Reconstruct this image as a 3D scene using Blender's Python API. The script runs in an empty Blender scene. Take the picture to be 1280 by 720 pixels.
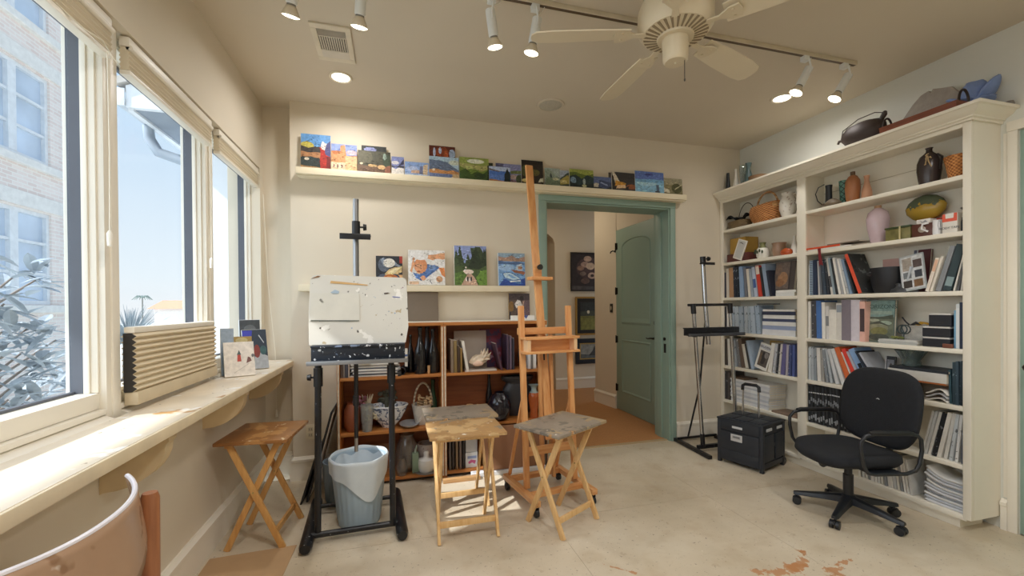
import bpy, bmesh, math, random
from math import sin, cos, pi, radians as R
from mathutils import Vector, Matrix
rnd = random.Random(7)
S = bpy.context.scene
COL = S.collection
# ---------------------------------------------------------------- camera
CH, F, CX, CY = 1.4, 534.38, 640.9, 386.83
YAW, PIT, ROL = R(15.482), R(-0.3761), R(0.4385)
R0 = Vector((cos(YAW), -sin(YAW), 0)); F0 = Vector((sin(YAW), cos(YAW), 0)); U0 = Vector((0, 0, 1))
UP1 = U0*cos(PIT) - F0*sin(PIT); FWD = F0*cos(PIT) + U0*sin(PIT)
RT = R0*cos(ROL) - UP1*sin(ROL); UP = R0*sin(ROL) + UP1*cos(ROL)
cd = bpy.data.cameras.new('camera'); cam = bpy.data.objects.new('camera', cd); COL.objects.link(cam)
m = Matrix((RT, UP, -FWD)).transposed().to_4x4(); m.translation = (0, 0, CH); cam.matrix_world = m
cd.sensor_width = 36; cd.lens = 36*F/1280; cd.shift_x = -(CX-640)/1280; cd.shift_y = (CY-360)/1280
cd.clip_start = .03; cd.clip_end = 300
S.camera = cam
def at(u, v, X=None, Y=None, Z=None):
    """measure: the point of the plane X=, Y= or Z= that the photo shows at (u, v)"""
    d = RT*((u-CX)/F) - UP*((v-CY)/F) + FWD
    t = X/d.x if X is not None else Y/d.y if Y is not None else (Z-CH)/d.z
    return Vector((d.x*t, d.y*t, d.z*t+CH))
def scale_at(p):
    return (Vector(p)-Vector((0, 0, CH))).dot(FWD)/F      # metres per pixel there
# ---------------------------------------------------------------- materials
MATS = {}
def lin(h):
    h = h.lstrip('#'); c = [int(h[i:i+2], 16)/255 for i in (0, 2, 4)]
    return tuple(x/12.92 if x <= .04045 else ((x+.055)/1.055)**2.4 for x in c)
def newmat(name):
    mt = bpy.data.materials.new(name); mt.use_nodes = True
    nt = mt.node_tree; b = nt.nodes['Principled BSDF']
    return mt, nt, b
def nd(nt, t, **kw):
    n = nt.nodes.new(t)
    for k, v in kw.items(): setattr(n, k, v)
    return n
def ramp(nt, stops, interp='LINEAR'):
    r = nt.nodes.new('ShaderNodeValToRGB'); r.color_ramp.interpolation = interp
    e = r.color_ramp.elements
    while len(e) < len(stops): e.new(.5)
    for x, (p, c) in zip(e, stops): x.position = p; x.color = (*c, 1)
    return r
def coord(nt, sc=(1, 1, 1)):
    tc = nt.nodes.new('ShaderNodeTexCoord'); mp = nt.nodes.new('ShaderNodeMapping')
    mp.inputs['Scale'].default_value = sc
    nt.links.new(tc.outputs['Object'], mp.inputs['Vector'])
    return mp.outputs['Vector']
def noise(nt, vec, scale, detail=4, rough=.55):
    n = nt.nodes.new('ShaderNodeTexNoise'); n.inputs['Scale'].default_value = scale
    n.inputs['Detail'].default_value = detail; n.inputs['Roughness'].default_value = rough
    nt.links.new(vec, n.inputs['Vector']); return n.outputs['Fac']
def mixc(nt, fac, a, b):
    x = nt.nodes.new('ShaderNodeMix'); x.data_type = 'RGBA'
    def put(sock, v):
        if hasattr(v, 'links'): nt.links.new(v, sock)
        elif isinstance(v, (int, float)): sock.default_value = v
        else: sock.default_value = (*v, 1)
    put(x.inputs[0], fac); put(x.inputs[6], a); put(x.inputs[7], b)
    return x.outputs[2]
def C(h, rough=.55, metal=0, var=.08, sc=7, bump=0, spec=.5, stretch=(1, 1, 1)):
    key = (h, rough, metal, var, sc, bump, spec, stretch)
    if key in MATS: return MATS[key]
    mt, nt, b = newmat('paint_'+h.strip('#'))
    c = lin(h); v = coord(nt, stretch); f = noise(nt, v, sc)
    r = ramp(nt, [(.3, tuple(x*(1-var) for x in c)), (.7, tuple(min(1, x*(1+var)) for x in c))])
    nt.links.new(f, r.inputs[0]); nt.links.new(r.outputs[0], b.inputs['Base Color'])
    b.inputs['Roughness'].default_value = rough; b.inputs['Metallic'].default_value = metal
    b.inputs['Specular IOR Level'].default_value = spec
    if bump:
        bp = nt.nodes.new('ShaderNodeBump'); bp.inputs['Strength'].default_value = bump; bp.inputs['Distance'].default_value = .01
        f2 = noise(nt, v, sc*6); nt.links.new(f2, bp.inputs['Height']); nt.links.new(bp.outputs[0], b.inputs['Normal'])
    MATS[key] = mt; return mt
def WOOD(h1, h2, axis='z', rough=.45, sc=1.0):
    key = ('wood', h1, h2, axis, rough, sc)
    if key in MATS: return MATS[key]
    mt, nt, b = newmat('wood_'+h1.strip('#'))
    s = [26*sc, 26*sc, 26*sc]; s['xyz'.index(axis)] = 2.2*sc
    v = coord(nt, tuple(s)); f = noise(nt, v, 1.6, 5, .6)
    r = ramp(nt, [(.3, lin(h1)), (.68, lin(h2))])
    nt.links.new(f, r.inputs[0]); nt.links.new(r.outputs[0], b.inputs['Base Color'])
    b.inputs['Roughness'].default_value = rough
    MATS[key] = mt; return mt
def SPECK(base, specks, sc=10, rough=.6, var=.12, bump=0):
    """paint-spattered surface: base colour plus (hex, noise scale, threshold) layers"""
    key = ('speck', base, tuple(specks), sc, rough, var)
    if key in MATS: return MATS[key]
    mt, nt, b = newmat('spattered_'+base.strip('#'))
    v = coord(nt); c = lin(base)
    f = noise(nt, v, sc*.4)
    r = ramp(nt, [(.3, tuple(x*(1-var) for x in c)), (.7, tuple(min(1, x*(1+var)) for x in c))])
    nt.links.new(f, r.inputs[0]); out = r.outputs[0]
    for i, (h, s, th) in enumerate(specks):
        mp = nt.nodes.new('ShaderNodeMapping'); mp.inputs['Location'].default_value = (i*3.7+1, i*1.9, i*.7)
        nt.links.new(v, mp.inputs['Vector'])
        n = noise(nt, mp.outputs['Vector'], s, 3, .6)
        q = ramp(nt, [(th, (0, 0, 0)), (min(1, th+.03), (1, 1, 1))]); nt.links.new(n, q.inputs[0])
        out = mixc(nt, q.outputs[0], out, lin(h))
    nt.links.new(out, b.inputs['Base Color']); b.inputs['Roughness'].default_value = rough
    MATS[key] = mt; return mt
def EMIT(h, s):
    key = ('emit', h, s)
    if key in MATS: return MATS[key]
    mt, nt, b = newmat('lamp_'+h.strip('#'))
    f = noise(nt, coord(nt), 3); r = ramp(nt, [(0, lin(h)), (1, tuple(min(1, x*1.02) for x in lin(h)))]); nt.links.new(f, r.inputs[0])
    nt.links.new(r.outputs[0], b.inputs['Emission Color']); b.inputs['Emission Strength'].default_value = s
    MATS[key] = mt; return mt
def GLASS(h='#ffffff', gloss=.06, rough=.02, name='glass', body=0.0):
    """clear glass: mostly transparent with a fresnel reflection, a little body colour"""
    key = ('glass', h, gloss, rough, body)
    if key in MATS: return MATS[key]
    mt, nt, b = newmat(name)
    nt.nodes.remove(b); out = nt.nodes['Material Output']
    t = nd(nt, 'ShaderNodeBsdfTransparent'); t.inputs[0].default_value = (*lin(h), 1)
    g = nd(nt, 'ShaderNodeBsdfGlossy'); g.inputs['Roughness'].default_value = rough
    f = nd(nt, 'ShaderNodeLayerWeight'); f.inputs[0].default_value = .35
    q = ramp(nt, [(0, (gloss,)*3), (1, (min(1, gloss*4),)*3)]); nt.links.new(f.outputs['Facing'], q.inputs[0])
    x = nd(nt, 'ShaderNodeMixShader'); nt.links.new(q.outputs[0], x.inputs[0]); nt.links.new(t.outputs[0], x.inputs[1]); nt.links.new(g.outputs[0], x.inputs[2])
    last = x
    if body:
        d = nd(nt, 'ShaderNodeBsdfDiffuse'); d.inputs[0].default_value = (*lin(h), 1)
        y = nd(nt, 'ShaderNodeMixShader'); y.inputs[0].default_value = body
        nt.links.new(x.outputs[0], y.inputs[1]); nt.links.new(d.outputs[0], y.inputs[2]); last = y
    nt.links.new(last.outputs[0], out.inputs[0])
    MATS[key] = mt; return mt
# ---------------------------------------------------------------- mesh builder
class B:
    def __init__(s, mat=None):
        s.bm = bmesh.new(); s.mats = []; s.mi = 0; s.M = Matrix()
        if mat: s.use(mat)
    def use(s, mat):
        if mat not in s.mats: s.mats.append(mat)
        s.mi = s.mats.index(mat); return s
    def _f(s, vs):
        try:
            f = s.bm.faces.new(vs); f.material_index = s.mi; return f
        except ValueError: return None
    def v(s, p): return s.bm.verts.new(s.M @ Vector(p))
    def box(s, x0, x1, y0, y1, z0, z1, bev=0, M=None):
        if x0 > x1: x0, x1 = x1, x0
        if y0 > y1: y0, y1 = y1, y0
        if z0 > z1: z0, z1 = z1, z0
        b2 = bmesh.new(); vs = [b2.verts.new((x, y, z)) for z in (z0, z1) for y in (y0, y1) for x in (x0, x1)]
        for q in ((0, 2, 3, 1), (4, 5, 7, 6), (0, 1, 5, 4), (2, 6, 7, 3), (0, 4, 6, 2), (1, 3, 7, 5)): b2.faces.new([vs[i] for i in q])
        if bev:
            bv = min(bev, (x1-x0)*.45, (y1-y0)*.45, (z1-z0)*.45)
            bmesh.ops.bevel(b2, geom=list(b2.edges), offset=bv, segments=2, affect='EDGES', profile=.6)
        return s.merge(b2, M)
    def merge(s, b2, M=None):
        T = s.M @ M if M is not None else s.M
        mp = {v: s.bm.verts.new(T @ v.co) for v in b2.verts}
        for f in b2.faces: s._f([mp[v] for v in f.verts])
        b2.free(); return s
    def cbox(s, c, d, M=None, bev=0, rx=0, ry=0, rz=0):
        T = Matrix.Translation(c) @ Matrix.Rotation(rz, 4, 'Z') @ Matrix.Rotation(ry, 4, 'Y') @ Matrix.Rotation(rx, 4, 'X')
        if M is not None: T = M @ T
        return s.box(-d[0]/2, d[0]/2, -d[1]/2, d[1]/2, -d[2]/2, d[2]/2, bev, T)
    def bar(s, p, q, w, t, side=(1, 0, 0), bev=0):
        """rectangular bar from p to q, w along side, t across"""
        p, q = Vector(p), Vector(q); d = (q-p); L = d.length; d.normalize()
        a = Vector(side); a = (a-d*a.dot(d)).normalized(); b = d.cross(a)
        T = Matrix((a, b, d)).transposed().to_4x4(); T.translation = p
        return s.box(-w/2, w/2, -t/2, t/2, 0, L, bev, T)
    def tube(s, pts, r, n=8, cap=True, closed=False):
        pts = [Vector(p) for p in pts]; N = len(pts)
        rs = r if isinstance(r, (list, tuple)) else [r]*N
        rings = []; a = None
        for i, p in enumerate(pts):
            if closed: d = pts[(i+1) % N]-pts[i-1]
            else: d = pts[min(i+1, N-1)]-pts[max(i-1, 0)]
            if d.length < 1e-9: d = Vector((0, 0, 1))
            d.normalize()
            if a is None:
                a = d.orthogonal().normalized()
            else:
                a = a-d*a.dot(d); a = a.normalized() if a.length > 1e-6 else d.orthogonal().normalized()
            b = d.cross(a)
            rings.append([s.v(p+(a*cos(2*pi*k/n)+b*sin(2*pi*k/n))*rs[i]) for k in range(n)])
        for i in range(N if closed else N-1):
            A, Bq = rings[i], rings[(i+1) % N]
            for k in range(n): s._f([A[k], A[(k+1) % n], Bq[(k+1) % n], Bq[k]])
        if cap and not closed:
            s._f(rings[0][::-1]); s._f(rings[-1])
        return s
    def frame(s, axis, a0, a1, u0, u1, w0, w1, k, k2=None, bev=0):
        """four mitre-free rails round the rectangle u0..u1 x w0..w1 (stiles between the rails)"""
        k2 = k if k2 is None else k2
        for (p, q, r, t) in ((u0, u1, w0, w0+k2), (u0, u1, w1-k2, w1), (u0, u0+k, w0+k2+.0002, w1-k2-.0002), (u1-k, u1, w0+k2+.0002, w1-k2-.0002)):
            if axis == 'x': s.box(a0, a1, p, q, r, t, bev)
            elif axis == 'y': s.box(p, q, a0, a1, r, t, bev)
        return s
    def cyl(s, p, q, r, r2=None, n=14, cap=True):
        return s.tube([p, q], [r, r if r2 is None else r2], n, cap)
    def lathe(s, prof, at=(0, 0, 0), n=24, sx=1, sy=1, M=None, cap=True):
        """prof: (radius, z) from bottom to top; an open cup may run back down inside"""
        T = Matrix.Translation(at)
        if M is not None: T = T @ M
        rings = []
        for r, z in prof:
            if r < 1e-5: rings.append([s.v(T @ Vector((0, 0, z)))])
            else: rings.append([s.v(T @ Vector((r*sx*cos(2*pi*k/n), r*sy*sin(2*pi*k/n), z))) for k in range(n)])
        for A, Q in zip(rings, rings[1:]):
            for k in range(n):
                k2 = (k+1) % n
                if len(A) == 1 and len(Q) == 1: continue
                if len(A) == 1: s._f([A[0], Q[k2], Q[k]])
                elif len(Q) == 1: s._f([A[k], A[k2], Q[0]])
                else: s._f([A[k], A[k2], Q[k2], Q[k]])
        if cap and len(rings[0]) > 1: s._f(rings[0][::-1])
        if cap and len(rings[-1]) > 1: s._f(rings[-1])
        return s
    def prism(s, poly, axis, a, b, M=None):
        """2-D polygon extruded from a to b along axis; poly coordinates are the other two axes in xyz order"""
        def P(u, w, t):
            p = {'x': (t, u, w), 'y': (u, t, w), 'z': (u, w, t)}[axis]
            return M @ Vector(p) if M is not None else p
        A = [s.v(P(u, w, a)) for u, w in poly]; Q = [s.v(P(u, w, b)) for u, w in poly]; n = len(poly)
        for k in range(n): s._f([A[k], A[(k+1) % n], Q[(k+1) % n], Q[k]])
        s._f(A[::-1]); s._f(Q); return s
    def grid(s, fn, nu, nv, closed_u=False):
        V = [[s.v(fn(i/(nu-(0 if closed_u else 1)) if nu > 1 else 0, j/(nv-1))) for i in range(nu)] for j in range(nv)]
        for j in range(nv-1):
            for i in range(nu if closed_u else nu-1):
                i2 = (i+1) % nu; s._f([V[j][i], V[j][i2], V[j+1][i2], V[j+1][i]])
        return s
    def blob(s, c, r, sub=2, jit=0, M=None):
        b2 = bmesh.new(); bmesh.ops.create_icosphere(b2, subdivisions=sub, radius=1)
        for v in b2.verts:
            k = 1+rnd.uniform(-jit, jit); v.co = Vector((v.co.x*r[0]*k, v.co.y*r[1]*k, v.co.z*r[2]*k))
        T = Matrix.Translation(c)
        if M is not None: T = T @ M
        return s.merge(b2, T)
    def poly(s, pts):
        s._f([s.v(p) for p in pts]); return s
BASE = {}
def mesh(name, b, parent=None, label=None, cat=None, group=None, kind=None, smooth=38, solid=0, sub=0, rebase=True):
    bmesh.ops.recalc_face_normals(b.bm, faces=list(b.bm.faces))
    me = bpy.data.meshes.new(name)
    off = Vector((0, 0, 0))
    if parent is not None: off = BASE.get(parent.name, off)
    elif rebase and b.bm.verts:
        xs = [v.co for v in b.bm.verts]
        off = Vector(((min(p.x for p in xs)+max(p.x for p in xs))/2, (min(p.y for p in xs)+max(p.y for p in xs))/2, min(p.z for p in xs)))
    if off.length: bmesh.ops.translate(b.bm, verts=list(b.bm.verts), vec=-off)
    b.bm.to_mesh(me); b.bm.free()
    for mt in b.mats: me.materials.append(mt)
    if smooth:
        me.polygons.foreach_set('use_smooth', [True]*len(me.polygons))
        me.set_sharp_from_angle(angle=R(smooth))
    o = bpy.data.objects.new(name, me); COL.objects.link(o)
    if parent is not None:
        o.parent = parent
        if parent.name in BASE: BASE[o.name] = BASE[parent.name]
    else:
        o.location = off
        if off.length: BASE[o.name] = off
    if solid:
        q = o.modifiers.new('thickness', 'SOLIDIFY'); q.thickness = solid; q.offset = 0
    if sub:
        q = o.modifiers.new('smooth', 'SUBSURF'); q.levels = sub; q.render_levels = sub
    if label: o['label'] = label
    if cat: o['category'] = cat
    if group: o['group'] = group
    if kind: o['kind'] = kind
    return o
def thing(name, label, cat, loc=(0, 0, 0), rz=0, group=None, world=False):
    """an Empty at the thing's base; with world=True its parts are given in room coordinates"""
    o = bpy.data.objects.new(name, None); COL.objects.link(o); o.location = loc; o.rotation_euler = (0, 0, rz)
    o.empty_display_size = .1; o['label'] = label; o['category'] = cat
    if group: o['group'] = group
    if world: BASE[o.name] = Vector(loc)
    return o
def dup(root, loc, rz, label, group=None):
    def cp(o, par):
        c = o.copy(); COL.objects.link(c)
        if par is not None: c.parent = par
        for ch in o.children: cp(ch, c)
        return c
    r = cp(root, None); r.location = loc; r.rotation_euler = (0, 0, rz); r['label'] = label
    if group: r['group'] = group
    return r
def struct(name, b, **kw): return mesh(name, b, kind='structure', rebase=False, **kw)
def text(body, size, mat, M, parent=None, name='lettering', align='CENTER', depth=.0006):
    cu = bpy.data.curves.new(name, 'FONT'); cu.body = body; cu.size = size; cu.align_x = align; cu.align_y = 'CENTER'; cu.extrude = depth
    t = bpy.data.objects.new(name+'_tmp', cu); COL.objects.link(t); bpy.context.view_layer.update()
    me = bpy.data.meshes.new_from_object(t.evaluated_get(bpy.context.evaluated_depsgraph_get()))
    bpy.data.objects.remove(t); bpy.data.curves.remove(cu)
    me.materials.clear(); me.materials.append(mat)
    off = BASE.get(parent.name, Vector((0, 0, 0))) if parent is not None else Vector((0, 0, 0))
    me.transform(Matrix.Translation(-off) @ M)
    o = bpy.data.objects.new(name, me); COL.objects.link(o)
    if parent is not None: o.parent = parent
    return o
def arc(c, r, a0, a1, n, plane='xz'):
    out = []
    for i in range(n+1):
        a = a0+(a1-a0)*i/n; u, w = r*cos(a), r*sin(a)
        out.append(Vector(c)+Vector({'xz': (u, 0, w), 'xy': (u, w, 0), 'yz': (0, u, w)}[plane]))
    return out
CREAM = '#ebe5d8'
m_trim = C(CREAM, .4, var=.03, sc=3)
m_wall = C('#ddd3c1', .75, var=.025, sc=1.5)
m_wall_daylit = C('#dcdcd4', .75, var=.025, sc=1.5)  # cool daylight on the right wall is tinted into this colour
m_ceil = C('#d0c5b2', .85, var=.02, sc=1.2)
m_black = C('#15161a', .4, var=.2)
m_green = C('#8fa89c', .45, var=.03, sc=3)
# ---------------------------------------------------------------- the room
ZC, XL, XR, YB = 3.08, -1.043, 3.63, 3.82
def m_floor_():
    mt, nt, b = newmat('painted_plywood_floor'); v = coord(nt)
    f = noise(nt, v, 1.3, 6, .6); r = ramp(nt, [(.28, lin('#bbad95')), (.5, lin('#cbbea8')), (.72, lin('#d6ccb9'))]); nt.links.new(f, r.inputs[0]); out = r.outputs[0]
    for i, (h, s, th, w) in enumerate((('#a08a6c', 9, .70, .05), ('#5f4f40', 40, .665, .012), ('#b09a7a', 4, .66, .14), ('#e9e3d8', 22, .72, .03), ('#6f5540', 80, .675, .012))):
        mp = nt.nodes.new('ShaderNodeMapping'); mp.inputs['Location'].default_value = (i*2.3+.4, i*1.7, 0); nt.links.new(v, mp.inputs[0])
        n = noise(nt, mp.outputs[0], s, 3, .65); q = ramp(nt, [(th-w, (0, 0, 0)), (th+w, (.6, .6, .6))]); nt.links.new(n, q.inputs[0])
        out = mixc(nt, q.outputs[0], out, lin(h))
    # rust-coloured paint stains with shapes of their own
    for (px, py, rad, sx, ang) in ((1000, 706, .10, 2.2, .55), (945, 713, .05, 1.3, .1), (985, 716, .12, 1.5, .3), (1057, 702, .05, 1.6, .3), (1005, 692, .04, 1.3, .2), (1045, 715, .08, 1.5, .2), (775, 711, .04, 3.0, -.75)):
        p = at(px, py, Z=0)
        mp = nt.nodes.new('ShaderNodeMapping'); mp.vector_type = 'TEXTURE'; mp.inputs['Location'].default_value = p; mp.inputs['Rotation'].default_value = (0, 0, ang); mp.inputs['Scale'].default_value = (rad*sx, rad/sx, 1); nt.links.new(v, mp.inputs[0])
        ln = nt.nodes.new('ShaderNodeVectorMath'); ln.operation = 'LENGTH'; nt.links.new(mp.outputs[0], ln.inputs[0])
        n = noise(nt, v, 17, 4, .6); ma = nt.nodes.new('ShaderNodeMath'); ma.operation = 'MULTIPLY_ADD'; nt.links.new(n, ma.inputs[0]); ma.inputs[1].default_value = -4.2; ma.inputs[2].default_value = 2.55
        sb = nt.nodes.new('ShaderNodeMath'); sb.operation = 'ADD'; nt.links.new(ln.outputs['Value'], sb.inputs[0]); nt.links.new(ma.outputs[0], sb.inputs[1])
        q = ramp(nt, [(.85, (.8, .8, .8)), (1.0, (0, 0, 0))]); nt.links.new(sb.outputs[0], q.inputs[0])
        out = mixc(nt, q.outputs[0], out, lin('#b47c4c'))
    nt.links.new(out, b.inputs['Base Color'])
    g = noise(nt, v, 4); q = ramp(nt, [(.3, (.34,)*3), (.7, (.58,)*3)]); nt.links.new(g, q.inputs[0]); nt.links.new(q.outputs[0], b.inputs['Roughness'])
    return mt
b = B(m_floor_())
sx = at(742, 700, Z=0); 
xs = [-1.25, 0.98, 2.2, 3.8]; ys = [-2.5, .2, 1.42, 2.64, 3.86]
for i in range(3):
    for j in range(4):
        b.box(xs[i]+.0008, xs[i+1]-.0008, ys[j]+.0008, ys[j+1]-.0008, -.06, 0)
b.use(C('#8d7c62', .8)).box(-1.25, 3.8, -2.5, 3.86, -.1, -.0035)
struct('floor', b, smooth=0)
b = B(C('#c08a58', .95, var=.1, sc=90, bump=.6)).box(.8, 4.4, 3.875, 8.2, -.05, .004)
struct('floor_hall', b, smooth=0)
mesh('threshold', B(C('#b8a07c', .5)).box(1.36, 2.765, 3.845, 3.885, -.01, .008, .003), kind='structure', rebase=False)
struct('ceiling', B(m_ceil).box(-1.3, 3.9, -2.6, 4.05, ZC, ZC+.1), smooth=0)
WIN = [(-.8, .5), (.6, 2.04), (2.13, 2.985), (3.08, 3.90)]
ZS, ZH = .94, 2.54
b = B(m_wall)
b.box(-1.27, XL, -2.6, 4.1, -.05, ZS-.005).box(-1.27, XL, -2.6, 4.1, ZH, ZC).box(-1.27, XL, -2.6, -.8, ZS-.005, ZH).box(-1.27, XL, 3.90, 4.1, ZS-.005, ZH)
struct('wall_left', b, smooth=0)
b = B(m_wall)
b.box(-.803, 1.385, YB, 4.05, -.05, ZC).box(1.385, 2.74, YB, 4.05, 2.40, ZC).box(2.74, 3.9, YB, 4.05, -.05, ZC)
b.box(-1.3, -.803, 3.98, 4.05, -.05, ZC)
struct('wall_back', b, smooth=0)
b = B(m_wall_daylit)
b.box(XR, 3.9, 1.664, YB, -.05, ZC).box(XR, 3.9, -2.6, .72, -.05, ZC).box(XR, 3.9, .72, 1.664, 2.44, ZC).box(3.72, 3.9, .72, 1.664, -.05, 2.44)
struct('wall_right', b, smooth=0)
struct('wall_rear', B(m_wall).box(-1.3, 3.9, -2.65, -2.5, -.05, ZC), smooth=0)
# green door by the right edge, with its white casing
d = bpy.data.objects.new('door_2', None); COL.objects.link(d); d['kind'] = 'structure'
mesh('casing', B(m_trim).box(XR-.02, XR, 1.668, 1.712, 0, 2.4395, .004).box(XR-.008, XR, 1.7122, 1.735, .2, 2.4395, .003).box(XR-.022, XR, .655, 1.714, 2.44, 2.50, .004).box(XR-.02, XR, .655, .718, 0, 2.4395, .004), d)
bb = B(m_green).box(XR-.006, XR+.04, .725, 1.662, .008, 2.435, .003)
for z0, z1 in ((.25, 1.0), (1.15, 2.2)): bb.box(XR-.014, XR-.0065, .85, 1.54, z0, z1, .006)
mesh('door_panel', bb, d)
b = B(C('#25221f', .35, .6)); p = Vector((XR-.006, 1.60, 1.02)); b.cyl(p, p+Vector((-.05, 0, 0)), .011).lathe([(.0, -.022), (.02, -.015), (.026, 0), (.02, .015), (0, .022)], p+Vector((-.06, 0, 0)))
mesh('door_knob', b, d)
# baseboards
def base_profile(h=.19, t=.022): return [(0, 0), (t, 0), (t, h-.045), (t+.006, h-.04), (t+.006, h-.02), (t-.004, h-.012), (t-.012, h), (0, h)]
pr = base_profile()
struct('baseboard_left', B(m_trim).prism([(XL+x, z) for x, z in pr], 'y', -2.45, 3.97))
b = B(m_trim); b.prism([(YB-x, z) for x, z in pr], 'x', -.81, 1.315); struct('baseboard_back', b)
struct('baseboard_alcove', B(m_trim).prism([(3.98-x, z) for x, z in pr], 'x', -1.02, -.803))
struct('baseboard_corner', B(m_trim).prism([(-.803-x, z) for x, z in pr], 'y', 3.80, 3.975))
struct('baseboard_door', B(m_trim).prism([(YB-x, z) for x, z in pr], 'x', 2.805, 3.36))
struct('baseboard_right', B(m_trim).prism([(XR-x, z) for x, z in pr], 'y', 1.7125, 1.742))
# doorway to the hall: green casing, jambs
d = bpy.data.objects.new('door_1', None); COL.objects.link(d); d['kind'] = 'structure'
b = B(m_green)
b.box(1.318, 1.3845, YB-.02, YB+.001, 0, 2.399, .004).box(2.7405, 2.80, YB-.02, YB+.001, 0, 2.399, .004).box(1.316, 2.802, YB-.022, YB+.001, 2.3995, 2.4545, .004)
b.box(1.3852, 1.40, YB-.004, 4.07, 0, 2.3845).box(2.725, 2.7398, YB-.004, 4.07, 0, 2.3845).box(1.3852, 2.7398, YB-.0045, 4.07, 2.385, 2.3988)
b.box(2.712, 2.7249, 3.93, 4.02, 0, 2.384, .003)
mesh('casing', b, d)
b = B(C('#1c1d20', .4, .5)); b.box(2.722, 2.726, 3.865, 3.90, .905, 1.0, .001); b.lathe([(.0, 0), (.018, 0), (.018, .008), (0, .012)], (2.724, 3.885, 1.05), M=Matrix.Rotation(-pi/2, 4, 'Y'))
mesh('strike_plate', b, d)
# hall beyond
b = B(m_wall)
b.box(2.91, 3.05, 4.05, 4.235, 0, 3.06).prism([(2.905, 5.215), (2.835, 5.72), (4.4, 5.72), (4.4, 5.6), (3.05, 5.6), (3.05, 5.215)], 'z', 0, 3.06).box(2.91, 3.05, 4.2352, 5.2148, 2.42, 3.06)
struct('wall_hall', b, smooth=0)
b = B(m_wall); b.box(2.6, 4.4, 6.72, 6.8, 0, 3.06).box(2.6, 2.68, 6.8002, 7.5998, 0, 3.06).box(.8, 4.4, 7.6, 7.7, 0, 3.06).box(.8, .9, 4.05, 7.5998, 0, 3.06)
arch = [(1.5, 3.06), (1.5, 2.45)]+[(2.05+.55*cos(a), 2.45+.25*sin(a)) for a in [pi-pi*i/10 for i in range(11)]]+[(2.5998, 2.45), (2.5998, 3.06)]
b.prism(arch[:1]+arch[2:-2]+arch[-1:], 'y', 6.72, 6.8)
struct('wall_hall_far', b, smooth=0)
struct('ceiling_hall', B(m_ceil).box(.8, 4.4, 4.05, 7.7, 3.06, 3.16), smooth=0)
b = B(m_trim); b.prism([(6.72-x, z) for x, z in pr], 'x', 2.6, 4.3); b.prism([(-x, z) for x, z in pr], 'y', 0, .505, Matrix.Translation((2.905, 5.22, 0)) @ Matrix.Rotation(R(7.9), 4, 'Z')); b.prism([(2.91-x, z) for x, z in pr], 'y', 4.06, 4.225)
b.prism([(5.72+x, z) for x, z in pr], 'x', 2.84, 4.3)
struct('baseboard_hall', b)
d = bpy.data.objects.new('door_3', None); COL.objects.link(d); d['kind'] = 'structure'
b = B(m_green)
b.box(2.90, 2.94, 4.24, 5.21, .014, 2.415, .003)
mesh('door_panel', b, d)
def panel(y0, y1, z0, z1, arched):
    pts = [(y0, z0), (y1, z0), (y1, z1)]
    if arched: pts += [((y0+y1)/2+(y1-y0)/2*cos(pi*i/12), z1+.10*sin(pi*i/12)) for i in range(1, 12)]
    pts += [(y0, z1)]
    c = Vector((sum(p[0] for p in pts)/len(pts), sum(p[1] for p in pts)/len(pts)))
    def ins(k): return [(c.x+(p[0]-c.x)*k, c.y+(p[1]-c.y)*k) for p in pts]
    q = B(m_green)
    for A, xa, Q, xq in ((ins(1), 2.8995, ins(.97), 2.889), (ins(.97), 2.889, ins(.91), 2.8985)):
        n = len(A)
        for i in range(n):
            j = (i+1) % n
            q.poly([(xa, *A[i]), (xa, *A[j]), (xq, *Q[j]), (xq, *Q[i])])
    q.poly([(2.8985, *p) for p in ins(.91)])
    return q
mesh('upper_panel', panel(4.40, 5.06, 1.16, 2.16, True), d); mesh('lower_panel', panel(4.40, 5.06, .26, .96, False), d)
mk = C('#1b1a19', .35, .6)
b = B(mk); b.lathe([(0, 0), (.03, 0), (.03, .008), (.012, .014), (.012, .045), (0, .047)], (2.90, 4.30, 1.02), M=Matrix.Rotation(-pi/2, 4, 'Y'))
b.tube([(2.858, 4.30, 1.02), (2.855, 4.34, 1.022), (2.858, 4.40, 1.012), (2.862, 4.44, 1.018)], [.011, .010, .008, .007])
mesh('door_handle', b, d)
b = B(mk); b.lathe([(0, 0), (.03, 0), (.028, .012), (.012, .018), (0, .02)], (2.90, 4.30, 1.2), M=Matrix.Rotation(-pi/2, 4, 'Y')); mesh('deadbolt', b, d)
for z in (.3, .95, 1.6, 2.2):
    mesh('hinge', B(mk).cyl((2.897, 5.215, z-.05), (2.897, 5.215, z+.05), .009).box(2.897, 2.901, 5.17, 5.215, z-.045, z+.045), d)
b = B(mk); b.tube([(2.90, 5.235, 2.14), (2.86, 5.235, 2.145), (2.835, 5.235, 2.13), (2.83, 5.235, 2.11)], .008); b.lathe([(0, 0), (.016, 0), (.016, .006), (0, .008)], (2.903, 5.235, 2.14), M=Matrix.Rotation(-pi/2, 4, 'Y'))
mesh('coat_hook', b, label='small black hook fixed to the hall wall beside the green door', cat='hook')
b = B(C('#3b372f', .5)); b.M = Matrix.Translation((2.888, 5.32, 0)) @ Matrix.Rotation(R(7.9), 4, 'Z'); b.box(-.007, .001, -.03, .03, 1.31, 1.43, .003); b.use(C('#cfc6b0')).box(-.012, -.0065, -.01, .01, 1.345, 1.395, .002)
mesh('light_switch', b, label='dark switch plate on the hall wall beside the green panel door', cat='switch')
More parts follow.
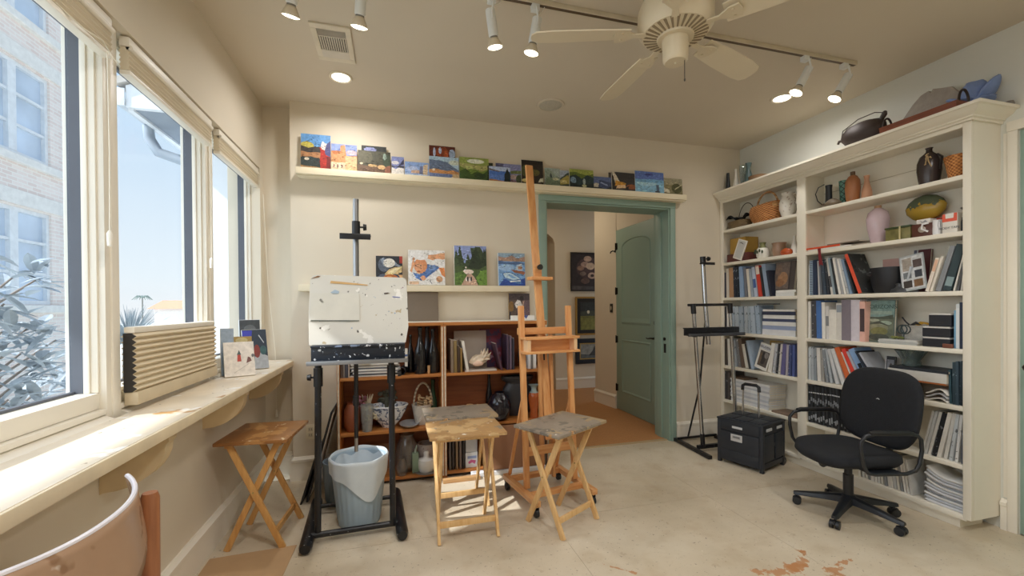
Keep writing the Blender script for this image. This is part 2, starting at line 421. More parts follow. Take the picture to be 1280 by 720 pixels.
# ---------------------------------------------------------------- windows
m_sash_shaded = C('#585c66', .5, var=.05)  # shadow on the sash is put into this dark grey-blue
m_glass = GLASS('#fbfdfe', .008, name='window_glass')
m_blind = C('#d8ccb4', .7, var=.04, sc=3)
BL = ['folded pleated blind at the top of the window behind the viewer', 'folded pleated blind above the widest window with the brick building outside',
      'folded pleated blind at the top of the middle window with the sky outside', 'folded pleated blind at the top of the narrow window next to the corner']
for i, (y0, y1) in enumerate(WIN):
    w = bpy.data.objects.new('window_%d' % (i+1), None); COL.objects.link(w); w['kind'] = 'structure'
    f = B(m_trim)
    for y, s in ((y0, 1), (y1, -1)):
        f.box(-1.155, -1.112, y, y+s*.010, 1.0765, ZH-.0505, .003).box(-1.155, -1.135, y+s*.0102, y+s*.018, 1.0765, ZH-.0505, .003)
    f.box(-1.20, -1.112, y0, y1, ZH-.05, ZH, .003)
    f.box(-1.20, -1.112, y0, y1, 1.012, 1.076, .006).box(-1.19, -1.09, y0, y1, .9905, 1.0115, .004)
    f.prism([(-1.2, ZS-.01), (-1.055, ZS-.01), (-1.055, ZS+.028), (-1.10, ZS+.048), (-1.2, ZS+.05)], 'y', y0, y1)
    mesh('frame', f, w)
    q = B(m_sash_shaded)
    q.box(-1.20, -1.156, y0+.0002, y0+.012, 1.0765, ZH-.0505).box(-1.20, -1.156, y1-.012, y1-.0002, 1.0765, ZH-.0505).box(-1.20, -1.185, y0+.0122, y1-.0122, 1.0765, 1.086).box(-1.20, -1.185, y0+.0122, y1-.0122, ZH-.066, ZH-.0505)
    mesh('sash', q, w)
    mesh('pane', B(m_glass).box(-1.196, -1.191, y0+.0125, y1-.0125, 1.0865, ZH-.0665), w, smooth=0)
    bl = thing('window_blind', BL[i], 'blind', (-1.065, (y0+y1)/2, 2.378), world=True, group='pleated window blinds')
    mesh('headrail', B(m_trim).box(-1.088, -1.05, y0+.008, y1-.008, 2.492, 2.534, .008).cyl((-1.052, y0+.012, 2.488), (-1.052, y1-.012, 2.488), .012), bl)
    z = [2.4915-.0095*k for k in range(11)]
    poly = [(-1.088+(.006 if k % 2 else 0), zz) for k, zz in enumerate(z)]+[(-1.05-(.006 if k % 2 else 0), zz) for k, zz in reversed(list(enumerate(z)))]
    mesh('pleats', B(m_blind).prism(poly, 'y', y0+.012, y1-.012), bl, smooth=0)
    mesh('bottom_rail', B(m_trim).box(-1.088, -1.05, y0+.012, y1-.012, 2.377, 2.396, .004), bl)
    if i in (1, 2):
        yc = y1-.05
        mesh('pull_cord', B(C('#e8e2d2', .6)).tube([(-1.047, yc, 2.385), (-1.046, yc+.004, 2.0), (-1.047, yc, 1.69)], .0022, 6), bl)
        mesh('tassel', B(C('#f2eee2', .5)).lathe([(0, -.05), (.008, -.045), (.010, 0), (.005, .012), (0, .015)], (-1.047, yc, 1.69), 10), bl)
    if i == 1:
        mesh('loose_cord', B(C('#e8e2d2', .6)).tube([(-1.052, y1-.30, 2.40), (-1.04, y1-.2, 2.385), (-1.035, y1-.1, 2.40), (-1.035, y1-.03, 2.37), (-1.045, y1+.02, 2.375)], .0022, 6), bl)
for i, (y0, y1) in enumerate(((.5, .6), (2.04, 2.13), (2.985, 3.08))):
    f = B(m_trim).box(-1.22, -1.09, y0, y1, ZS-.005, ZH, .004).box(-1.10, -1.082, y0+.03, y1-.012, ZS, ZH, .006)
    struct('trim_%d' % (i+1), f)
# bottom-up cellular shade standing in the middle window
sh = thing('cellular_shade', 'cream honeycomb shade gathered at the bottom of the middle window', 'blind', (-1.06, 2.55, 1.0), world=True)
n = 10; z0, z1 = 1.055, 1.30; h = (z1-z0)/n; fr = []; bk = []
for k in range(n): fr += [(-1.052, z0+h*k), (-1.037, z0+h*(k+.5))]; bk += [(-1.075, z0+h*k), (-1.095, z0+h*(k+.5))]
fr.append((-1.052, z1)); bk.append((-1.075, z1))
mesh('pleats', B(C('#d9cbb0', .75, var=.05, sc=3)).prism(fr+bk[::-1], 'y', 2.142, 2.972), sh, smooth=0)
mesh('end_cells', B(C('#33302d', .8)).prism([(x, z) for x, z in [(-1.056, zz) if i % 2 == 0 else (-1.04, zz) for i, zz in enumerate([z0+h*.5*i for i in range(2*n+1)])]]+[(-1.085, z1), (-1.085, z0)], 'y', 2.138, 2.1425), sh, smooth=0, label='dark open ends of the honeycomb cells')
mesh('top_rail', B(m_trim).box(-1.085, -1.046, 2.14, 2.974, 1.30, 1.328, .008), sh)
mesh('bottom_rail', B(C('#cfc0a4', .6)).box(-1.085, -1.036, 2.14, 2.974, 1.0, 1.055, .006), sh)
# ---------------------------------------------------------------- outside
def m_brick_():
    mt, nt, b = newmat('pale_brick'); tc = nt.nodes.new('ShaderNodeTexCoord'); sp = nt.nodes.new('ShaderNodeSeparateXYZ'); cb = nt.nodes.new('ShaderNodeCombineXYZ')
    nt.links.new(tc.outputs['Object'], sp.inputs[0]); nt.links.new(sp.outputs[1], cb.inputs[0]); nt.links.new(sp.outputs[2], cb.inputs[1])
    k = nt.nodes.new('ShaderNodeTexBrick'); k.inputs['Scale'].default_value = 1; k.inputs['Brick Width'].default_value = .3; k.inputs['Row Height'].default_value = .1; k.inputs['Mortar Size'].default_value = .012
    for s, h in (('Color1', '#efe3db'), ('Color2', '#e4d3ca'), ('Mortar', '#f0ebe4')): k.inputs[s].default_value = (*lin(h), 1)
    nt.links.new(cb.outputs[0], k.inputs['Vector']); nt.links.new(k.outputs['Color'], b.inputs['Base Color']); b.inputs['Roughness'].default_value = .9
    return mt
bd = thing('brick_building', 'pale brick building with white framed windows seen outside the widest window', 'building', (-9, 11, -3), world=True)
BX = -9.0
bw = B(m_brick_())
cols = [(9.0, 11.2), (12.35, 14.62)]; rows = [(1.55, 3.98), (5.28, 7.62), (8.82, 11.1)]
ycut = [7.5, 9.0, 11.2, 12.35, 14.62, 15.2]; zcut = [-3, 1.55, 3.98, 5.28, 7.62, 8.82, 11.1, 13]
for i in range(5):
    for j in range(7):
        if i in (1, 3) and j in (1, 3, 5): continue
        bw.box(BX-.35, BX, ycut[i], ycut[i+1], zcut[j], zcut[j+1])
mesh('wall', bw, bd, smooth=0)
m_stone = C('#e9e6e0', .8); m_wf = C('#e3e6e8', .5); m_pane = C('#c4d2e2', .08, spec=.9, var=.2, sc=.6)
for (y0, y1) in cols:
    for (z0, z1) in rows:
        mesh('lintel', B(m_stone).box(BX-.1, BX+.05, y0-.35, y1+.38, z1+.05, z1+.42, .01), bd, smooth=0)
        mesh('sill', B(m_stone).box(BX-.1, BX+.12, y0-.35, y1+.45, z0-.22, z0-.02, .02), bd, smooth=0)
        f = B(m_wf); ym = (y0+y1)/2
        f.frame('x', BX-.2, BX-.05, y0, y1, z0, z1, .1).box(BX-.2, BX-.04, ym-.12, ym+.12, z0+.1002, z1-.1002)
        for k in (1, 2):
            zz = z0+(z1-z0)*k/3; f.box(BX-.18, BX-.07, y0, y1, zz-.035, zz+.035)
        w = mesh('window', f, bd, smooth=0)
        mesh('pane', B(m_pane).box(BX-.16, BX-.14, y0, y1, z0, z1), w, smooth=0)
# magnolia outside the widest window
mg = thing('magnolia_tree', 'grey-green magnolia with large pointed leaves just outside the widest window', 'tree', (-3.1, 3.6, -3), world=True)
lf = B(C('#a9b3bb', .45, var=.3, sc=5)); br = B(C('#8a8078', .8))
rg = random.Random(3)
def leaf(p, d, L, w):
    d = d.normalized(); s = d.cross(Vector((0, 0, 1))).normalized(); n = s.cross(d)
    c = [(0, 0), (.25, .8), (.55, 1), (.8, .65), (1, 0)]
    for sg in (1, -1):
        pts = [p+d*(t*L)+s*(sg*k*w)+n*(abs(k)*w*.25-.12*L*t*t) for t, k in c]
        mid = [p+d*(t*L)+n*(-.12*L*t*t) for t, k in c]
        for i in range(4):
            q = [mid[i], pts[i], pts[i+1], mid[i+1]]
            if i == 0: q = [mid[0], pts[1], mid[1]]
            elif i == 3: q = [mid[3], pts[3], mid[4]]
            lf.poly(q)
for (u, v, X) in ((18, 345, -2.7), (48, 348, -2.8), (5, 380, -2.6), (35, 410, -2.75), (70, 425, -2.9), (10, 440, -2.5), (45, 450, -2.7), (25, 475, -2.6), (58, 470, -2.8), (10, 500, -2.5), (44, 492, -2.7), (80, 475, -3.1), (-25, 400, -2.5), (-30, 460, -2.4), (-50, 350, -2.6), (20, 520, -2.6), (55, 520, -2.7), (-70, 420, -2.4), (2, 415, -2.6), (28, 440, -2.7)):
    p = at(u, v, X=X)
    br.tube([Vector((-3.1, 3.9, p.z-1.0)), (Vector((-3.1, 3.9, p.z-.5))+p)/2, p], [.02, .014, .006], 6)
    for k in range(13):
        dr = Vector((rg.uniform(-1, 1), rg.uniform(-1, 1), rg.uniform(-.35, .7)))
        leaf(p+Vector((rg.uniform(-.07, .07), rg.uniform(-.07, .07), rg.uniform(-.1, .1))), dr, rg.uniform(.15, .25), rg.uniform(.03, .045))
br.tube([(-3.1, 3.9, -3), (-3.12, 3.9, -.5), (-3.1, 3.92, 1.6)], [.09, .07, .02], 8)
mesh('foliage', lf, mg, smooth=0); mesh('branches', br, mg)
# wing of the house beyond the third window, with its eave and downspout
m_stucco = C('#e4e8ee', .85, var=.03, sc=1)
b = B(m_stucco).box(-1.70, -1.28, 4.62, 9, -3, 3.09); b.box(-1.28, -1.0, 4.62, 9, -3, 3.09)
struct('wall_exterior', b, smooth=0)
ev = thing('roof_eave', 'white overhanging roof eave with gutter outside the middle window', 'roof', (-1.7, 6.5, 3.09), world=True)
mesh('soffit', B(C('#8a939f', .7)).box(-2.12, -1.0, 4.35, 9, 3.09, 3.13), ev, smooth=0)  # shade under the white eave is painted in as darker grey
mesh('fascia', B(C('#dfe2e6', .6)).box(-2.14, -2.1, 4.33, 9, 3.07, 3.25).prism([(-2.14, 3.09), (-1.0, 3.09), (-1.0, 3.7), (-2.14, 3.27)], 'y', 4.30, 4.35), ev, smooth=0)
mesh('roof_slope', B(C('#b9b4ae', .9)).prism([(-2.2, 3.26), (-1.0, 3.72), (-1.0, 3.78), (-2.2, 3.32)], 'y', 4.27, 9), ev, smooth=0)
mesh('gutter', B(C('#c2c9d2', .4)).prism([(-2.1405, 3.10), (-2.20, 3.10), (-2.25, 3.15), (-2.25, 3.23), (-2.235, 3.23), (-2.235, 3.16), (-2.2, 3.12), (-2.1405, 3.12)], 'y', 4.30, 9), ev, smooth=0)
mesh('gutter_end', B(C('#e6e9ec', .4)).box(-2.26, -2.142, 4.285, 4.2995, 3.095, 3.24, .004), ev)
mesh('downspout', B(C('#98a3b0', .5)).tube([(-2.18, 4.72, 3.10), (-2.17, 4.72, 2.98), (-2.10, 4.72, 2.86), (-1.92, 4.71, 2.80), (-1.80, 4.70, 2.74), (-1.74, 4.70, 2.60), (-1.73, 4.70, -2.9)], .045, 10), ev)
# added unseen slabs, left of the view, that block sun at the windows
st = B(C('#b8b2a8', .9))
st.box(-6.15, -5.85, -4, .56, 6.10, 7.7).box(-6.15, -5.85, 1.42, 2.7, 5.3, 7.7).box(-6.15, -5.85, .5602, 1.4198, 6.82, 7.7).box(-6.12, -5.88, -3.9, -3.6, -3, 6.0998).box(-6.12, -5.88, 2.4, 2.65, -3, 5.2998)
struct('sun_blocker', st, smooth=0)
struct('ground_exterior', B(C('#cfd3cf', .95)).box(-120, -1.3, -60, 160, -3.2, -3), smooth=0)
# far away, low in the middle window
hs = thing('distant_house', 'low far off house with an orange tiled roof seen through the middle window', 'house', (-26, 60, -3), world=True)
p0, p1 = at(193, 383, Y=60), at(236, 383, Y=60)
mesh('wall', B(C('#e8e6e2', .9)).box(p0.x, p1.x+4, 60, 66, -3, p0.z-.2), hs, smooth=0)
mesh('roof', B(C('#d79b7c', .9)).prism([(59.4, p0.z-.3), (63, p0.z+.75), (66.6, p0.z-.3)], 'x', p0.x-.5, p1.x+4.5), hs, smooth=0)
pt = at(178, 386, Y=75); t = thing('palm_tree', 'tiny distant palm tree on the skyline in the middle window', 'tree', (pt.x, 75, -3), world=True)
mesh('trunk', B(C('#8c8a84', .9)).cyl((pt.x, 75, -3), (pt.x, 75, pt.z+1.6), .12, .09), t)
b = B(C('#7f8c86', .8))
for k in range(11):
    a = 2*pi*k/11; b.tube([(pt.x, 75, pt.z+1.6), (pt.x+.6*cos(a), 75+.6*sin(a), pt.z+1.9), (pt.x+1.2*cos(a), 75+1.2*sin(a), pt.z+1.3)], [.06, .09, .02], 5)
mesh('fronds', b, t)
bs = at(162, 396, Y=14); t = thing('garden_bush', 'pale spiky bush outside the lower corner of the middle window', 'bush', (bs.x, 14, -3), world=True)
b = B(C('#b6bfc2', .8, var=.2)); rg = random.Random(5)
for k in range(260):
    a = rg.uniform(0, 2*pi); e = rg.uniform(.1, 1.5); L = rg.uniform(.6, 1.25); q = Vector((cos(a)*cos(e), sin(a)*cos(e), sin(e)))
    o = Vector((bs.x, 14, bs.z-.75)); b.tube([o+q*.15, o+q*L*.6, o+q*L+Vector((0, 0, -.08))], [.012, .01, .003], 4)
mesh('stalks', b, t, smooth=0)
mesh('stem', B(C('#9a958c', .9)).cyl((bs.x, 14, -3), (bs.x, 14, bs.z-.7), .2, .15), t)
# ---------------------------------------------------------------- worktop along the window wall
m_work = SPECK('#e2d6c2', [('#b98f5c', 5, .66), ('#f1eee8', 7, .58), ('#6f6658', 26, .71), ('#8b6c48', 14, .70), ('#4a4a4a', 60, .74)], rough=.4)
wt = thing('worktop', 'long paint-stained cream worktop running under the windows', 'worktop', (-.92, 1.0, .93), world=True)
mesh('top', B(m_work).prism([(-1.06, -.795), (-.806, -.795), (-.806, 3.935), (-1.041, 3.935), (-1.041, 3.893), (-1.06, 3.893)], 'z', .938, .974), wt, smooth=0)
mesh('front_edge', B(C('#e3d3b4', .5, var=.1)).box(-.8055, -.795, -.795, 3.935, .932, .9735, .003), wt)
for y in (.2, 1.93, 2.80, 3.6):
    pf = [(-1.042, .937), (-.825, .937), (-.825, .90)]+[(-1.03+.195*cos(a), .89-.16*sin(a)) for a in [pi/2*i/8 for i in range(9)]]+[(-1.042, .725)]
    mesh('bracket', B(C('#d8c49f', .6)).prism(pf, 'y', y-.03, y+.03), wt)
# ---------------------------------------------------------------- folding tray tables
m_tleg = WOOD('#d6a86c', '#e9c690', 'z', .4)
m_tleg2 = WOOD('#c48f54', '#dbac6c', 'z', .4)
def tray(label, loc, rz, top, leg, w=.465, d=.375, h=.645, group=None):
    t = thing('tray_table', label, 'tray table', loc, rz, group)
    mesh('tabletop', B(top).box(-w/2, w/2, -d/2, d/2, h-.022, h, .008), t)
    for y in (-d/2+.054, d/2-.054): mesh('apron', B(leg).box(-w/2+.04, w/2-.04, y-.009, y+.009, h-.045, h-.0225), t)
    for sx in (-1, 1):
        for k, (xo, fy) in enumerate(((.178, 1), (.155, -1))):
            mesh('leg', B(leg).bar((sx*xo, -fy*.155, .0), (sx*xo, fy*.128, h-.0225), .018, .034, bev=.003), t)
        mesh('pivot', B(C('#b9a06a', .3, .8)).cyl((sx*.140, 0, .338), (sx*.190, 0, .338), .005, n=10), t)
    for fy, xo in ((1, .169),):
        z = .095; y = -fy*.155+fy*(.283*z/(h-.0225))
        mesh('crossbar', B(leg).box(-xo, xo, y-.008, y+.008, z-.018, z+.018, .003), t)
    return t
m_top1 = SPECK('#9a6a3c', [('#b98a55', 6, .55), ('#d9c6a4', 16, .66), ('#5f4a35', 20, .70)], rough=.35)
m_top2 = SPECK('#b08a5c', [('#c9a777', 6, .52), ('#8f8170', 9, .60), ('#ece6da', 20, .67), ('#5f564a', 26, .70), ('#a8642e', 30, .72)], rough=.45)
m_top3 = SPECK('#8f8374', [('#a59070', 7, .55), ('#6f675c', 10, .58), ('#e4dfd4', 22, .67), ('#b58a58', 9, .64), ('#4b4640', 30, .71)], rough=.5)
tray('brown topped folding tray table standing under the worktop by the window', (-.778, 2.955, 0), R(85), m_top1, m_tleg2, w=.44, d=.39)
tray('tan paint-spattered folding tray table, the nearer of the pair behind the bin', (.42, 2.685, 0), 0, m_top2, m_tleg)
tray('grey-brown folding tray table pushed up behind the tan tray table', (.445, 3.09, 0), R(1), m_top3, m_tleg, w=.50, d=.365)
tray('grey paint-covered folding tray table in front of the wooden easel', (1.04, 2.60, 0), R(29.5), m_top3, m_tleg, w=.505, d=.375)
# ---------------------------------------------------------------- black metal easel with the board
m_bk = SPECK('#16171b', [('#d8dade', 40, .69), ('#8a94a6', 55, .71)], rough=.35)
m_steel = C('#9b9c9e', .28, .9, var=.06)
e = thing('metal_easel', 'black metal H-frame easel splashed with paint holding the white board', 'easel', (-.24, 2.95, 0), world=True)
for x0, x1 in ((-.50, -.535), (.035, -.002)):
    mesh('runner', B(m_bk).tube([(x0, 2.63, .036), (x0, 2.66, .036), (x1, 3.26, .036), (x1, 3.29, .036)], [.028, .036, .036, .028], 14), e)
mesh('floor_bar', B(m_bk).tube([(-.50, 2.755, .05), (.03, 2.775, .05)], .018, 12), e)
mesh('rear_bar', B(m_bk).tube([(-.528, 3.15, .05), (.0, 3.165, .05)], .014, 12), e)
for x0, x1 in ((-.452, -.445), (-.02, -.022)):
    mesh('upright', B(m_bk).tube([(x0, 2.765, .05), (x1, 2.79, 1.06)], .019, 12), e)
    b = B(C('#17181b', .4)).tube([(x1, 2.786, .93), (x1, 2.789, 1.04)], .026, 12)
    sx = -1 if x1 < -.2 else 1
    b.cyl((x1, 2.787, .985), (x1+sx*.045, 2.787, .985), .006).cyl((x1+sx*.04, 2.787, .985), (x1+sx*.06, 2.787, .985), .02, .017, 10)
    mesh('clamp', b, e)
mesh('lower_mast', B(m_steel).tube([(-.238, 2.84, .50), (-.237, 2.845, .60)], .011, 10), e, label='bare steel lower end of the centre rod')
mesh('centre_rod', B(m_bk).tube([(-.237, 2.845, .585), (-.233, 2.83, 1.08)], .013, 10), e)
mesh('rod_collar', B(m_bk).tube([(-.2375, 2.843, .79), (-.2365, 2.84, .85)], .018, 10), e)
mesh('mast', B(m_steel).tube([(-.232, 2.865, 1.06), (-.229, 2.865, 2.0), (-.227, 2.865, 2.085)], [.018, .018, .018], 14), e, label='bare steel upper mast')
m_ledge = SPECK('#1c222c', [('#e9ebee', 30, .63), ('#7d8da8', 12, .62), ('#c9ced6', 55, .68)], rough=.4)
b = B(m_ledge); b.box(-.478, .062, 2.752, 2.772, 1.085, 1.172, .003).box(-.478, .062, 2.735, 2.80, 1.165, 1.178, .003).box(-.478, .062, 2.70, 2.772, 1.074, 1.088, .003)
mesh('tray', b, e)
b = B(C('#8d8f92', .35, .6)); b.box(-.492, .078, 2.685, 2.70, 1.066, 1.09, .002); mesh('tray_lip', b, e, label='grey metal lip of the tray')
b = B(m_bk); b.box(-.318, -.138, 2.80, 2.86, 1.846, 1.858, .003).box(-.318, -.138, 2.795, 2.803, 1.822, 1.858, .002).box(-.30, -.155, 2.835, 2.86, 1.835, 1.85, .003)
mesh('top_holder', b, e)
b = B(C('#17181b', .4)); b.tube([(-.228, 2.865, 1.86), (-.228, 2.865, 1.945)], .025, 12); b.cyl((-.228, 2.865, 1.91), (-.18, 2.865, 1.91), .006).cyl((-.185, 2.865, 1.91), (-.165, 2.865, 1.91), .022, .018, 8)
mesh('knob', b, e)
# board resting on its tray
m_board = SPECK('#d8d5cc', [('#4d453c', 34, .665), ('#8ea4bd', 16, .69), ('#7a4f63', 30, .70), ('#b9a888', 12, .67), ('#f0ede6', 9, .62)], rough=.6, var=.04)
Mb = Matrix.Translation((-.21, 2.79, 1.1785)) @ Matrix.Rotation(R(-7), 4, 'X')
b = B(m_board); b.M = Mb
w = .283; H = .415
out = [(-w, .0), (w-.006, .0), (w+.012, .10), (w+.004, H-.02), (w-.004, H-.006), (w-.02, H), (.10, H+.004), (-w+.05, H+.012), (-w+.02, H+.008), (-w+.003, H-.02), (-w-.004, .2)]
b.prism([(x, z) for x, z in out], 'y', -.009, .003)
bo = mesh('painted_board', b, None, 'large battered off-white board, paint-flecked with a torn corner, on the black easel', 'board')
def sheet(name, poly, mat, label=None, y=-.0115, t=.002):
    q = B(mat); q.M = Mb; q.prism(poly, 'y', y-t, y+.002); return mesh(name, q, bo, label=label)
sheet('taped_sheet', [(-w+.003, .145), (.005, .142), (.005, .144), (.0, .31), (-w+.012, .315)], C('#d9d6cb', .65, var=.05))
sheet('tear', [(-w+.01, .143), (-.15, .141), (-.06, .138), (.0, .139), (.0, .144), (-.09, .146), (-.18, .147), (-w+.01, .15)], C('#6a6e66', .8), 'grey torn line along the board', -.0135)
sheet('tape_strip', [(-w+.115, .375), (-.02, .366), (.05, .362), (.05, .367), (-.02, .376), (-w+.12, .39)], C('#d3ab72', .5), 'tan tape strip')
sheet('worn_corner', [(-w+.01, H-.012), (-w+.045, H+.006), (-w+.06, H+.004), (-w+.05, H-.004)], C('#8a6a4c', .8), 'brown worn corner')
for poly in ([(-.228, .270), (-.212, .252), (-.204, .256), (-.208, .272), (-.22, .282)], [(.148, .315), (.168, .318), (.182, .316), (.168, .309), (.15, .307)]):
    sheet('paint_blot', poly, C('#4b3a30', .6), 'dark paint blot')
sheet('paint_smear', [(.20, .293), (.245, .289), (.246, .285), (.2, .288)], C('#5a62a8', .6), 'blue paint smear'); 
sheet('paint_smear', [(-.165, .318), (-.14, .335), (-.115, .325), (-.12, .308), (-.15, .305)], C('#a9bccb', .6), 'pale blue paint smear')
# ---------------------------------------------------------------- bins
m_bin = C('#9db0be', .45, var=.04, sc=4)
def ribbed(r0, r1, z0, z1, n=96):
    return lambda u, v: ((r0+(r1-r0)*v+(.004*abs(sin(24*pi*u)) if .06 < v < .86 else 0))*cos(2*pi*u), (r0+(r1-r0)*v+(.004*abs(sin(24*pi*u)) if .06 < v < .86 else 0))*sin(2*pi*u), z0+(z1-z0)*v)
t = thing('waste_bin', 'grey-blue plastic waste bin lined with a white bag, standing inside the metal easel', 'bin', (-.232, 2.975, 0))
b = B(m_bin); b.grid(ribbed(.127, .172, .004, .425), 96, 26, True); b.lathe([(0, .004), (.127, .004)], n=48, cap=False).lathe([(.172, .425), (.178, .425), (.178, .412), (.170, .41)], n=48, cap=False)
mesh('body', b, t, solid=.003)
rg = random.Random(2)
ph = [rg.uniform(0, 6) for _ in range(6)]
def liner(u, v):
    a = 2*pi*u; w = .4+.3*sin(2*a+ph[0])+.12*sin(5*a+ph[1])
    if v < .45:                                 # inside
        k = v/.45; r = .105+.068*k**.7; r += .006*sin(7*a+ph[3])*(1-k); z = .12+.315*k
    elif v < .55:
        k = (v-.45)/.1; r = .173+.010*k; z = .435+.006*sin(pi*k)+.003*sin(6*a+ph[4])
    else:
        k = (v-.55)/.45; front = max(0, cos(a+pi/2-.45))**5
        L = .085+.035*max(0, w)+.16*front; r = .185+.004*sin(9*a+ph[5])*k+.002-.10*0 - .016*k*L/.2; z = .435-L*k
    return (r*cos(a), r*sin(a), z)
m_bag = C('#e3eaee', .35, var=.03); 
def bagmat():
    mt, nt, bb = newmat('thin_white_plastic'); f = noise(nt, coord(nt), 9); r = ramp(nt, [(.3, lin('#cfdae2')), (.7, lin('#dfe8ee'))]); nt.links.new(f, r.inputs[0]); nt.links.new(r.outputs[0], bb.inputs['Base Color'])
    bb.inputs['Roughness'].default_value = .35; bb.inputs['Transmission Weight'].default_value = .0; bb.inputs['Alpha'].default_value = .86; bb.inputs['Subsurface Weight'].default_value = .0
    return mt
b = B(bagmat()); b.grid(liner, 110, 34, True)
mesh('bag_liner', b, t, label='white plastic bag folded over the rim')
t = thing('waste_bin', 'second smaller grey bin half hidden behind the lined bin', 'bin', (-.395, 3.30, 0))
b = B(C('#6f7f8c', .5)); b.grid(ribbed(.085, .105, .004, .30), 72, 20, True); b.lathe([(0, .004), (.085, .004)], n=36, cap=False); mesh('body', b, t, solid=.003)
mesh('rim', B(C('#6f7f8c', .5)).tube([(.105*cos(2*pi*k/40), .105*sin(2*pi*k/40), .302) for k in range(40)], .005, 8, closed=True), t)
# portfolios leaning on the end of the low shelves
def leaning(name, label, cat, cx, y0, y1, h, lean, mat, edge, t=.012, x0=-.62, m2=None):
    T = thing(name, label, cat, (x0, (y0+y1)/2, 0), 0)
    M_ = Matrix.Rotation(R(lean), 4, 'Y')
    b = B(mat); b.box(0, t, -(y1-y0)/2+.006, (y1-y0)/2-.006, .006, h-.006, .001, M_); mesh('cover', b, T)
    b = B(edge); d = (y1-y0)/2; tt = t+.002
    b.M = M_; b.frame('x', -.002, tt, -d, d, 0, h, .012, bev=.002)
    mesh('binding', b, T, label='black edge binding')
    return T
leaning('portfolio_case', 'white flat portfolio with black bound edges leaning beside the low shelves', 'portfolio', 0, 3.36, 3.80, .66, 15, C('#d9d6cd', .6), m_black, .012, -.625)
leaning('portfolio_case', 'thin black portfolio leaning in front of the white one behind the bins', 'portfolio', 0, 3.33, 3.74, .40, 17, C('#26272b', .6), m_black, .010, -.66)
# ---------------------------------------------------------------- wooden studio easel
mw = WOOD('#cd8a50', '#e3ad74', 'z', .38); mwx = WOOD('#cd8a50', '#e3ad74', 'x', .38); mwy = WOOD('#cb8d55', '#e2b07a', 'y', .4)
e = thing('studio_easel', 'tall orange wooden studio easel on casters in front of the low shelves', 'easel', (1.08, 2.96, 0), R(9))
for sx in (-1, 1):
    mesh('runner', B(mwy).box(sx*.225-.022, sx*.225+.022, -.27, .27, .075, .115, .004), e)
    for y in (-.24, .235):
        b = B(C('#22252b', .35)); b.tube([(sx*.225-.012, y, .029), (sx*.225+.012, y, .029)], [.029, .029], 18); k = mesh('caster', b, e)
        b = B(C('#3a3c40', .4, .6)); b.box(sx*.225-.017, sx*.225-.013, y-.012, y+.012, .028, .074).box(sx*.225+.013, sx*.225+.017, y-.012, y+.012, .028, .074).box(sx*.225-.018, sx*.225+.018, y-.014, y+.014, .068, .0745)
        mesh('fork', b, k)
    mesh('post', B(mw).bar((sx*.198, -.05, .116), (sx*.198, .03, 1.405), .040, .030, (1, 0, 0), .004), e)
    mesh('brace', B(mw).bar((sx*.205, .235, .116), (sx*.203, .005, .72), .024, .018, (1, 0, 0), .003), e)
for y, z in ((-.122, .094), (.20, .094)):
    mesh('cross_beam', B(mwx).box(-.203, .203, y-.02, y+.02, z-.018, z+.018, .003), e)
mesh('cross_beam', B(mwx).box(-.178, .178, -.03, -.008, .33, .39, .003), e)
b = B(mwx); b.box(-.218, .218, .035, .057, 1.195, 1.245, .004); mesh('upper_rail', b, e)
b = B(mwx); b.box(-.222, .222, -.10, -.005, 1.165, 1.183, .003).box(-.222, .222, -.10, -.005, 1.065, 1.083, .003); mesh('tray', b, e)
b = B(mwx); b.box(-.205, .205, -.022, -.008, 1.083, 1.165, .001); mesh('tray_back', b, e)
b = B(WOOD('#e2b888', '#eccaa0', 'z', .45)); b.box(-.203, -.178, -.09, -.022, 1.083, 1.165).box(.178, .203, -.09, -.022, 1.083, 1.165); mesh('tray_end', b, e, label='pale end blocks of the tray')
b = B(mw); b.bar((0.012, -.005, .42), (.012, .30, 2.525), .062, .022, (1, 0, 0), .006); mesh('mast', b, e)
b = B(WOOD('#c08450', '#d8a068', 'z', .4)); b.bar((-.035, .02, .13), (-.035, .06, 1.19), .022, .03, (1, 0, 0), .002).bar((.06, .02, .13), (.06, .06, 1.19), .022, .03, (1, 0, 0), .002); mesh('mast_guide', b, e)
b = B(m_black); b.bar((.012, .045, .14), (.012, .075, 1.15), .012, .006, (1, 0, 0)); mesh('toothed_rack', b, e, label='black metal rack behind the mast')
b = B(mwx); b.box(-.075, .10, .08, .175, 1.60, 1.625, .004).box(-.02, .045, .155, .165, 1.625, 1.72, .003); mesh('top_holder', b, e)
b = B(C('#1b1a19', .4)); b.cyl((.012, .14, 1.70), (.012, .115, 1.70), .018, .022, 12); mesh('knob', b, e, label='black holder knob')
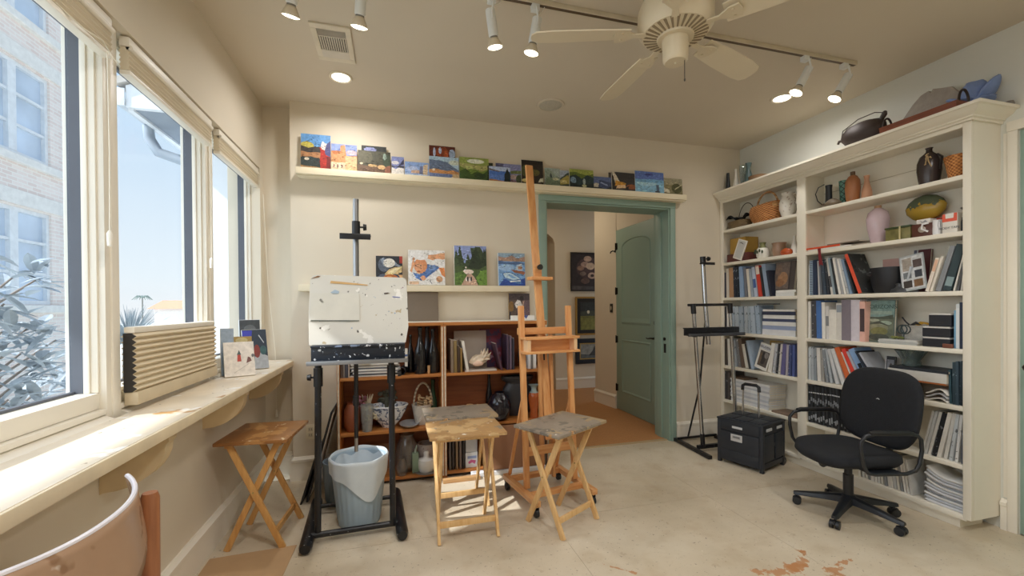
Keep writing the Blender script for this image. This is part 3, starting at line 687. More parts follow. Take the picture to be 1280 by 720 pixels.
# ---------------------------------------------------------------- second metal easel, by the bookcase
e = thing('metal_easel', 'empty black and chrome metal easel beside the bookcase', 'easel', (2.98, 3.45, 0), world=True)
m_chr = C('#b9bbbd', .22, .95, var=.08, sc=4)
mesh('runner', B(m_bk).box(-.02, .02, 0, .56, .004, .036, .004, Matrix.Translation((2.745, 3.245, 0)) @ Matrix.Rotation(R(-4), 4, 'Z')), e)
mesh('runner', B(m_bk).box(-.02, .02, 0, .50, .004, .036, .004, Matrix.Translation((3.26, 3.26, 0)) @ Matrix.Rotation(R(2), 4, 'Z')), e)
mesh('floor_bar', B(m_bk).box(2.78, 3.25, 3.745, 3.765, .028, .05, .003), e)
mesh('floor_bar', B(m_bk).box(2.78, 3.27, 3.44, 3.475, .028, .062, .003), e)
for x0, x1 in ((2.838, 2.735), (3.235, 3.155)):
    mesh('leg', B(m_chr).tube([(x0, 3.455, .05), (x1, 3.455, 1.40)], .0175, 12), e)
    mesh('leg_sleeve', B(m_bk).tube([(x0, 3.455, .045), (x0-.008, 3.455, .17)], .021, 12), e)
    b = B(m_bk).tube([(x1+.006, 3.455, 1.32), (x1-.001, 3.455, 1.415)], .024, 12); mesh('top_cap', b, e)
    b = B(m_bk).tube([(x1+.018, 3.455, 1.10), (x1+.012, 3.455, 1.17)], .025, 12).cyl((x1+.015, 3.455, 1.12), (x1+.06, 3.44, 1.12), .006).cyl((x1+.055, 3.44, 1.12), (x1+.075, 3.436, 1.12), .021, .017, 10); mesh('clamp', b, e)
mesh('cross_bar', B(m_bk).tube([(2.68, 3.455, 1.402), (3.17, 3.455, 1.405)], .013, 10), e)
mesh('mast', B(m_chr).tube([(2.935, 3.49, 1.02), (2.905, 3.50, 1.45), (2.89, 3.51, 1.86)], .021, 14), e)
b = B(m_bk).box(2.845, 2.97, 3.44, 3.50, 1.795, 1.808, .002).box(2.845, 2.97, 3.436, 3.442, 1.785, 1.81, .002); mesh('top_holder', b, e)
b = B(m_bk).tube([(2.893, 3.508, 1.80), (2.891, 3.51, 1.87)], .027, 12).cyl((2.89, 3.51, 1.85), (2.945, 3.50, 1.85), .006).cyl((2.94, 3.50, 1.85), (2.96, 3.497, 1.85), .022, .018, 10); mesh('knob', b, e)
b = B(m_bk).box(2.595, 3.215, 3.40, 3.412, 1.12, 1.185, .003).box(2.595, 3.215, 3.34, 3.412, 1.118, 1.13, .002).box(2.60, 3.20, 3.385, 3.43, 1.18, 1.19, .002); mesh('tray', b, e)
mesh('tray_lip', B(C('#54565a', .4, .6)).box(2.59, 3.22, 3.33, 3.342, 1.112, 1.14, .002), e)
mesh('rear_rod', B(m_bk).tube([(2.93, 3.52, 1.30), (2.925, 3.60, .60), (2.90, 3.75, .05)], .009, 8), e)
# ---------------------------------------------------------------- rolling crate
m_cr = C('#262b33', .5, var=.12, sc=5)
A = Vector((2.795, 3.215, 0)); ang = math.atan2(-.383, .124)
cr = thing('rolling_crate', 'black folding plastic crate on wheels with a telescopic handle in front of the bookcase', 'crate', (A.x, A.y, 0), ang)
# local x runs along the face towards the viewer, local y along the short side
w, d, z0, z1 = .395, .375, .03, .405
b = B(m_cr); b.box(.012, w-.012, .012, d-.012, z0, z1-.012)
mesh('body', b, cr)
b = B(m_cr)
for x in (0, w-.03): 
    for y in (0, d-.03): mesh('corner_post', B(m_cr).box(x, x+.03, y, y+.03, z0-.028, z1-.0205, .004), cr)
b.box(.0302, w-.0302, -.001, .0118, z0, .1245, .003).box(.0302, w-.0302, -.003, .0118, .125, .29, .003).box(.0302, w-.0302, -.001, .0118, .2955, z1-.0205, .003)
mesh('front_panel', b, cr); b = B(m_cr)
b.box(w-.013, w, .03, d*.5, z0+.06, z1-.10, .003).box(w-.013, w, d*.56, d-.03, z0+.06, z1-.10, .003).box(w-.016, w-.002, .03, d-.03, .20, .225, .002).box(w-.018, w-.004, .03, d-.03, z0, .075, .003)
mesh('end_panel', b, cr)
b = B(m_cr); b.box(-.004, w+.004, -.004, d+.004, z1-.02, z1-.006, .003)
for i in range(3):
    for j in range(2): b.box(.02+i*.122, .02+i*.122+.108, .02+j*.178, .02+j*.178+.158, z1-.007, z1, .003)
mesh('lid', b, cr)
b = B(C('#c9ccd0', .4)); b.box(.135, .225, -.0025, .004, .325, .345, .002); b.box(w-.004, w+.002, .06, .15, .338, .362, .002).box(w-.004, w+.002, .235, .32, .338, .362, .002); mesh('grip_slots', b, cr, label='pale grip openings')
lb = mesh('name_plate', B(C('#c7c8c9', .35)).box(.125, .225, -.019+.0145, .0, .215, .275, .003).use(C('#9fa0a2', .4)).box(.14, .21, -.0052, -.003, .238, .262), cr, label='light grey name plate')
b = B(C('#5f6165', .5)); b.box(.148, .2025, -.006, -.005, .247, .256)
mesh('plate_text', b, cr)
for x in (.035, w-.02):
    bq = B(C('#1b1c1f', .4)).tube([(x-.012, d+.012, .032), (x+.012, d+.012, .032)], .032, 18); k = mesh('wheel', bq, cr)
    mesh('hub', B(C('#77797d', .35, .6)).tube([(x-.014, d+.012, .032), (x+.014, d+.012, .032)], .010, 12), k)
h = B(C('#a7a9ab', .25, .9))
hx = (.125, .262); hy = .20
for x in hx: h.tube([(x, hy, z1-.01), (x, hy, .66)], .008, 8)
hr = mesh('handle_rails', h, cr, label='silver telescopic handle rails')
mesh('handle_grip', B(m_black).tube([(hx[0]-.004, hy, .635), (hx[0]-.002, hy, .675), (hx[0]+.02, hy, .69), (hx[1]-.02, hy, .69), (hx[1]+.002, hy, .675), (hx[1]+.004, hy, .635)], .014, 10), cr)
# ---------------------------------------------------------------- office chair
m_fab = C('#171a20', .85, var=.15, sc=30, bump=.3); m_pl = C('#1d2025', .4, var=.1)
oc = thing('office_chair', 'black fabric swivel office chair with loop arms in front of the bookcase', 'chair', (2.90, 2.14, 0), R(168))
base = B(m_pl)
for a in (129, 203, 278, 340, 58):
    a2 = R(a-168); dx, dy = cos(a2), sin(a2)
    sp = B(m_pl); side = (-dy, dx, 0)
    T = Matrix(((dx, -dy, 0, 0), (dy, dx, 0, 0), (0, 0, 1, 0), (0, 0, 0, 1)))
    sp.M = T
    sec = [(.02, .036, .085, .135), (.10, .030, .082, .122), (.22, .022, .072, .100), (.285, .020, .066, .088), (.305, .014, .066, .084)]
    rings = []
    for x, hw, za, zb in sec: rings.append([sp.v(p) for p in ((x, -hw, za), (x, hw, za), (x, hw*.8, zb-.006), (x, hw*.5, zb), (x, -hw*.5, zb), (x, -hw*.8, zb-.006))])
    for A_, Q_ in zip(rings, rings[1:]):
        for k in range(6): sp._f([A_[k], A_[(k+1) % 6], Q_[(k+1) % 6], Q_[k]])
    sp._f(rings[0][::-1]); sp._f(rings[-1])
    k = mesh('base_spoke', sp, oc)
    c = B(m_pl); c.M = T
    for y in (-.017, .017): c.tube([(.285, y-.010, .026), (.285, y-.009, .026), (.285, y+.009, .026), (.285, y+.010, .026)], [.020, .026, .026, .020], 18)
    c.cyl((.285, 0, .03), (.285, 0, .066), .006).prism([(.258, .03), (.262, .05), (.285, .058), (.308, .05), (.312, .03)], 'y', -.006, .006)
    mesh('caster', c, oc)
mesh('hub', B(m_pl).lathe([(.034, .078), (.044, .085), (.044, .128), (.034, .138), (.029, .14), (.029, .27), (.022, .272), (.022, .37)], n=24), oc)
b = B(m_pl); b.box(-.11, .11, -.06, .06, .355, .385, .01).box(-.24, -.05, -.03, .03, .36, .378, .004); b.cyl((.06, -.06, .352), (.10, -.10, .345), .008).tube([(.11, -.04, .345), (.16, -.03, .335)], .026, 14)
mesh('mechanism', b, oc)
def seatf(u, v):
    a = 2*pi*u; c, s = cos(a), sin(a); e = .62
    x = abs(c)**e*(1 if c > 0 else -1)*.245; y = abs(s)**e*(1 if s > 0 else -1)*.255
    prof = [(0, .386), (.72, .386), (.93, .392), (1.0, .418), (.985, .444), (.9, .456), (.55, .458), (0, .454)]
    i = min(6, int(v*7)); k = v*7-i; r = prof[i][0]*(1-k)+prof[i+1][0]*k; z = prof[i][1]*(1-k)+prof[i+1][1]*k
    X = x*r
    return (X+.02, y*r, z - .030*max(0, (X-.10)/.15)**2 + .012*(y*r/.25)**2*(1 if z > .44 else 0))
mesh('seat', B(m_fab).grid(seatf, 56, 15, True), oc, smooth=80)
def backf(u, v):
    a = 2*pi*u; c, s = cos(a), sin(a); e = .55
    y = abs(c)**e*(1 if c > 0 else -1)*.290; z = abs(s)**e*(1 if s > 0 else -1)*.25
    if z < 0: y *= 1-.10*(z/.25)**2
    else: y *= 1-.07*(z/.25)**2
    prof = [(0, -.028), (.8, -.028), (.97, -.016), (1, 0), (.97, .018), (.85, .030), (.5, .034), (0, .034)]
    i = min(6, int(v*7)); k = v*7-i; r = prof[i][0]*(1-k)+prof[i+1][0]*k; x = prof[i][1]*(1-k)+prof[i+1][1]*k
    yy, zz = y*r, z*r
    return (-.235+x+.35*yy*yy-.16*zz, yy, .715+zz)
mesh('backrest', B(m_fab).grid(backf, 64, 15, True), oc, smooth=80)
mesh('back_tag', B(C('#e8eaec', .5)).prism([(-.012, .762), (.0, .768), (.012, .762), (.012, .765), (.0, .772), (-.012, .765)], 'x', -.213, -.208), oc, label='small white mark on the backrest')
mesh('back_support', B(m_pl).tube([(-.20, 0, .37), (-.27, 0, .38), (-.295, 0, .44), (-.285, 0, .56), (-.275, 0, .70)], [.02, .02, .02, .02, .018], 10), oc)
for sy in (-1, 1):
    y = sy*.298
    loop = [(-.16, y, .40), (-.185, y, .44), (-.20, y, .52), (-.195, y, .585), (-.17, y, .612), (-.12, y, .620), (.10, y, .626), (.155, y, .615), (.185, y, .58), (.185, y, .52), (.165, y, .43), (.14, y, .395), (.10, y, .385), (-.10, y, .383)]
    a_ = mesh('armrest', B(m_pl).tube(loop, .0108, 10, closed=True), oc)
    mesh('arm_pad', B(C('#16181b', .5)).tube([(-.145, y, .622), (-.12, y, .627), (.10, y, .633), (.13, y, .630)], [.011, .0155, .0155, .011], 12), a_)
    mesh('arm_bracket', B(m_pl).box(-.10, .10, sy*.16, y, .374, .384, .003), a_)
# ---------------------------------------------------------------- wooden chair in the corner of the view
fc = thing('wooden_chair', 'round-post wooden chair with a curved back drawn up to the worktop', 'chair', (-.80, 1.17, 0), world=True)
m_fch = WOOD('#8a5636', '#a56d48', 'z', .35)
mesh('leg', B(m_fch).tube([(-.66, 1.40, 0), (-.652, 1.392, .45), (-.648, 1.388, .885), (-.648, 1.388, .90)], [.016, .021, .0215, .017], 18), fc)
mesh('leg', B(m_fch).tube([(-.66, .94, 0), (-.652, .948, .45), (-.648, .952, .885), (-.648, .952, .90)], [.016, .021, .0215, .017], 18), fc)
for y in (.95, 1.39): mesh('leg', B(m_fch).tube([(-1.0, y, 0), (-1.0, y, .43)], [.015, .020], 14), fc)
mesh('seat', B(m_fch).box(-1.03, -.66, .945, 1.395, .43, .45, .01), fc)
mesh('stretcher', B(m_fch).cyl((-1.0, .95, .2), (-1.0, 1.39, .2), .011).cyl((-.655, .945, .25), (-.655, 1.395, .25), .011), fc)
def slat(u, v):
    s = -1+2*u; y = 1.17+.262*s; x = -.676+.052*(1-s*s) - .045*abs(s)**3
    top = .925+.012*s*s; hgt = .20-.115*abs(s)**1.6
    return (x+.02*(1-v), y, top-hgt+hgt*v)
mb = B(SPECK('#a98a70', [('#c9b8a8', 12, .66), ('#8f6f55', 7, .58)], rough=.25, var=.08))
mb.grid(slat, 41, 9); mesh('back_slat', mb, fc, solid=.011, smooth=60)
ce = B(C('#dcd8de', .3)); ce.tube([Vector(slat(i/40, 1))+Vector((0, 0, .001)) for i in range(41)], .0062, 8); mesh('slat_edge', ce, fc, label='pale painted top edge of the back slat')  # painted edge; the light it reflects is included in this pale colour
# cardboard on the floor
b = B(C('#b4946f', .85, var=.06))
b.prism([(-1.0, 2.0), (-.60, 2.0), (-.575, 2.45), (-.567, 2.765), (-.80, 2.755), (-1.005, 2.745)], 'z', .0015, .005)
mesh('cardboard_sheet', b, None, 'flat brown cardboard sheet lying on the floor below the worktop', 'cardboard')
# ---------------------------------------------------------------- ceiling: fan, track, spots, grille
m_fan = C('#d8cbb0', .4, var=.03, sc=3)
fx, fy = 1.345, 1.82
fan = thing('ceiling_fan', 'cream five-bladed ceiling fan with a slotted motor housing', 'fan', (fx, fy, 2.58))
b = B(m_fan); b.lathe([(.0, .499), (.012, .498), (.012, .33), (0, .33)], n=14); b.lathe([(.055, .4995), (.06, .475), (.03, .44), (.014, .435)], n=28); mesh('downrod', b, fan)
b = B(m_fan); b.lathe([(.07, .135), (.155, .155), (.178, .185), (.178, .265), (.165, .30), (.10, .325), (.03, .335), (.0, .336)], n=56); mesh('motor_housing', b, fan)
b = B(C('#8c7c62', .7))
for k in range(30):
    a = 2*pi*k/30; T = Matrix.Rotation(a, 4, 'Z')
    b.prism([(.088, -.0035), (.150, -.0065), (.150, .0065), (.088, .0035)], 'z', 0, .003, T @ Matrix(((1, 0, 0, 0), (0, 1, 0, 0), (.2353, 0, 1, .1155), (0, 0, 0, 1))))
mesh('vent_slots', b, fan, label='dark slots around the motor housing')
mesh('collar', B(m_fan).lathe([(.062, .128), (.085, .128), (.088, .14), (.062, .142)], n=40), fan)
mesh('switch_housing', B(m_fan).lathe([(0, .015), (.05, .015), (.058, .025), (.060, .04), (.062, .135), (0, .136)], n=40), fan)
b = B(C('#e6dec8', .3)); b.blob((.0, 0, .013), (.007, .007, .005), 1); b.blob((.045, -.04, .09), (.006, .006, .006), 1); mesh('screw', b, fan)
b = B(C('#5a5348', .4, .4)).tube([(.03, -.03, .016), (.03, -.03, -.075)], .0022, 6); b.blob((.03, -.03, -.08), (.005, .005, .009), 1); mesh('pull_chain', b, fan, label='dark pull chain')
for k in range(5):
    a = R(18+72*k); T = Matrix.Rotation(a, 4, 'Z')
    b = B(m_fan); b.M = T
    b.prism([(.14, -.018), (.20, -.012), (.25, -.045), (.29, -.048), (.30, 0), (.29, .048), (.25, .045), (.20, .012), (.14, .018)], 'z', .150, .157)
    b.cyl((.262, -.025, .146), (.262, -.025, .15), .006, n=8).cyl((.262, .025, .146), (.262, .025, .15), .006, n=8)
    ir = mesh('blade_iron', b, fan)
    b = B(C('#ddd1b8', .45, var=.03, sc=3)); b.M = T @ Matrix.Translation((0, 0, .163)) @ Matrix.Rotation(R(-12), 4, 'X')
    pl = [(.225, -.055), (.40, -.066), (.60, -.070), (.68, -.062), (.705, -.035), (.71, 0), (.705, .035), (.68, .062), (.60, .070), (.40, .066), (.225, .055)]
    b.prism(pl, 'z', -.003, .003); mesh('blade', b, fan)
tr = thing('track_light', 'long brown-slotted ceiling track carrying the white spotlights', 'track', (1.9, 2.235, 3.05), world=True)
mesh('rail', B(C('#cfc4ac', .5)).box(-.9, 3.10, 2.218, 2.252, 3.055, 3.0795, .002), tr)
mesh('slot', B(C('#5b4a38', .5)).box(-.9, 3.095, 2.226, 2.244, 3.053, 3.0555), tr, label='brown slot of the track')
m_head = C('#dfe1df', .35, var=.02); m_em = EMIT('#fff1d6', 7)
HEADS = [((-.45, 2.235), (-.05, .12), 'white track spotlight cut off by the top of the picture, leftmost of six'),
         ((-.145, 2.235), (-.03, .10), 'white track spotlight beside the ceiling grille, second of six from the left'),
         ((.515, 2.235), (.055, .05), 'white track spotlight hanging above the tray tables, third of six from the left'),
         ((.76, 2.235), (-.045, .05), 'white track spotlight just left of the ceiling fan'),
         ((2.655, 2.235), (-.14, .06), 'white track spotlight right of the ceiling fan beside the bright recessed lamp'),
         ((3.00, 2.235), (-.15, .07), 'white track spotlight at the end of the track over the bookcase')]
SPOTS = []
for (x, y), (tx, ty), lab in HEADS:
    h = thing('spotlight', lab, 'spotlight', (x, y, 3.055), group='track spotlights')
    d = Vector((tx, ty, -.30)).normalized()
    b = B(m_head); b.box(-.022, .022, -.018, .018, -.035, -.0015, .004); mesh('adapter', b, h)
    top = Vector((0, .0, -.075))+Vector((-d.x, -d.y, 0))*.06
    b = B(m_head); b.tube([(0, -.03, -.03), (-.0, -.036, -.06), top+d*.03+Vector((0, -.031, 0)), top+d*.055+Vector((0, -.026, 0))], .006, 8); mesh('yoke', b, h)
    zax = -d; xax = Vector((1, 0, 0)); xax = (xax-zax*xax.dot(zax)).normalized(); yax = zax.cross(xax)
    T = Matrix((xax, yax, zax)).transposed().to_4x4(); T.translation = top
    b = B(m_head); b.M = T; b.lathe([(.022, 0), (.026, -.004), (.026, -.130), (.022, -.134)], n=24); mesh('barrel', b, h)
    b = B(C('#7c7870', .4)); b.M = T; b.lathe([(.021, -.134), (.021, -.142)], n=20); mesh('bulb_neck', b, h)
    b = B(C('#cfc3ad', .35)); b.M = T; b.lathe([(.040, -.186), (.036, -.172), (.025, -.150), (.021, -.142)], n=24, cap=False); bu = mesh('bulb', b, h, solid=.0015)
    b = B(m_em); b.M = T; b.lathe([(0, -.190), (.030, -.189), (.039, -.185), (0, -.183)], n=24); mesh('bulb_face', b, h)
    b = B(C('#e4dfd2', .5)); b.tube([top+Vector((0, .005, 0)), top+Vector((.02, .01, .03)), Vector((.045, .005, -.02)), Vector((.055, 0, -.003))], .0025, 6); mesh('flex', b, h)
    SPOTS.append((Vector((x, y, 3.055))+top+d*.20, d))
DL = [(-.36, 3.335, 'glowing recessed ceiling lamp beside the ceiling grille'), (3.05, 2.77, 'glowing recessed ceiling lamp next to the right-hand spotlights')]
for x, y, lab in DL:
    t = thing('ceiling_lamp', lab, 'ceiling lamp', (x, y, 3.06), group='recessed ceiling lamps')
    mesh('trim_ring', B(C('#efe6d2', .4)).lathe([(.062, .019), (.062, .013), (.075, .010), (.082, .0195)], n=32, cap=False), t, solid=.002)
    mesh('lens', B(EMIT('#fff6e4', 6)).lathe([(0, .0125), (.06, .013), (.0615, .018), (0, .0185)], n=32), t)
t = thing('ceiling_speaker', 'round flush speaker grille in the ceiling near the doorway', 'speaker', (1.272, 3.357, 3.068))
mesh('rim', B(m_ceil).lathe([(.095, .011), (.097, .004), (.11, .004), (.115, .0115)], n=40, cap=False), t, solid=.002)
mesh('grille', B(C('#b9b3a4', .7, var=.1, sc=60)).lathe([(0, .003), (.07, .004), (.096, .007), (.096, .0115), (0, .0116)], n=40), t)
g = thing('air_vent', 'white ceiling air grille with dark louvres near the window wall', 'vent', (-.355, 2.93, 3.062))
b = B(C('#dad0bb', .5)); b.box(-.115, .115, -.20, -.155, .006, .0175, .003).box(-.115, .115, .145, .19, .006, .0175, .003).box(-.115, -.082, -.155, .145, .006, .0175, .003).box(.082, .115, -.155, .145, .006, .0175, .003); mesh('frame', b, g)
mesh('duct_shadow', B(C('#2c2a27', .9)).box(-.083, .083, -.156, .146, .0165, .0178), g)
b = B(C('#d2cabb', .5))
for k in range(12): b.box(-.076+k*.0135, -.069+k*.0135, -.085, .065, .006, .0165)
b.box(-.082, .082, -.092, -.085, .005, .0165).box(-.082, .082, .065, .145, .006, .012)
for k in range(4): b.box(-.08, .08, -.150+k*.015, -.1475+k*.015, .008, .0165)
mesh('louvres', b, g)
# ---------------------------------------------------------------- ledges on the back wall
b = B(C('#eadfc4', .45, var=.03)); b.box(-.742, 2.873, YB-.105, YB-.0005, 2.468, 2.522, .004).box(-.735, 2.866, YB-.09, YB-.0005, 2.455, 2.468, .003)
mesh('picture_ledge', b, None, 'long high white picture ledge above the doorway holding the row of landscapes', 'shelf')
b = B(C('#eadfc4', .45, var=.03)); b.box(-.735, 1.190, YB-.095, YB-.0005, 1.536, 1.588, .004)
mesh('picture_ledge', b, None, 'lower short white picture ledge above the low wooden shelves', 'shelf')
b = B(C('#e6ddc6', .4)); b.box(-.705, -.635, YB-.007, YB-.0003, .325, .445, .002); ol = mesh('wall_outlet', b, None, 'cream electrical outlet on the back wall near the corner', 'outlet')
q = B(C('#cfc5ad', .5)); 
for z in (.362, .408): q.box(-.687, -.653, YB-.009, YB-.0068, z-.016, z+.016, .002)
mesh('socket_face', q, ol)
q = B(C('#3a342c', .6))
for z in (.362, .408): q.box(-.679, -.676, YB-.0096, YB-.0088, z-.007, z+.008).box(-.664, -.661, YB-.0096, YB-.0088, z-.007, z+.008)
mesh('socket_slot', q, ol)
t = thing('pull_cord', 'white cord with a bell-shaped knob hanging beside the end of the worktop', 'cord', (-.93, 3.955, .50), world=True)
mesh('cord', B(C('#ece6d6', .6)).tube([(-1.02, 3.90, 2.33), (-1.0, 3.93, 1.6), (-.96, 3.955, 1.05), (-.955, 3.955, .9), (-.955, 3.955, .56)], .0022, 6), t)
mesh('knob', B(C('#f0ead9', .5)).lathe([(0, .495), (.013, .497), (.011, .53), (.006, .555), (0, .558)], (-.955, 3.955, 0), 14), t)
# ---------------------------------------------------------------- paintings
def painting(label, u0, v0, u1, v1, Y, zbase, bg, shapes, t=.018, lean=4, edge='#e9e2d2', name='painting', cat='painting', w=None, h=None, x=None, group=None, daubs=70, roll=0):
    """canvas leaning on the wall; shapes are painted areas in picture coordinates (0..1)"""
    a, c = at(u0, v1, Y=Y), at(u1, v0, Y=Y)
    w = w or c.x-a.x; h = h or c.z-zbase; x = a.x if x is None else x
    T = Matrix.Translation((x+w/2, Y, zbase+.0008+t/2*sin(R(lean)))) @ Matrix.Rotation(R(-lean), 4, 'X') @ Matrix.Rotation(R(roll), 4, 'Y')
    b = B(C(edge, .7, var=.05)); b.M = T; b.box(-w/2, w/2, -t/2, t/2, 0, h, .0015)
    def lay(mat, pts, k):
        b.use(mat); y = -t/2-.0004-.00025*k
        P = [((p[0]-.5)*w*.995, y, p[1]*h*.995+h*.0025) for p in pts]; b.poly(P)
    n = [0]; rp = random.Random(len(label)*31+int(u0)); done = []
    def rough(pts):
        out = []
        for i, p in enumerate(pts):
            q = pts[(i+1) % len(pts)]; L_ = math.hypot(q[0]-p[0], q[1]-p[1]); k = max(1, min(6, int(L_/.10)))
            for j in range(k):
                f = j/k; on = (p[0] in (0, 1) and p[0] == q[0]) or (p[1] in (0, 1) and p[1] == q[1]); am = 0 if on or j == 0 else .014
                out.append((p[0]+(q[0]-p[0])*f+rp.uniform(-am, am), p[1]+(q[1]-p[1])*f+rp.uniform(-am, am)))
        return out
    def inside(p, pts):
        r = False; j = len(pts)-1
        for i in range(len(pts)):
            if (pts[i][1] > p[1]) != (pts[j][1] > p[1]) and p[0] < (pts[j][0]-pts[i][0])*(p[1]-pts[i][1])/(pts[j][1]-pts[i][1])+pts[i][0]: r = not r
            j = i
        return r
    def shade(hx, k):
        c = [int(hx[i:i+2], 16) for i in (1, 3, 5)]; return '#%02x%02x%02x' % tuple(max(0, min(255, int(v*k+(6 if k > 1 else 0)))) for v in c)
    lay(C(bg, .6, var=.22, sc=45), [(0, 0), (1, 0), (1, 1), (0, 1)], 0)
    for h_, pts in shapes:
        n[0] += 1
        if len(pts) == 4 and not hasattr(pts[0], '__len__'):        # ellipse cx, cy, rx, ry
            cx, cy, rx, ry = pts; pts = [(cx+rx*cos(2*pi*k/16), cy+ry*sin(2*pi*k/16)) for k in range(16)]
        elif len(pts) == 5 and pts[0] == 'tri':
            _, cx, y0, y1, hw = pts; pts = [(cx-hw, y0), (cx+hw, y0), (cx+hw*.6, y0+(y1-y0)*.5), (cx, y1), (cx-hw*.55, y0+(y1-y0)*.55)]
        elif len(pts) == 5 and pts[0] == 'r':
            _, xa, ya, xb, yb = pts; pts = [(xa, ya), (xb, ya), (xb, yb), (xa, yb)]
        pts = [(min(1, max(0, p[0])), min(1, max(0, p[1]))) for p in pts]
        pts = rough(pts); done.append((h_, pts))
        lay(C(h_, .6, var=.25, sc=50), pts, n[0])
    for _ in range(daubs):                                          # separate brush strokes over the areas
        p = (rp.uniform(.04, .96), rp.uniform(.04, .96)); hx = bg
        for h_, pts in done:
            if inside(p, pts): hx = h_
        a_, l_, w_ = rp.uniform(-.5, .5), rp.uniform(.02, .055), rp.uniform(.008, .016); st = []
        for q in range(8):
            e, f = l_*cos(2*pi*q/8), w_*sin(2*pi*q/8); st.append((p[0]+e*cos(a_)-f*sin(a_), p[1]+e*sin(a_)+f*cos(a_)))
        n[0] += .1
        lay(C(shade(hx, rp.choice((.72, 1.22))), .6, var=.2, sc=50), [(min(1, max(0, x_)), min(1, max(0, y_))) for x_, y_ in st], n[0])
    return mesh(name, b, None, label, cat, group, smooth=0)
def hill(base, *ys):
    """band whose upper edge runs through evenly spaced heights"""
    n = len(ys)-1; return [(0, base)]+[(1, base)]+[(1-i/n, y) for i, y in enumerate(reversed(ys))]
ZL = 2.522
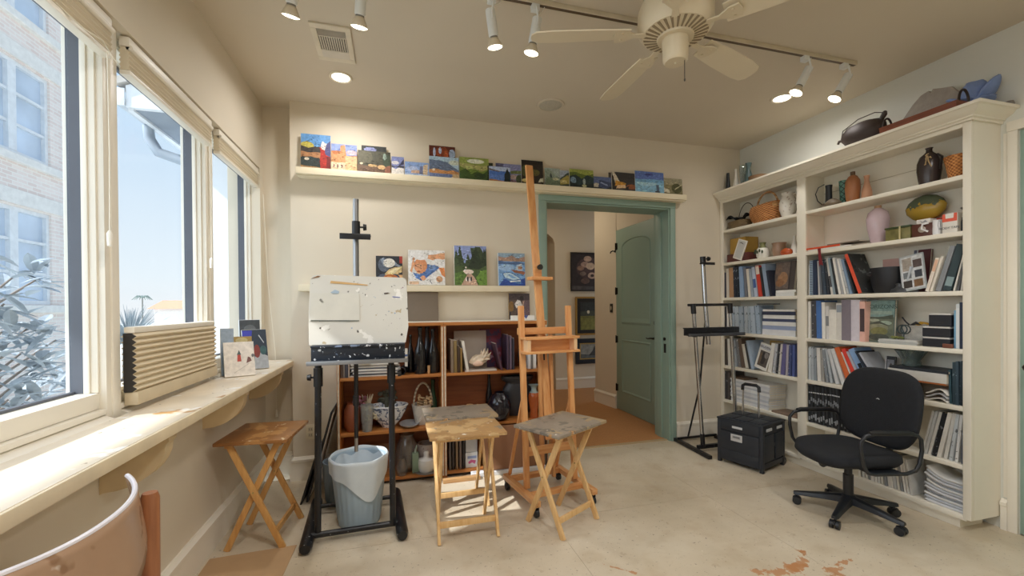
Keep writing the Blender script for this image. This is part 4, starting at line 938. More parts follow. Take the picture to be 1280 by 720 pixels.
L = [
 ('painting of a red barn under a blue sky, first on the high ledge', 376, 169, 413, 210, 3.765, '#5f93c8', [('#b5a84e', (.2, .66, .24, .12)), ('#3a3430', hill(.0, .66, .60, .66, .62, .6)), ('#a87850', hill(.0, .5, .47, .48, .5)), ('#2f3a38', hill(.0, .32, .36, .30, .3)), ('#cfc4b0', (.2, .28, .08, .04)), ('#9a7a4e', hill(0, .10, .07, .04, .02)), ('#a62a22', [(.66, 0), (.98, 0), (.98, .45), (.82, .55), (.72, .8), (.64, .62)]), ('#d9d2cc', [(.66, .62), (.72, .82), (.86, .74), (.80, .55)]), ('#4b4a78', [(.80, .5), (.86, .74), (1, .85), (1, .38), (.86, .4)]), ('#6d1414', ('r', .88, 0, 1, .38))]),
 ('painting of sandy orange houses with a tower, second on the high ledge', 414, 181.5, 446, 213, 3.755, '#8091c4', [('#b9a6b0', (.8, .7, .22, .1)), ('#c88d5c', [(0, 0), (1, 0), (1, .6), (.6, .55), (.56, .74), (.54, .97), (.36, .95), (.36, .72), (0, .7)]), ('#e0b184', ('r', .55, .0, 1, .55)), ('#b06a3a', [(0, .72), (.36, .74), (.5, .68), (.1, .60)]), ('#d9c0a0', ('r', 0, 0, .55, .30)), ('#7d5a58', ('r', .08, .1, .14, .22)), ('#7d5a58', ('r', .22, .1, .28, .22)), ('#7d5a58', ('r', .38, .1, .44, .22))]),
 ('dark tree painting showing above the brown one, third spot on the high ledge', 452, 184, 483, 215, 3.79, '#2f3230', [('#8f94c0', (.35, .86, .25, .09)), ('#3a4034', (.7, .4, .3, .3))]),
 ('brown and olive farmyard painting in front of a darker one on the high ledge', 447.5, 190.5, 488, 216.5, 3.752, '#4c4a3a', [('#5e5a46', (.2, .7, .25, .3)), ('#3f4a38', (.9, .6, .14, .3)), ('#8fa093', (.82, .78, .05, .16)), ('#6a5240', hill(0, .36, .3, .34, .34, .3)), ('#d8c8a8', (.1, .4, .05, .05)), ('#b89868', (.45, .32, .14, .06)), ('#d0a878', (.72, .28, .12, .1)), ('#93604a', [(.8, 0), (1, 0), (1, .38), (.84, .3)])]),
 ('tiny painting of blue rocks and white snow on the high ledge', 489.5, 196.5, 505, 217.5, 3.755, '#7f88b8', [('#d9d4d8', (.3, .66, .3, .1)), ('#3a3a58', [(.6, .5), (1, .6), (1, .9), (.8, .75)]), ('#e0dbd6', hill(0, .4, .3, .42, .35)), ('#3b3b4a', hill(.4, .5, .44, .52, .5))]),
 ('low wide pale blue harbour painting on the high ledge', 506, 204, 536, 220.5, 3.752, '#89a4d4', [('#a9b8dc', (.3, .5, .25, .2)), ('#c8a893', [(.25, .18), (.6, .2), (.6, .44), (.28, .4)]), ('#6d7290', [(.6, .1), (.74, .1), (.74, .75), (.62, .7)]), ('#d0b89a', [(.74, .1), (.95, .1), (.95, .9), (.78, .8)]), ('#aebfe0', hill(0, .18, .12, .15, .1))]),
 ('red autumn woods painting peeping over the mountain painting', 536.5, 184, 569, 221, 3.79, '#5e2714', [('#8a3f1c', (.5, .8, .25, .18)), ('#b8c4e0', (.2, .8, .05, .14)), ('#aebad8', (.42, .86, .06, .1)), ('#9fb0cc', (.88, .78, .12, .14)), ('#a8522a', (.65, .7, .08, .2))]),
 ('painting of a blue table mountain over houses on the high ledge', 536.5, 197.5, 573.5, 222.5, 3.752, '#a9c4d8', [('#d3dccf', (.85, .75, .2, .12)), ('#64748f', [(0, .3), (1, .3), (1, .4), (.74, .62), (.6, .76), (.35, .82), (0, .84)]), ('#c08a58', hill(.18, .36, .42, .36, .34, .4, .3)), ('#e3d3b8', (.15, .36, .05, .06)), ('#6b7ca6', hill(0, .22, .2, .2, .16)), ('#c9ae86', [(.75, 0), (1, 0), (1, .2), (.78, .2)])]),
 ('dark edged painting showing behind the green garden painting', 598, 204, 616, 225, 3.79, '#33402a', [('#d9dccb', (.5, .8, .2, .2)), ('#22301f', ('r', .85, 0, 1, 1))]),
 ('bright green garden painting on the high ledge', 574.5, 198.5, 611, 225, 3.754, '#8a9a4a', [('#e2e6d6', (.55, .84, .3, .1)), ('#a8a668', hill(0, .74, .7, .66, .72)), ('#6b8236', hill(0, .6, .45, .5, .4, .55)), ('#3c5424', hill(0, .35, .5, .25, .4, .3, .5)), ('#b9c07a', (.3, .55, .15, .07)), ('#1f2c1a', ('r', .95, 0, 1, .7)), ('#2c4020', (.7, .2, .2, .12))]),
 ('violet sky painting half hidden behind the blue bay painting', 619.5, 206.5, 652.5, 228.5, 3.785, '#8a8fbe', [('#5a5a80', ('r', 0, .8, .3, 1)), ('#6f7c50', [(.5, .5), (1, .55), (1, .7), (.5, .65)]), ('#b8a8a8', (.7, .35, .2, .12)), ('#54604a', (.9, .25, .14, .25)), ('#8c7080', (.6, .12, .2, .1))]),
 ('deep blue bay painting with a dark tree on the high ledge', 611.5, 209.5, 638, 227, 3.752, '#4a74c4', [('#b9c8e8', hill(.72, .98, 1, 1, .98)), ('#6a5a58', [(0, .86), (.5, .7), (.5, .66), (0, .74)]), ('#5f83cc', hill(0, .5, .45, .5, .5)), ('#b07a4a', hill(0, .16, .14, .08, .1)), ('#23303a', (.86, .4, .15, .34)), ('#1f2a2c', ('tri', .85, .05, .95, .16))]),
 ('tall dark brown painting directly behind the easel mast tip', 652, 201.5, 679, 229.5, 3.757, '#2e2620', [('#4c5230', (.2, .55, .2, .25)), ('#241d1a', ('r', 0, .85, 1, 1)), ('#5f5a30', (.6, .5, .25, .14)), ('#c8b878', (.2, .15, .2, .08)), ('#d0ccb0', [(.75, .1), (1, .12), (1, .3), (.85, .26)]), ('#3a2a1e', (.45, .3, .2, .1))]),
 ('grey-green valley painting right of the easel mast tip', 681, 211, 700, 231, 3.757, '#a3b0ae', [('#8d9c8e', hill(0, .9, .95, .8, .6, .5)), ('#3f4c4c', ('tri', .4, 0, .75, .2)), ('#6a7a64', hill(0, .35, .5, .4, .3)), ('#c4c4a0', (.7, .4, .2, .08))]),
 ('painting of golden hills with a dark ridge on the high ledge', 694, 214.5, 724, 233, 3.765, '#a8b4c8', [('#46544c', [(0, 0), (1, 0), (1, .5), (.75, .7), (.62, .92), (.5, .85), (.2, .5), (0, .4)]), ('#a89a50', [(.08, .12), (.6, .2), (.58, .7), (.5, .72), (.2, .4)]), ('#c8bc80', (.35, .32, .14, .1)), ('#2f4448', [(.62, .1), (1, .1), (1, .5), (.7, .66)]), ('#33392c', hill(0, .1, .14, .1, .1))]),
 ('yellow-green and teal forest painting on the high ledge', 712, 213, 742, 235, 3.752, '#9aa450', [('#5f7030', hill(0, .8, .85, .75, .7, .8)), ('#24383c', hill(0, .6, .7, .5, .72, .6)), ('#6f8aa0', (.15, .4, .12, .18)), ('#9fb0b0', (.6, .35, .06, .16)), ('#1c2a2a', hill(0, .3, .16, .2, .3)), ('#b8b890', (.6, .12, .1, .08))]),
 ('small painting of blue ridges and pale rock on the high ledge', 741, 222, 764, 236.5, 3.76, '#5f6f9c', [('#c8c4b8', (.2, .3, .2, .2)), ('#3f4c70', [(.3, .2), (1, .1), (1, .6), (.35, .75)]), ('#8f9cc0', [(.4, .5), (.8, .3), (.8, .4), (.45, .6)]), ('#2e3440', hill(0, .15, .2, .1, .3))]),
 ('dark grey painting edge showing left of the barn interior painting', 760.5, 216.5, 771, 237, 3.785, '#5b5048', [('#342c28', ('r', 0, 0, .5, .6))]),
 ('near-black painting with a yellow and orange glow on the high ledge', 765, 217, 797, 238.5, 3.757, '#2f2a28', [('#d9cdb8', [(.0, 1), (.1, 1), (.3, .5), (.12, .4)]), ('#c98f30', [(.1, .25), (.5, .3), (.55, .42), (.3, .5), (.15, .55)]), ('#d8b48a', [(.15, .1), (.55, .16), (.5, .34), (.2, .3)]), ('#8a4c22', (.75, .25, .2, .14)), ('#1b1716', [(.5, 0), (.6, 0), (.68, .3), (.52, .2)])]),
 ('bright sky-blue painting with a dark post, biggest near the end of the high ledge', 794, 216, 830, 241, 3.754, '#86b9da', [('#5b74b8', hill(.62, .98, 1, 1, .98)), ('#3d4a90', [(.3, .86), (.6, .94), (.62, .84), (.4, .8)]), ('#a5cfe6', (.4, .45, .35, .14)), ('#6ea3cc', hill(.5, .62, .6, .66, .62)), ('#4a5a70', ('r', .72, .08, .82, .4)), ('#3a3c44', ('r', .68, .04, .84, .1))]),
 ('olive brown painting, last on the right end of the high ledge', 828.5, 224, 853, 242.5, 3.764, '#857c58', [('#9a9378', hill(.6, 1, 1, 1, 1)), ('#4c4c26', (.7, .4, .26, .3)), ('#d2cbb4', [(0, .08), (.35, .1), (.3, .3), (0, .46)]), ('#c9c09a', [(.6, .3), (.95, .6), (.95, .66), (.6, .36)]), ('#5a5428', hill(0, .14, .1, .1, .1))]),
]
for (lab, u0, v0, u1, v1, Y, bg, sh_) in L:
    painting(lab, u0, v0, u1, v1, Y, ZL, bg, sh_, t=.010, lean=2.0 if Y > 3.78 else 4, group='landscapes on the high ledge')
Z2 = 1.588
painting('still life painting of bread and a white cloth, smallest on the lower ledge', 470, 320.5, 503, 357, 3.765, Z2, '#2c3038', [('#5b6474', (.3, .7, .22, .25)), ('#8a96a6', [(.15, .9), (.3, .95), (.4, .7), (.3, .6)]), ('#8a96a6', [(.6, .9), (.95, .65), (.9, .6), (.6, .7)]), ('#a83a30', ('r', .88, .75, 1, 1)), ('#e8e4da', (.5, .76, .22, .16)), ('#d8bd88', [(.3, .35), (.5, .55), (.98, .66), (.98, .45), (.6, .28)]), ('#ead9ae', [(.45, .42), (.6, .55), (.95, .62), (.7, .4)]), ('#5c6678', (.25, .2, .2, .18)), ('#e0b27e', ('r', .75, 0, 1, .35)), ('#3c4654', (.72, .18, .2, .2)), ('#b8662f', (.55, .2, .3, .17)), ('#d08a4c', (.5, .24, .14, .08))], t=.022, edge='#d8b48c')
painting('painting of a baby in a blue knit lying on a white blanket', 510.5, 313.5, 556, 357, 3.762, Z2, '#efeeea', [('#e0a67c', [(.52, .86), (1, .93), (1, .75), (.7, .7), (.52, .76)]), ('#f4f2ee', (.82, .62, .2, .14)), ('#e0a67c', [(.04, .4), (.14, .8), (.2, .8), (.1, .35)]), ('#5b80bd', [(.12, .36), (.2, .2), (.35, .12), (.6, .3), (.85, .5), (.8, .55), (.5, .6), (.3, .3)]), ('#86a5d4', [(.55, .56), (.8, .54), (.7, .44), (.55, .42)]), ('#3f62a4', [(.3, .16), (.6, .34), (.62, .30), (.34, .12)]), ('#e8935a', [(.82, .5), (.98, .5), (1, .22), (.9, .3)]), ('#d99468', (.33, .55, .18, .22)), ('#e3a67e', (.28, .5, .12, .13)), ('#f2f0ec', (.34, .82, .2, .11)), ('#b5623c', (.28, .39, .05, .02)), ('#5b4038', (.20, .55, .018, .02)), ('#5b4038', (.335, .55, .018, .02)), ('#f0efec', [(.4, .1), (.7, .35), (.9, .1), (.9, .02), (.3, .02)]), ('#e3a67e', (.4, .2, .07, .07)), ('#d9a880', (.84, .17, .09, .09)), ('#4b5468', [(.56, .17), (.63, .06), (.64, .02), (.58, .1)]), ('#e6c4a4', ('r', .02, .02, .28, .1))], t=.030, edge='#f0ece2')
painting('tall painting of pine trees and two walkers on a path', 568, 308, 608, 357, 3.762, Z2, '#8f9fd2', [('#3c4a32', [(0, .4), (1, .4), (1, .95), (.92, .8), (.8, .98), (.5, .95), (.55, .7), (.35, .55), (.2, .6)]), ('#39482f', ('tri', .18, .3, 1, .17)), ('#44563a', ('tri', .06, .35, .9, .12)), ('#3f4e35', ('tri', .42, .4, .8, .12)), ('#2f3d2a', ('tri', .66, .3, 1, .26)), ('#33412c', ('tri', .92, .3, .95, .14)), ('#4a5e36', hill(0, .45, .5, .42, .4, .5)), ('#c9a893', [(.18, 0), (.72, 0), (.6, .22), (.5, .3), (.35, .26)]), ('#ecd8cc', (.42, .34, .17, .06)), ('#5d7c3a', [(0, 0), (.2, 0), (.38, .25), (.25, .36), (0, .3)]), ('#6f9440', [(.75, 0), (1, 0), (1, .4), (.8, .35), (.66, .2)]), ('#e8ddd6', (.36, .15, .03, .05)), ('#2f2c34', (.4, .16, .025, .06)), ('#e8ddd6', (.46, .14, .03, .05)), ('#34303a', (.51, .16, .025, .06)), ('#f0e0d0', (.35, .45, .025, .025))], t=.030, edge='#efe8da')
painting('painting of a blue rowing boat in a harbour on the lower ledge', 623, 317, 656, 357, 3.764, Z2, '#7ba5d6', [('#8fa8bc', hill(.86, 1, 1, 1)), ('#a98a78', hill(.74, .9, .86, .93, .84, .9)), ('#4f6a94', hill(.66, .76, .72, .74, .68)), ('#9fc0e4', (.3, .55, .3, .1)), ('#2f4fa0', [(.02, 0), (1, 0), (1, .24), (.5, .12), (.2, .22)]), ('#9a6148', [(.46, .5), (.6, .4), (.95, .33), (1, .4), (.96, .44)]), ('#c0d2e4', [(.62, .48), (.9, .46), (.88, .68), (.7, .64)]), ('#b08468', ('r', .74, .5, .88, .6)), ('#5c86bc', [(.12, .36), (.24, .42), (.5, .4), (.84, .22), (.84, .05), (.5, .1), (.2, .22)]), ('#c4dcf0', [(.17, .35), (.26, .39), (.5, .37), (.8, .2), (.5, .18), (.25, .24)]), ('#86b0dc', [(.3, .34), (.5, .33), (.7, .22), (.5, .22)]), ('#e4eef6', [(.4, .14), (.82, .17), (.82, .13), (.44, .1)])], t=.026, edge='#dfe4e6')
# hall pictures
def framed(label, u0, v0, u1, v1, Y, fr, mat_, bg, shapes, fw, inner=None):
    a, c = at(u0, v1, Y=Y), at(u1, v0, Y=Y)
    t = thing('framed_painting', label, 'painting', ((a.x+c.x)/2, Y, a.z), world=True, group='framed paintings in the hall')
    b = B(fr); y0, y1 = Y-.03, Y-.001
    b.frame('y', y0, y1, a.x, c.x, a.z, c.z, fw, bev=.004)
    mesh('frame', b, t)
    i = fw
    if inner:
        im, iw = inner; q = B(im); y2 = Y-.024
        q.frame('y', y2, y1, a.x+i, c.x-i, a.z+i, c.z-i, iw)
        mesh('mount', q, t); i += iw
    w, h = c.x-a.x-2*i, c.z-a.z-2*i
    b = B(C(bg, .6, var=.3, sc=14)); y = Y-.012; b.box(a.x+i, c.x-i, y, y1, a.z+i, c.z-i)
    for k, (hx, p) in enumerate(shapes):
        b.use(C(hx, .6, var=.3, sc=20))
        if len(p) == 4 and not hasattr(p[0], '__len__'): cx, cy, rx, ry = p; p = [(cx+rx*cos(2*pi*q/14), cy+ry*sin(2*pi*q/14)) for q in range(14)]
        b.poly([(a.x+i+min(1, max(0, q[0]))*w, y-.0006*(k+1), a.z+i+min(1, max(0, q[1]))*h) for q in p])
    mesh('canvas', b, t, smooth=0)
framed('dark flower painting with pale roses, topmost of three in the hall', 713, 317, 770, 364, 6.715, C('#1c1718', .5), None, '#2e2528', [('#4c3a3c', (.4, .6, .3, .3)), ('#b59a8a', (.36, .86, .09, .08)), ('#a88c80', (.3, .7, .1, .08)), ('#c4ac98', (.42, .66, .1, .1)), ('#8f7264', (.2, .6, .08, .07)), ('#b39a8c', (.46, .4, .1, .09)), ('#3b2b2c', (.46, .4, .04, .04)), ('#8c8078', (.7, .3, .12, .2)), ('#7a6860', (.25, .45, .07, .06)), ('#5f4a44', (.3, .25, .1, .08)), ('#4a4648', hill(0, .12, .1, .12))], .02)
framed('gold framed green landscape, middle of three in the hall', 719, 371, 772, 419, 6.715, C('#b08a48', .35, .5), None, '#6c6a34', [('#7b7a3c', hill(0, .42, .4, .45)), ('#2c3030', hill(.5, 1, 1, 1)), ('#3f4438', hill(.5, .66, .7, .62)), ('#cfc8b0', (.24, .64, .04, .06)), ('#c4b8a8', (.5, .66, .03, .07))], .028, (C('#1d1815', .4), .06))
framed('navy framed small painting of a grey boat, lowest of three in the hall', 719, 422, 772, 455, 6.715, C('#1d2430', .4), None, '#8e9290', [('#5c6468', hill(0, .3, .2, .3)), ('#3a3d40', [(.25, .2), (.6, .15), (.56, .6), (.42, .85), (.36, .5)]), ('#4a4644', [(.6, .2), (.7, .2), (.66, .6)]), ('#b8b4a8', (.75, .7, .2, .14))], .075, (C('#b59a5c', .4, .4), .018))
# ---------------------------------------------------------------- vessels measured from the photo
def prof_of(u, plane, zs, prof):
    kw = {plane[0]: plane[1]}
    p0 = at(u, prof[0][1], **kw); s = scale_at(p0)*math.cos(math.atan((u-CX)/F)); dz = zs-p0.z
    return Vector((p0.x, p0.y, 0)), [(max(.0004, hw*s), at(u, v, **kw).z+dz) for hw, v in prof]
def turned(name, label, cat, u, plane, zs, prof, mat, open_=True, n=26, wall=.9, group=None, sx=1, sy=1, smooth=50, bands=()):
    """vessel of revolution: prof = (half width, row) in photo units from foot to lip"""
    c, pr = prof_of(u, plane, zs+.0008, prof)
    pts = [(0, pr[0][1])]+pr
    if open_: pts += [(r*wall, z) for r, z in reversed(pr[1:])]+[(0, pr[0][1]+.006)]
    else: pts += [(0, pr[-1][1])]
    b = B(mat); b.lathe(pts, (0, 0, 0), n, sx, sy, cap=False)
    if bands:
        b.bm.faces.ensure_lookup_table()
        for m2, k0, k1 in bands:                        # rows of faces k0..k1 take another material
            b.use(m2)
            for f in b.bm.faces[k0*n:k1*n]: f.material_index = b.mi
    o = mesh(name, b, None, label, cat, group, smooth=smooth, rebase=False); o.location = c
    BASE[o.name] = Vector(c); return o, c, pr
def boxat(name, label, cat, c, d, rz, mat, bev=.002, group=None, rx=0, ry=0, parent=None):
    b = B(mat); T = Matrix.Translation(c) @ Matrix.Rotation(rz, 4, 'Z') @ Matrix.Rotation(ry, 4, 'Y') @ Matrix.Rotation(rx, 4, 'X')
    b.box(-d[0]/2, d[0]/2, -d[1]/2, d[1]/2, 0, d[2], bev, T)
    return mesh(name, b, parent, label, cat, group)
# ---------------------------------------------------------------- low wooden shelf units
m_cab = WOOD('#a8652f', '#c58446', 'x', .45); m_cabz = WOOD('#a8652f', '#c58446', 'z', .45); m_cabb = WOOD('#7a4020', '#94552c', 'x', .5)
YF, YK = 3.52, 3.785
ZT, Z1, Z2c, Z3 = 1.28, .857, .425, .05
def unit(label, x0, x1):
    u = thing('shelf_unit', label, 'shelf', ((x0+x1)/2, (YF+YK)/2, 0), world=True, group='low wooden shelf units')
    for xa in (x0, x1-.02): 
        b = B(m_cabz).box(xa, xa+.02, YF, YK, 0, 1.25, .001); b.use(C('#d7cdb9', .6, var=.2, sc=30)).box(xa+.004, xa+.016, YF-.001, YF+.002, .02, 1.24); mesh('side_panel', b, u)
    b = B(m_cab).box(x0, x1, YF, YK, 1.2502, 1.277, .001); b.use(C('#e8e2d4', .5, var=.05)).box(x0, x1, YF+.001, YK, 1.277, 1.28); mesh('top', b, u)
    for z in (Z1, Z2c, Z3): mesh('shelf', B(m_cab).box(x0+.0205, x1-.0205, YF+.004, YK-.006, z-.024, z, .001), u)
    mesh('back_panel', B(m_cabb).box(x0+.0205, x1-.0205, YK-.005, YK, .03, 1.249), u)
    b = B(C('#d8c9a8', .4))
    for z in (.09, 1.2): 
        for xa in (x0+.01, x1-.01): b.tube([(xa, YF-.004, z), (xa, YF+.001, z)], .007, 10)
    mesh('screw_cap', b, u)
    mesh('plinth', B(C('#2b2723', .8)).box(x0+.0205, x1-.0205, YF+.03, YF+.045, 0, .025), u)
unit('low wooden shelf unit with dark bottles and a flower basket, behind the bin', -.430, .3845)
unit('low wooden shelf unit with a seashell and dark vases, beside the doorway', .3865, 1.285)
# ---- top of the units
boxat('blank_canvas', 'plain grey-brown square panel leaning on the wall above the dark bottles', 'panel', (.24, 3.765, ZT+.001), (.262, .018, .252), 0, C('#7d7062', .7, var=.05), rx=R(-3))
painting('small painting of a woman in white seated with a white cloth, on the low shelves', 636, 367, 662, 402, 3.765, ZT+.001, '#5f5048', [('#8a6a3c', (.12, .5, .12, .2)), ('#6f5a60', (.85, .5, .2, .5)), ('#4a4042', ('r', 0, .75, 1, 1)), ('#2c2628', (.62, .82, .10, .09)), ('#e6e0dc', [(.28, .6), (.42, .76), (.55, .72), (.68, .5), (.6, .42), (.45, .5), (.36, .42)]), ('#b89a8c', [(.62, .55), (.72, .72), (.76, .7), (.68, .5)]), ('#6a5f78', [(.4, .42), (.72, .42), (.92, .0), (.4, .0)]), ('#4c4a68', [(.45, .2), (.66, .4), (.6, .1), (.4, .05)]), ('#3a3436', ('r', .02, .02, .1, .3))], t=.012, lean=3, edge='#c9a86a')
b = B(C('#eceae6', .5)).box(.985, 1.19, 3.575, 3.64, ZT+.001, ZT+.042, .004); b.use(C('#4a5a9c', .6)).prism([(1.085, ZT+.043), (1.13, ZT+.043), (1.112, ZT+.012)], 'y', 3.5735, 3.5748)
mesh('white_box', b, None, 'flat white box with a blue mark below the painting of the seated woman', 'box')
# ---- unit 1, upper compartment
P = ('Y', 3.62)
xs = -.405; rg = random.Random(11)
for i, (w, h, hx, wd) in enumerate(((.018, .20, '#5b463c', 'dark brown'), (.012, .215, '#8b7f78', 'taupe'), (.020, .21, '#4a4a55', 'slate'), (.010, .19, '#b8a89c', 'beige'))):
    boxat('folder', wd+' folder upright at the left end above the paper stack shelf', 'folder', (xs+w/2, 3.64, Z1+.001), (w, .22, h), 0, C(hx, .6)); xs += w+.002
z = Z1+.001
for i, (hx, wd) in enumerate((('#d9d6d0', 'bottom'), ('#4b4d55', 'second'), ('#e4e2de', 'third'), ('#8c8c90', 'fourth'), ('#f0eeea', 'fifth'), ('#5a5c66', 'sixth'), ('#dedbd4', 'seventh'), ('#a39d94', 'eighth'), ('#eae8e4', 'topmost'))):
    t = rg.uniform(.008, .014); boxat('paper_sheaf', '%s sheaf of papers lying in the stack behind the easel tray, %s from below' % ({'#d9d6d0': 'pale', '#4b4d55': 'charcoal', '#e4e2de': 'white', '#8c8c90': 'grey', '#f0eeea': 'bright white', '#5a5c66': 'slate', '#dedbd4': 'cream', '#a39d94': 'taupe', '#eae8e4': 'off-white'}[hx], wd), 'papers', (-.16+rg.uniform(-.02, .02), 3.64, z), (.36+rg.uniform(-.03, .03), .20, t), R(rg.uniform(-3, 3)), C(hx, .7), .001, 'papers in the low shelves'); z += t+.0008
b = B(C('#ded8c8', .6)).box(-.28, -.19, 3.508, 3.60, z+.001, z+.004)
mesh('loose_sheet', b, None, 'curled loose sheet on top of the paper stack in the low shelves', 'paper')
tb = thing('black_roll', 'black rolled tube lying beside the dark bottles', 'roll', (.055, 3.58, Z1+.03), world=True)
mesh('tube', B(m_black).tube([(.05, 3.53, Z1+.033), (.09, 3.74, Z1+.033)], .030, 16, cap=False), tb, solid=.004); 
b = B(C('#e9e6de', .6)); b.box(.078, .10, 3.545, 3.60, Z1+.068, Z1+.21, .002); b.use(C('#c94a3c', .5)).box(.0785, .0995, 3.5435, 3.545, Z1+.105, Z1+.115); b.use(C('#5a78b4', .5)).box(.0785, .0995, 3.5435, 3.545, Z1+.15, Z1+.165)
mesh('paper_box', b, None, 'narrow white box with red and blue stripes standing by the easel tray end', 'box')
m_bot = C('#17181c', .12, spec=.6); m_bot2 = C('#3a3c42', .15, spec=.6)
def bottle(label, u, vb, vt, hw, mat, Yp, neck=.32, z=Z1, name='bottle', group='dark bottles in the low shelves'):
    H = vb-vt
    return turned(name, label, 'bottle', u, ('Y', Yp), z, [(hw*.92, vb), (hw, vb-H*.04), (hw, vb-H*.42), (hw*.92, vb-H*.5), (hw*.62, vb-H*.62), (hw*neck*1.1, vb-H*.76), (hw*neck, vb-H*.92), (hw*neck*1.25, vb-H*.93), (hw*neck*1.25, vb-H*.97), (hw*neck, vb-H)], mat, False, group=group)
bottle('slim black bottle, leftmost of the dark bottles in the low shelves', 513.5, 467, 420, 5, m_bot, 3.68)
bottle('big glossy black bottle, the nearest of the dark bottles', 525.5, 469, 411, 7.8, m_bot, 3.585)
bottle('tall grey-brown bottle standing behind the two big black bottles', 534.5, 466, 411, 5.5, m_bot2, 3.72, .45)
bottle('big black bottle at the right side panel of its shelf', 541.5, 468, 413, 7.4, m_bot, 3.60)
turned('cork', 'pale cork stopper standing between the two big black bottles', 'cork', 536, ('Y', 3.555), Z1, [(1.6, 469), (1.9, 459)], C('#c79a6a', .8), False)
# ---- unit 1, middle compartment
m_terra = C('#8f4e30', .5, var=.12)
turned('clay_jar', 'round terracotta jar at the left end of the middle shelf', 'jar', 441, ('Y', 3.60), Z2c, [(7.5, 541), (10, 536), (11, 525), (10.5, 515), (7.5, 509), (6.2, 507), (7, 505)], m_terra)
turned('glass_tumbler', 'cloudy glass tumbler beside the terracotta jar', 'glass', 459, ('Y', 3.56), Z2c, [(6, 540), (7, 530), (8.2, 512), (8.5, 507)], GLASS('#dfe2e0', .10, .05, 'cloudy_glass', .25), n=24)
dl = thing('dried_flowers', 'bunch of dusty pink and cream dried flowers standing in the blue-white bowl', 'flowers', (-.24, 3.64, Z2c+.07), world=True)
b = B(C('#a8707c', .8, var=.25, sc=30)); rg = random.Random(21)
for k in range(26):
    b.blob((-.275+rg.uniform(-.04, .04), 3.62+rg.uniform(-.03, .05), Z2c+.11+rg.uniform(0, .16)), (.016, .016, .014), 1, .2)
mesh('pink_blooms', b, dl, smooth=60)
b = B(C('#d8cbb0', .8, var=.2, sc=30))
for k in range(40): b.blob((-.185+rg.uniform(-.045, .05), 3.61+rg.uniform(-.04, .05), Z2c+.10+rg.uniform(-.02, .07)), (.014, .014, .011), 1, .25)
for k in range(7):
    a = rg.uniform(-.5, .5); b.tube([(-.215, 3.66, Z2c+.10), (-.215+.05*a, 3.67, Z2c+.20), (-.21+.12*a, 3.67, Z2c+.27)], [.004, .010, .002], 6)
mesh('cream_blooms', b, dl, smooth=60)
def bowl_pat():
    mt, nt, bb = newmat('blue_white_ceramic'); v = coord(nt); f = noise(nt, v, 38, 3); r = ramp(nt, [(.53, lin('#dfe2e6')), (.58, lin('#6a748c'))]); nt.links.new(f, r.inputs[0]); nt.links.new(r.outputs[0], bb.inputs['Base Color']); bb.inputs['Roughness'].default_value = .15; return mt
o, c, pr = turned('ceramic_bowl', 'blue and white patterned bowl holding dried flowers on the middle shelf', 'bowl', 486, ('Y', 3.64), Z2c, [(8, 538), (9, 536), (16, 528), (22, 518), (25, 511)], bowl_pat(), wall=.92, sy=.72)
mesh('rim', B(C('#e9ebee', .15)).tube([(c.x+pr[-1][0]*.97*cos(2*pi*k/36), c.y+.72*pr[-1][0]*.97*sin(2*pi*k/36), pr[-1][1]) for k in range(36)], .005, 8, closed=True), o, label='plain white rim')
# stacked plates under / right of the bowl
o, c, pr = turned('serving_dish', 'shallow silver-white dish lying right of the blue-white bowl', 'dish', 512, ('Y', 3.60), Z2c, [(8, 541), (15, 538.5), (18, 536.5)], C('#c9ccd0', .2, .3), wall=.94, sx=.7)
b = B(C('#55564a', .8, var=.3, sc=25)); rg = random.Random(4)
for k in range(34): b.blob((-.07+rg.uniform(-.06, .07), 3.745+rg.uniform(-.015, .02), Z2c+.19+rg.uniform(-.02, .09)), (.022, .012, .018), 1, .3)
b.tube([(-.07, 3.745, Z2c+.0012), (-.07, 3.745, Z2c+.2)], [.022, .018], 10)
mesh('dried_bouquet', b, None, 'dark dusty bouquet at the back behind the blue-white bowl', 'flowers', smooth=60)
def wick(h1, h2, s=70):
    """basket weave round the vertical axis: rows of over-and-under strands"""
    mt, nt, bb = newmat('woven'); tc = nt.nodes.new('ShaderNodeTexCoord'); sp = nt.nodes.new('ShaderNodeSeparateXYZ'); nt.links.new(tc.outputs['Object'], sp.inputs[0])
    def mth(op, a, b=None):
        n = nt.nodes.new('ShaderNodeMath'); n.operation = op
        for i, q in enumerate((a, b)):
            if q is None: continue
            if isinstance(q, (int, float)): n.inputs[i].default_value = q
            else: nt.links.new(q, n.inputs[i])
        return n.outputs[0]
    an = mth('ARCTAN2', sp.outputs[1], sp.outputs[0])
    w = mth('MULTIPLY', mth('SINE', mth('MULTIPLY', an, s*.35)), mth('SINE', mth('MULTIPLY', sp.outputs[2], s*5.0)))
    f = mth('ADD', mth('MULTIPLY', w, .45), noise(nt, coord(nt), 25))
    r = ramp(nt, [(.15, lin(h1)), (.8, lin(h2))]); nt.links.new(f, r.inputs[0]); nt.links.new(r.outputs[0], bb.inputs['Base Color']); bb.inputs['Roughness'].default_value = .7
    bp = nt.nodes.new('ShaderNodeBump'); bp.inputs['Strength'].default_value = .6; bp.inputs['Distance'].default_value = .006; nt.links.new(f, bp.inputs['Height']); nt.links.new(bp.outputs[0], bb.inputs['Normal']); return mt
bk = thing('flower_basket', 'whitewashed wicker basket with straw flowers and a hoop handle', 'basket', (.225, 3.66, Z2c+.0008), world=True)
b = B(wick('#a49c90', '#e6e0d6')); b.lathe([(0, 0), (.055, .0), (.062, .04), (.078, .14), (.083, .165), (.076, .165), (.06, .05), (0, .02)], (.215, 3.66, Z2c+.001), 30, cap=False); mesh('body', b, bk)
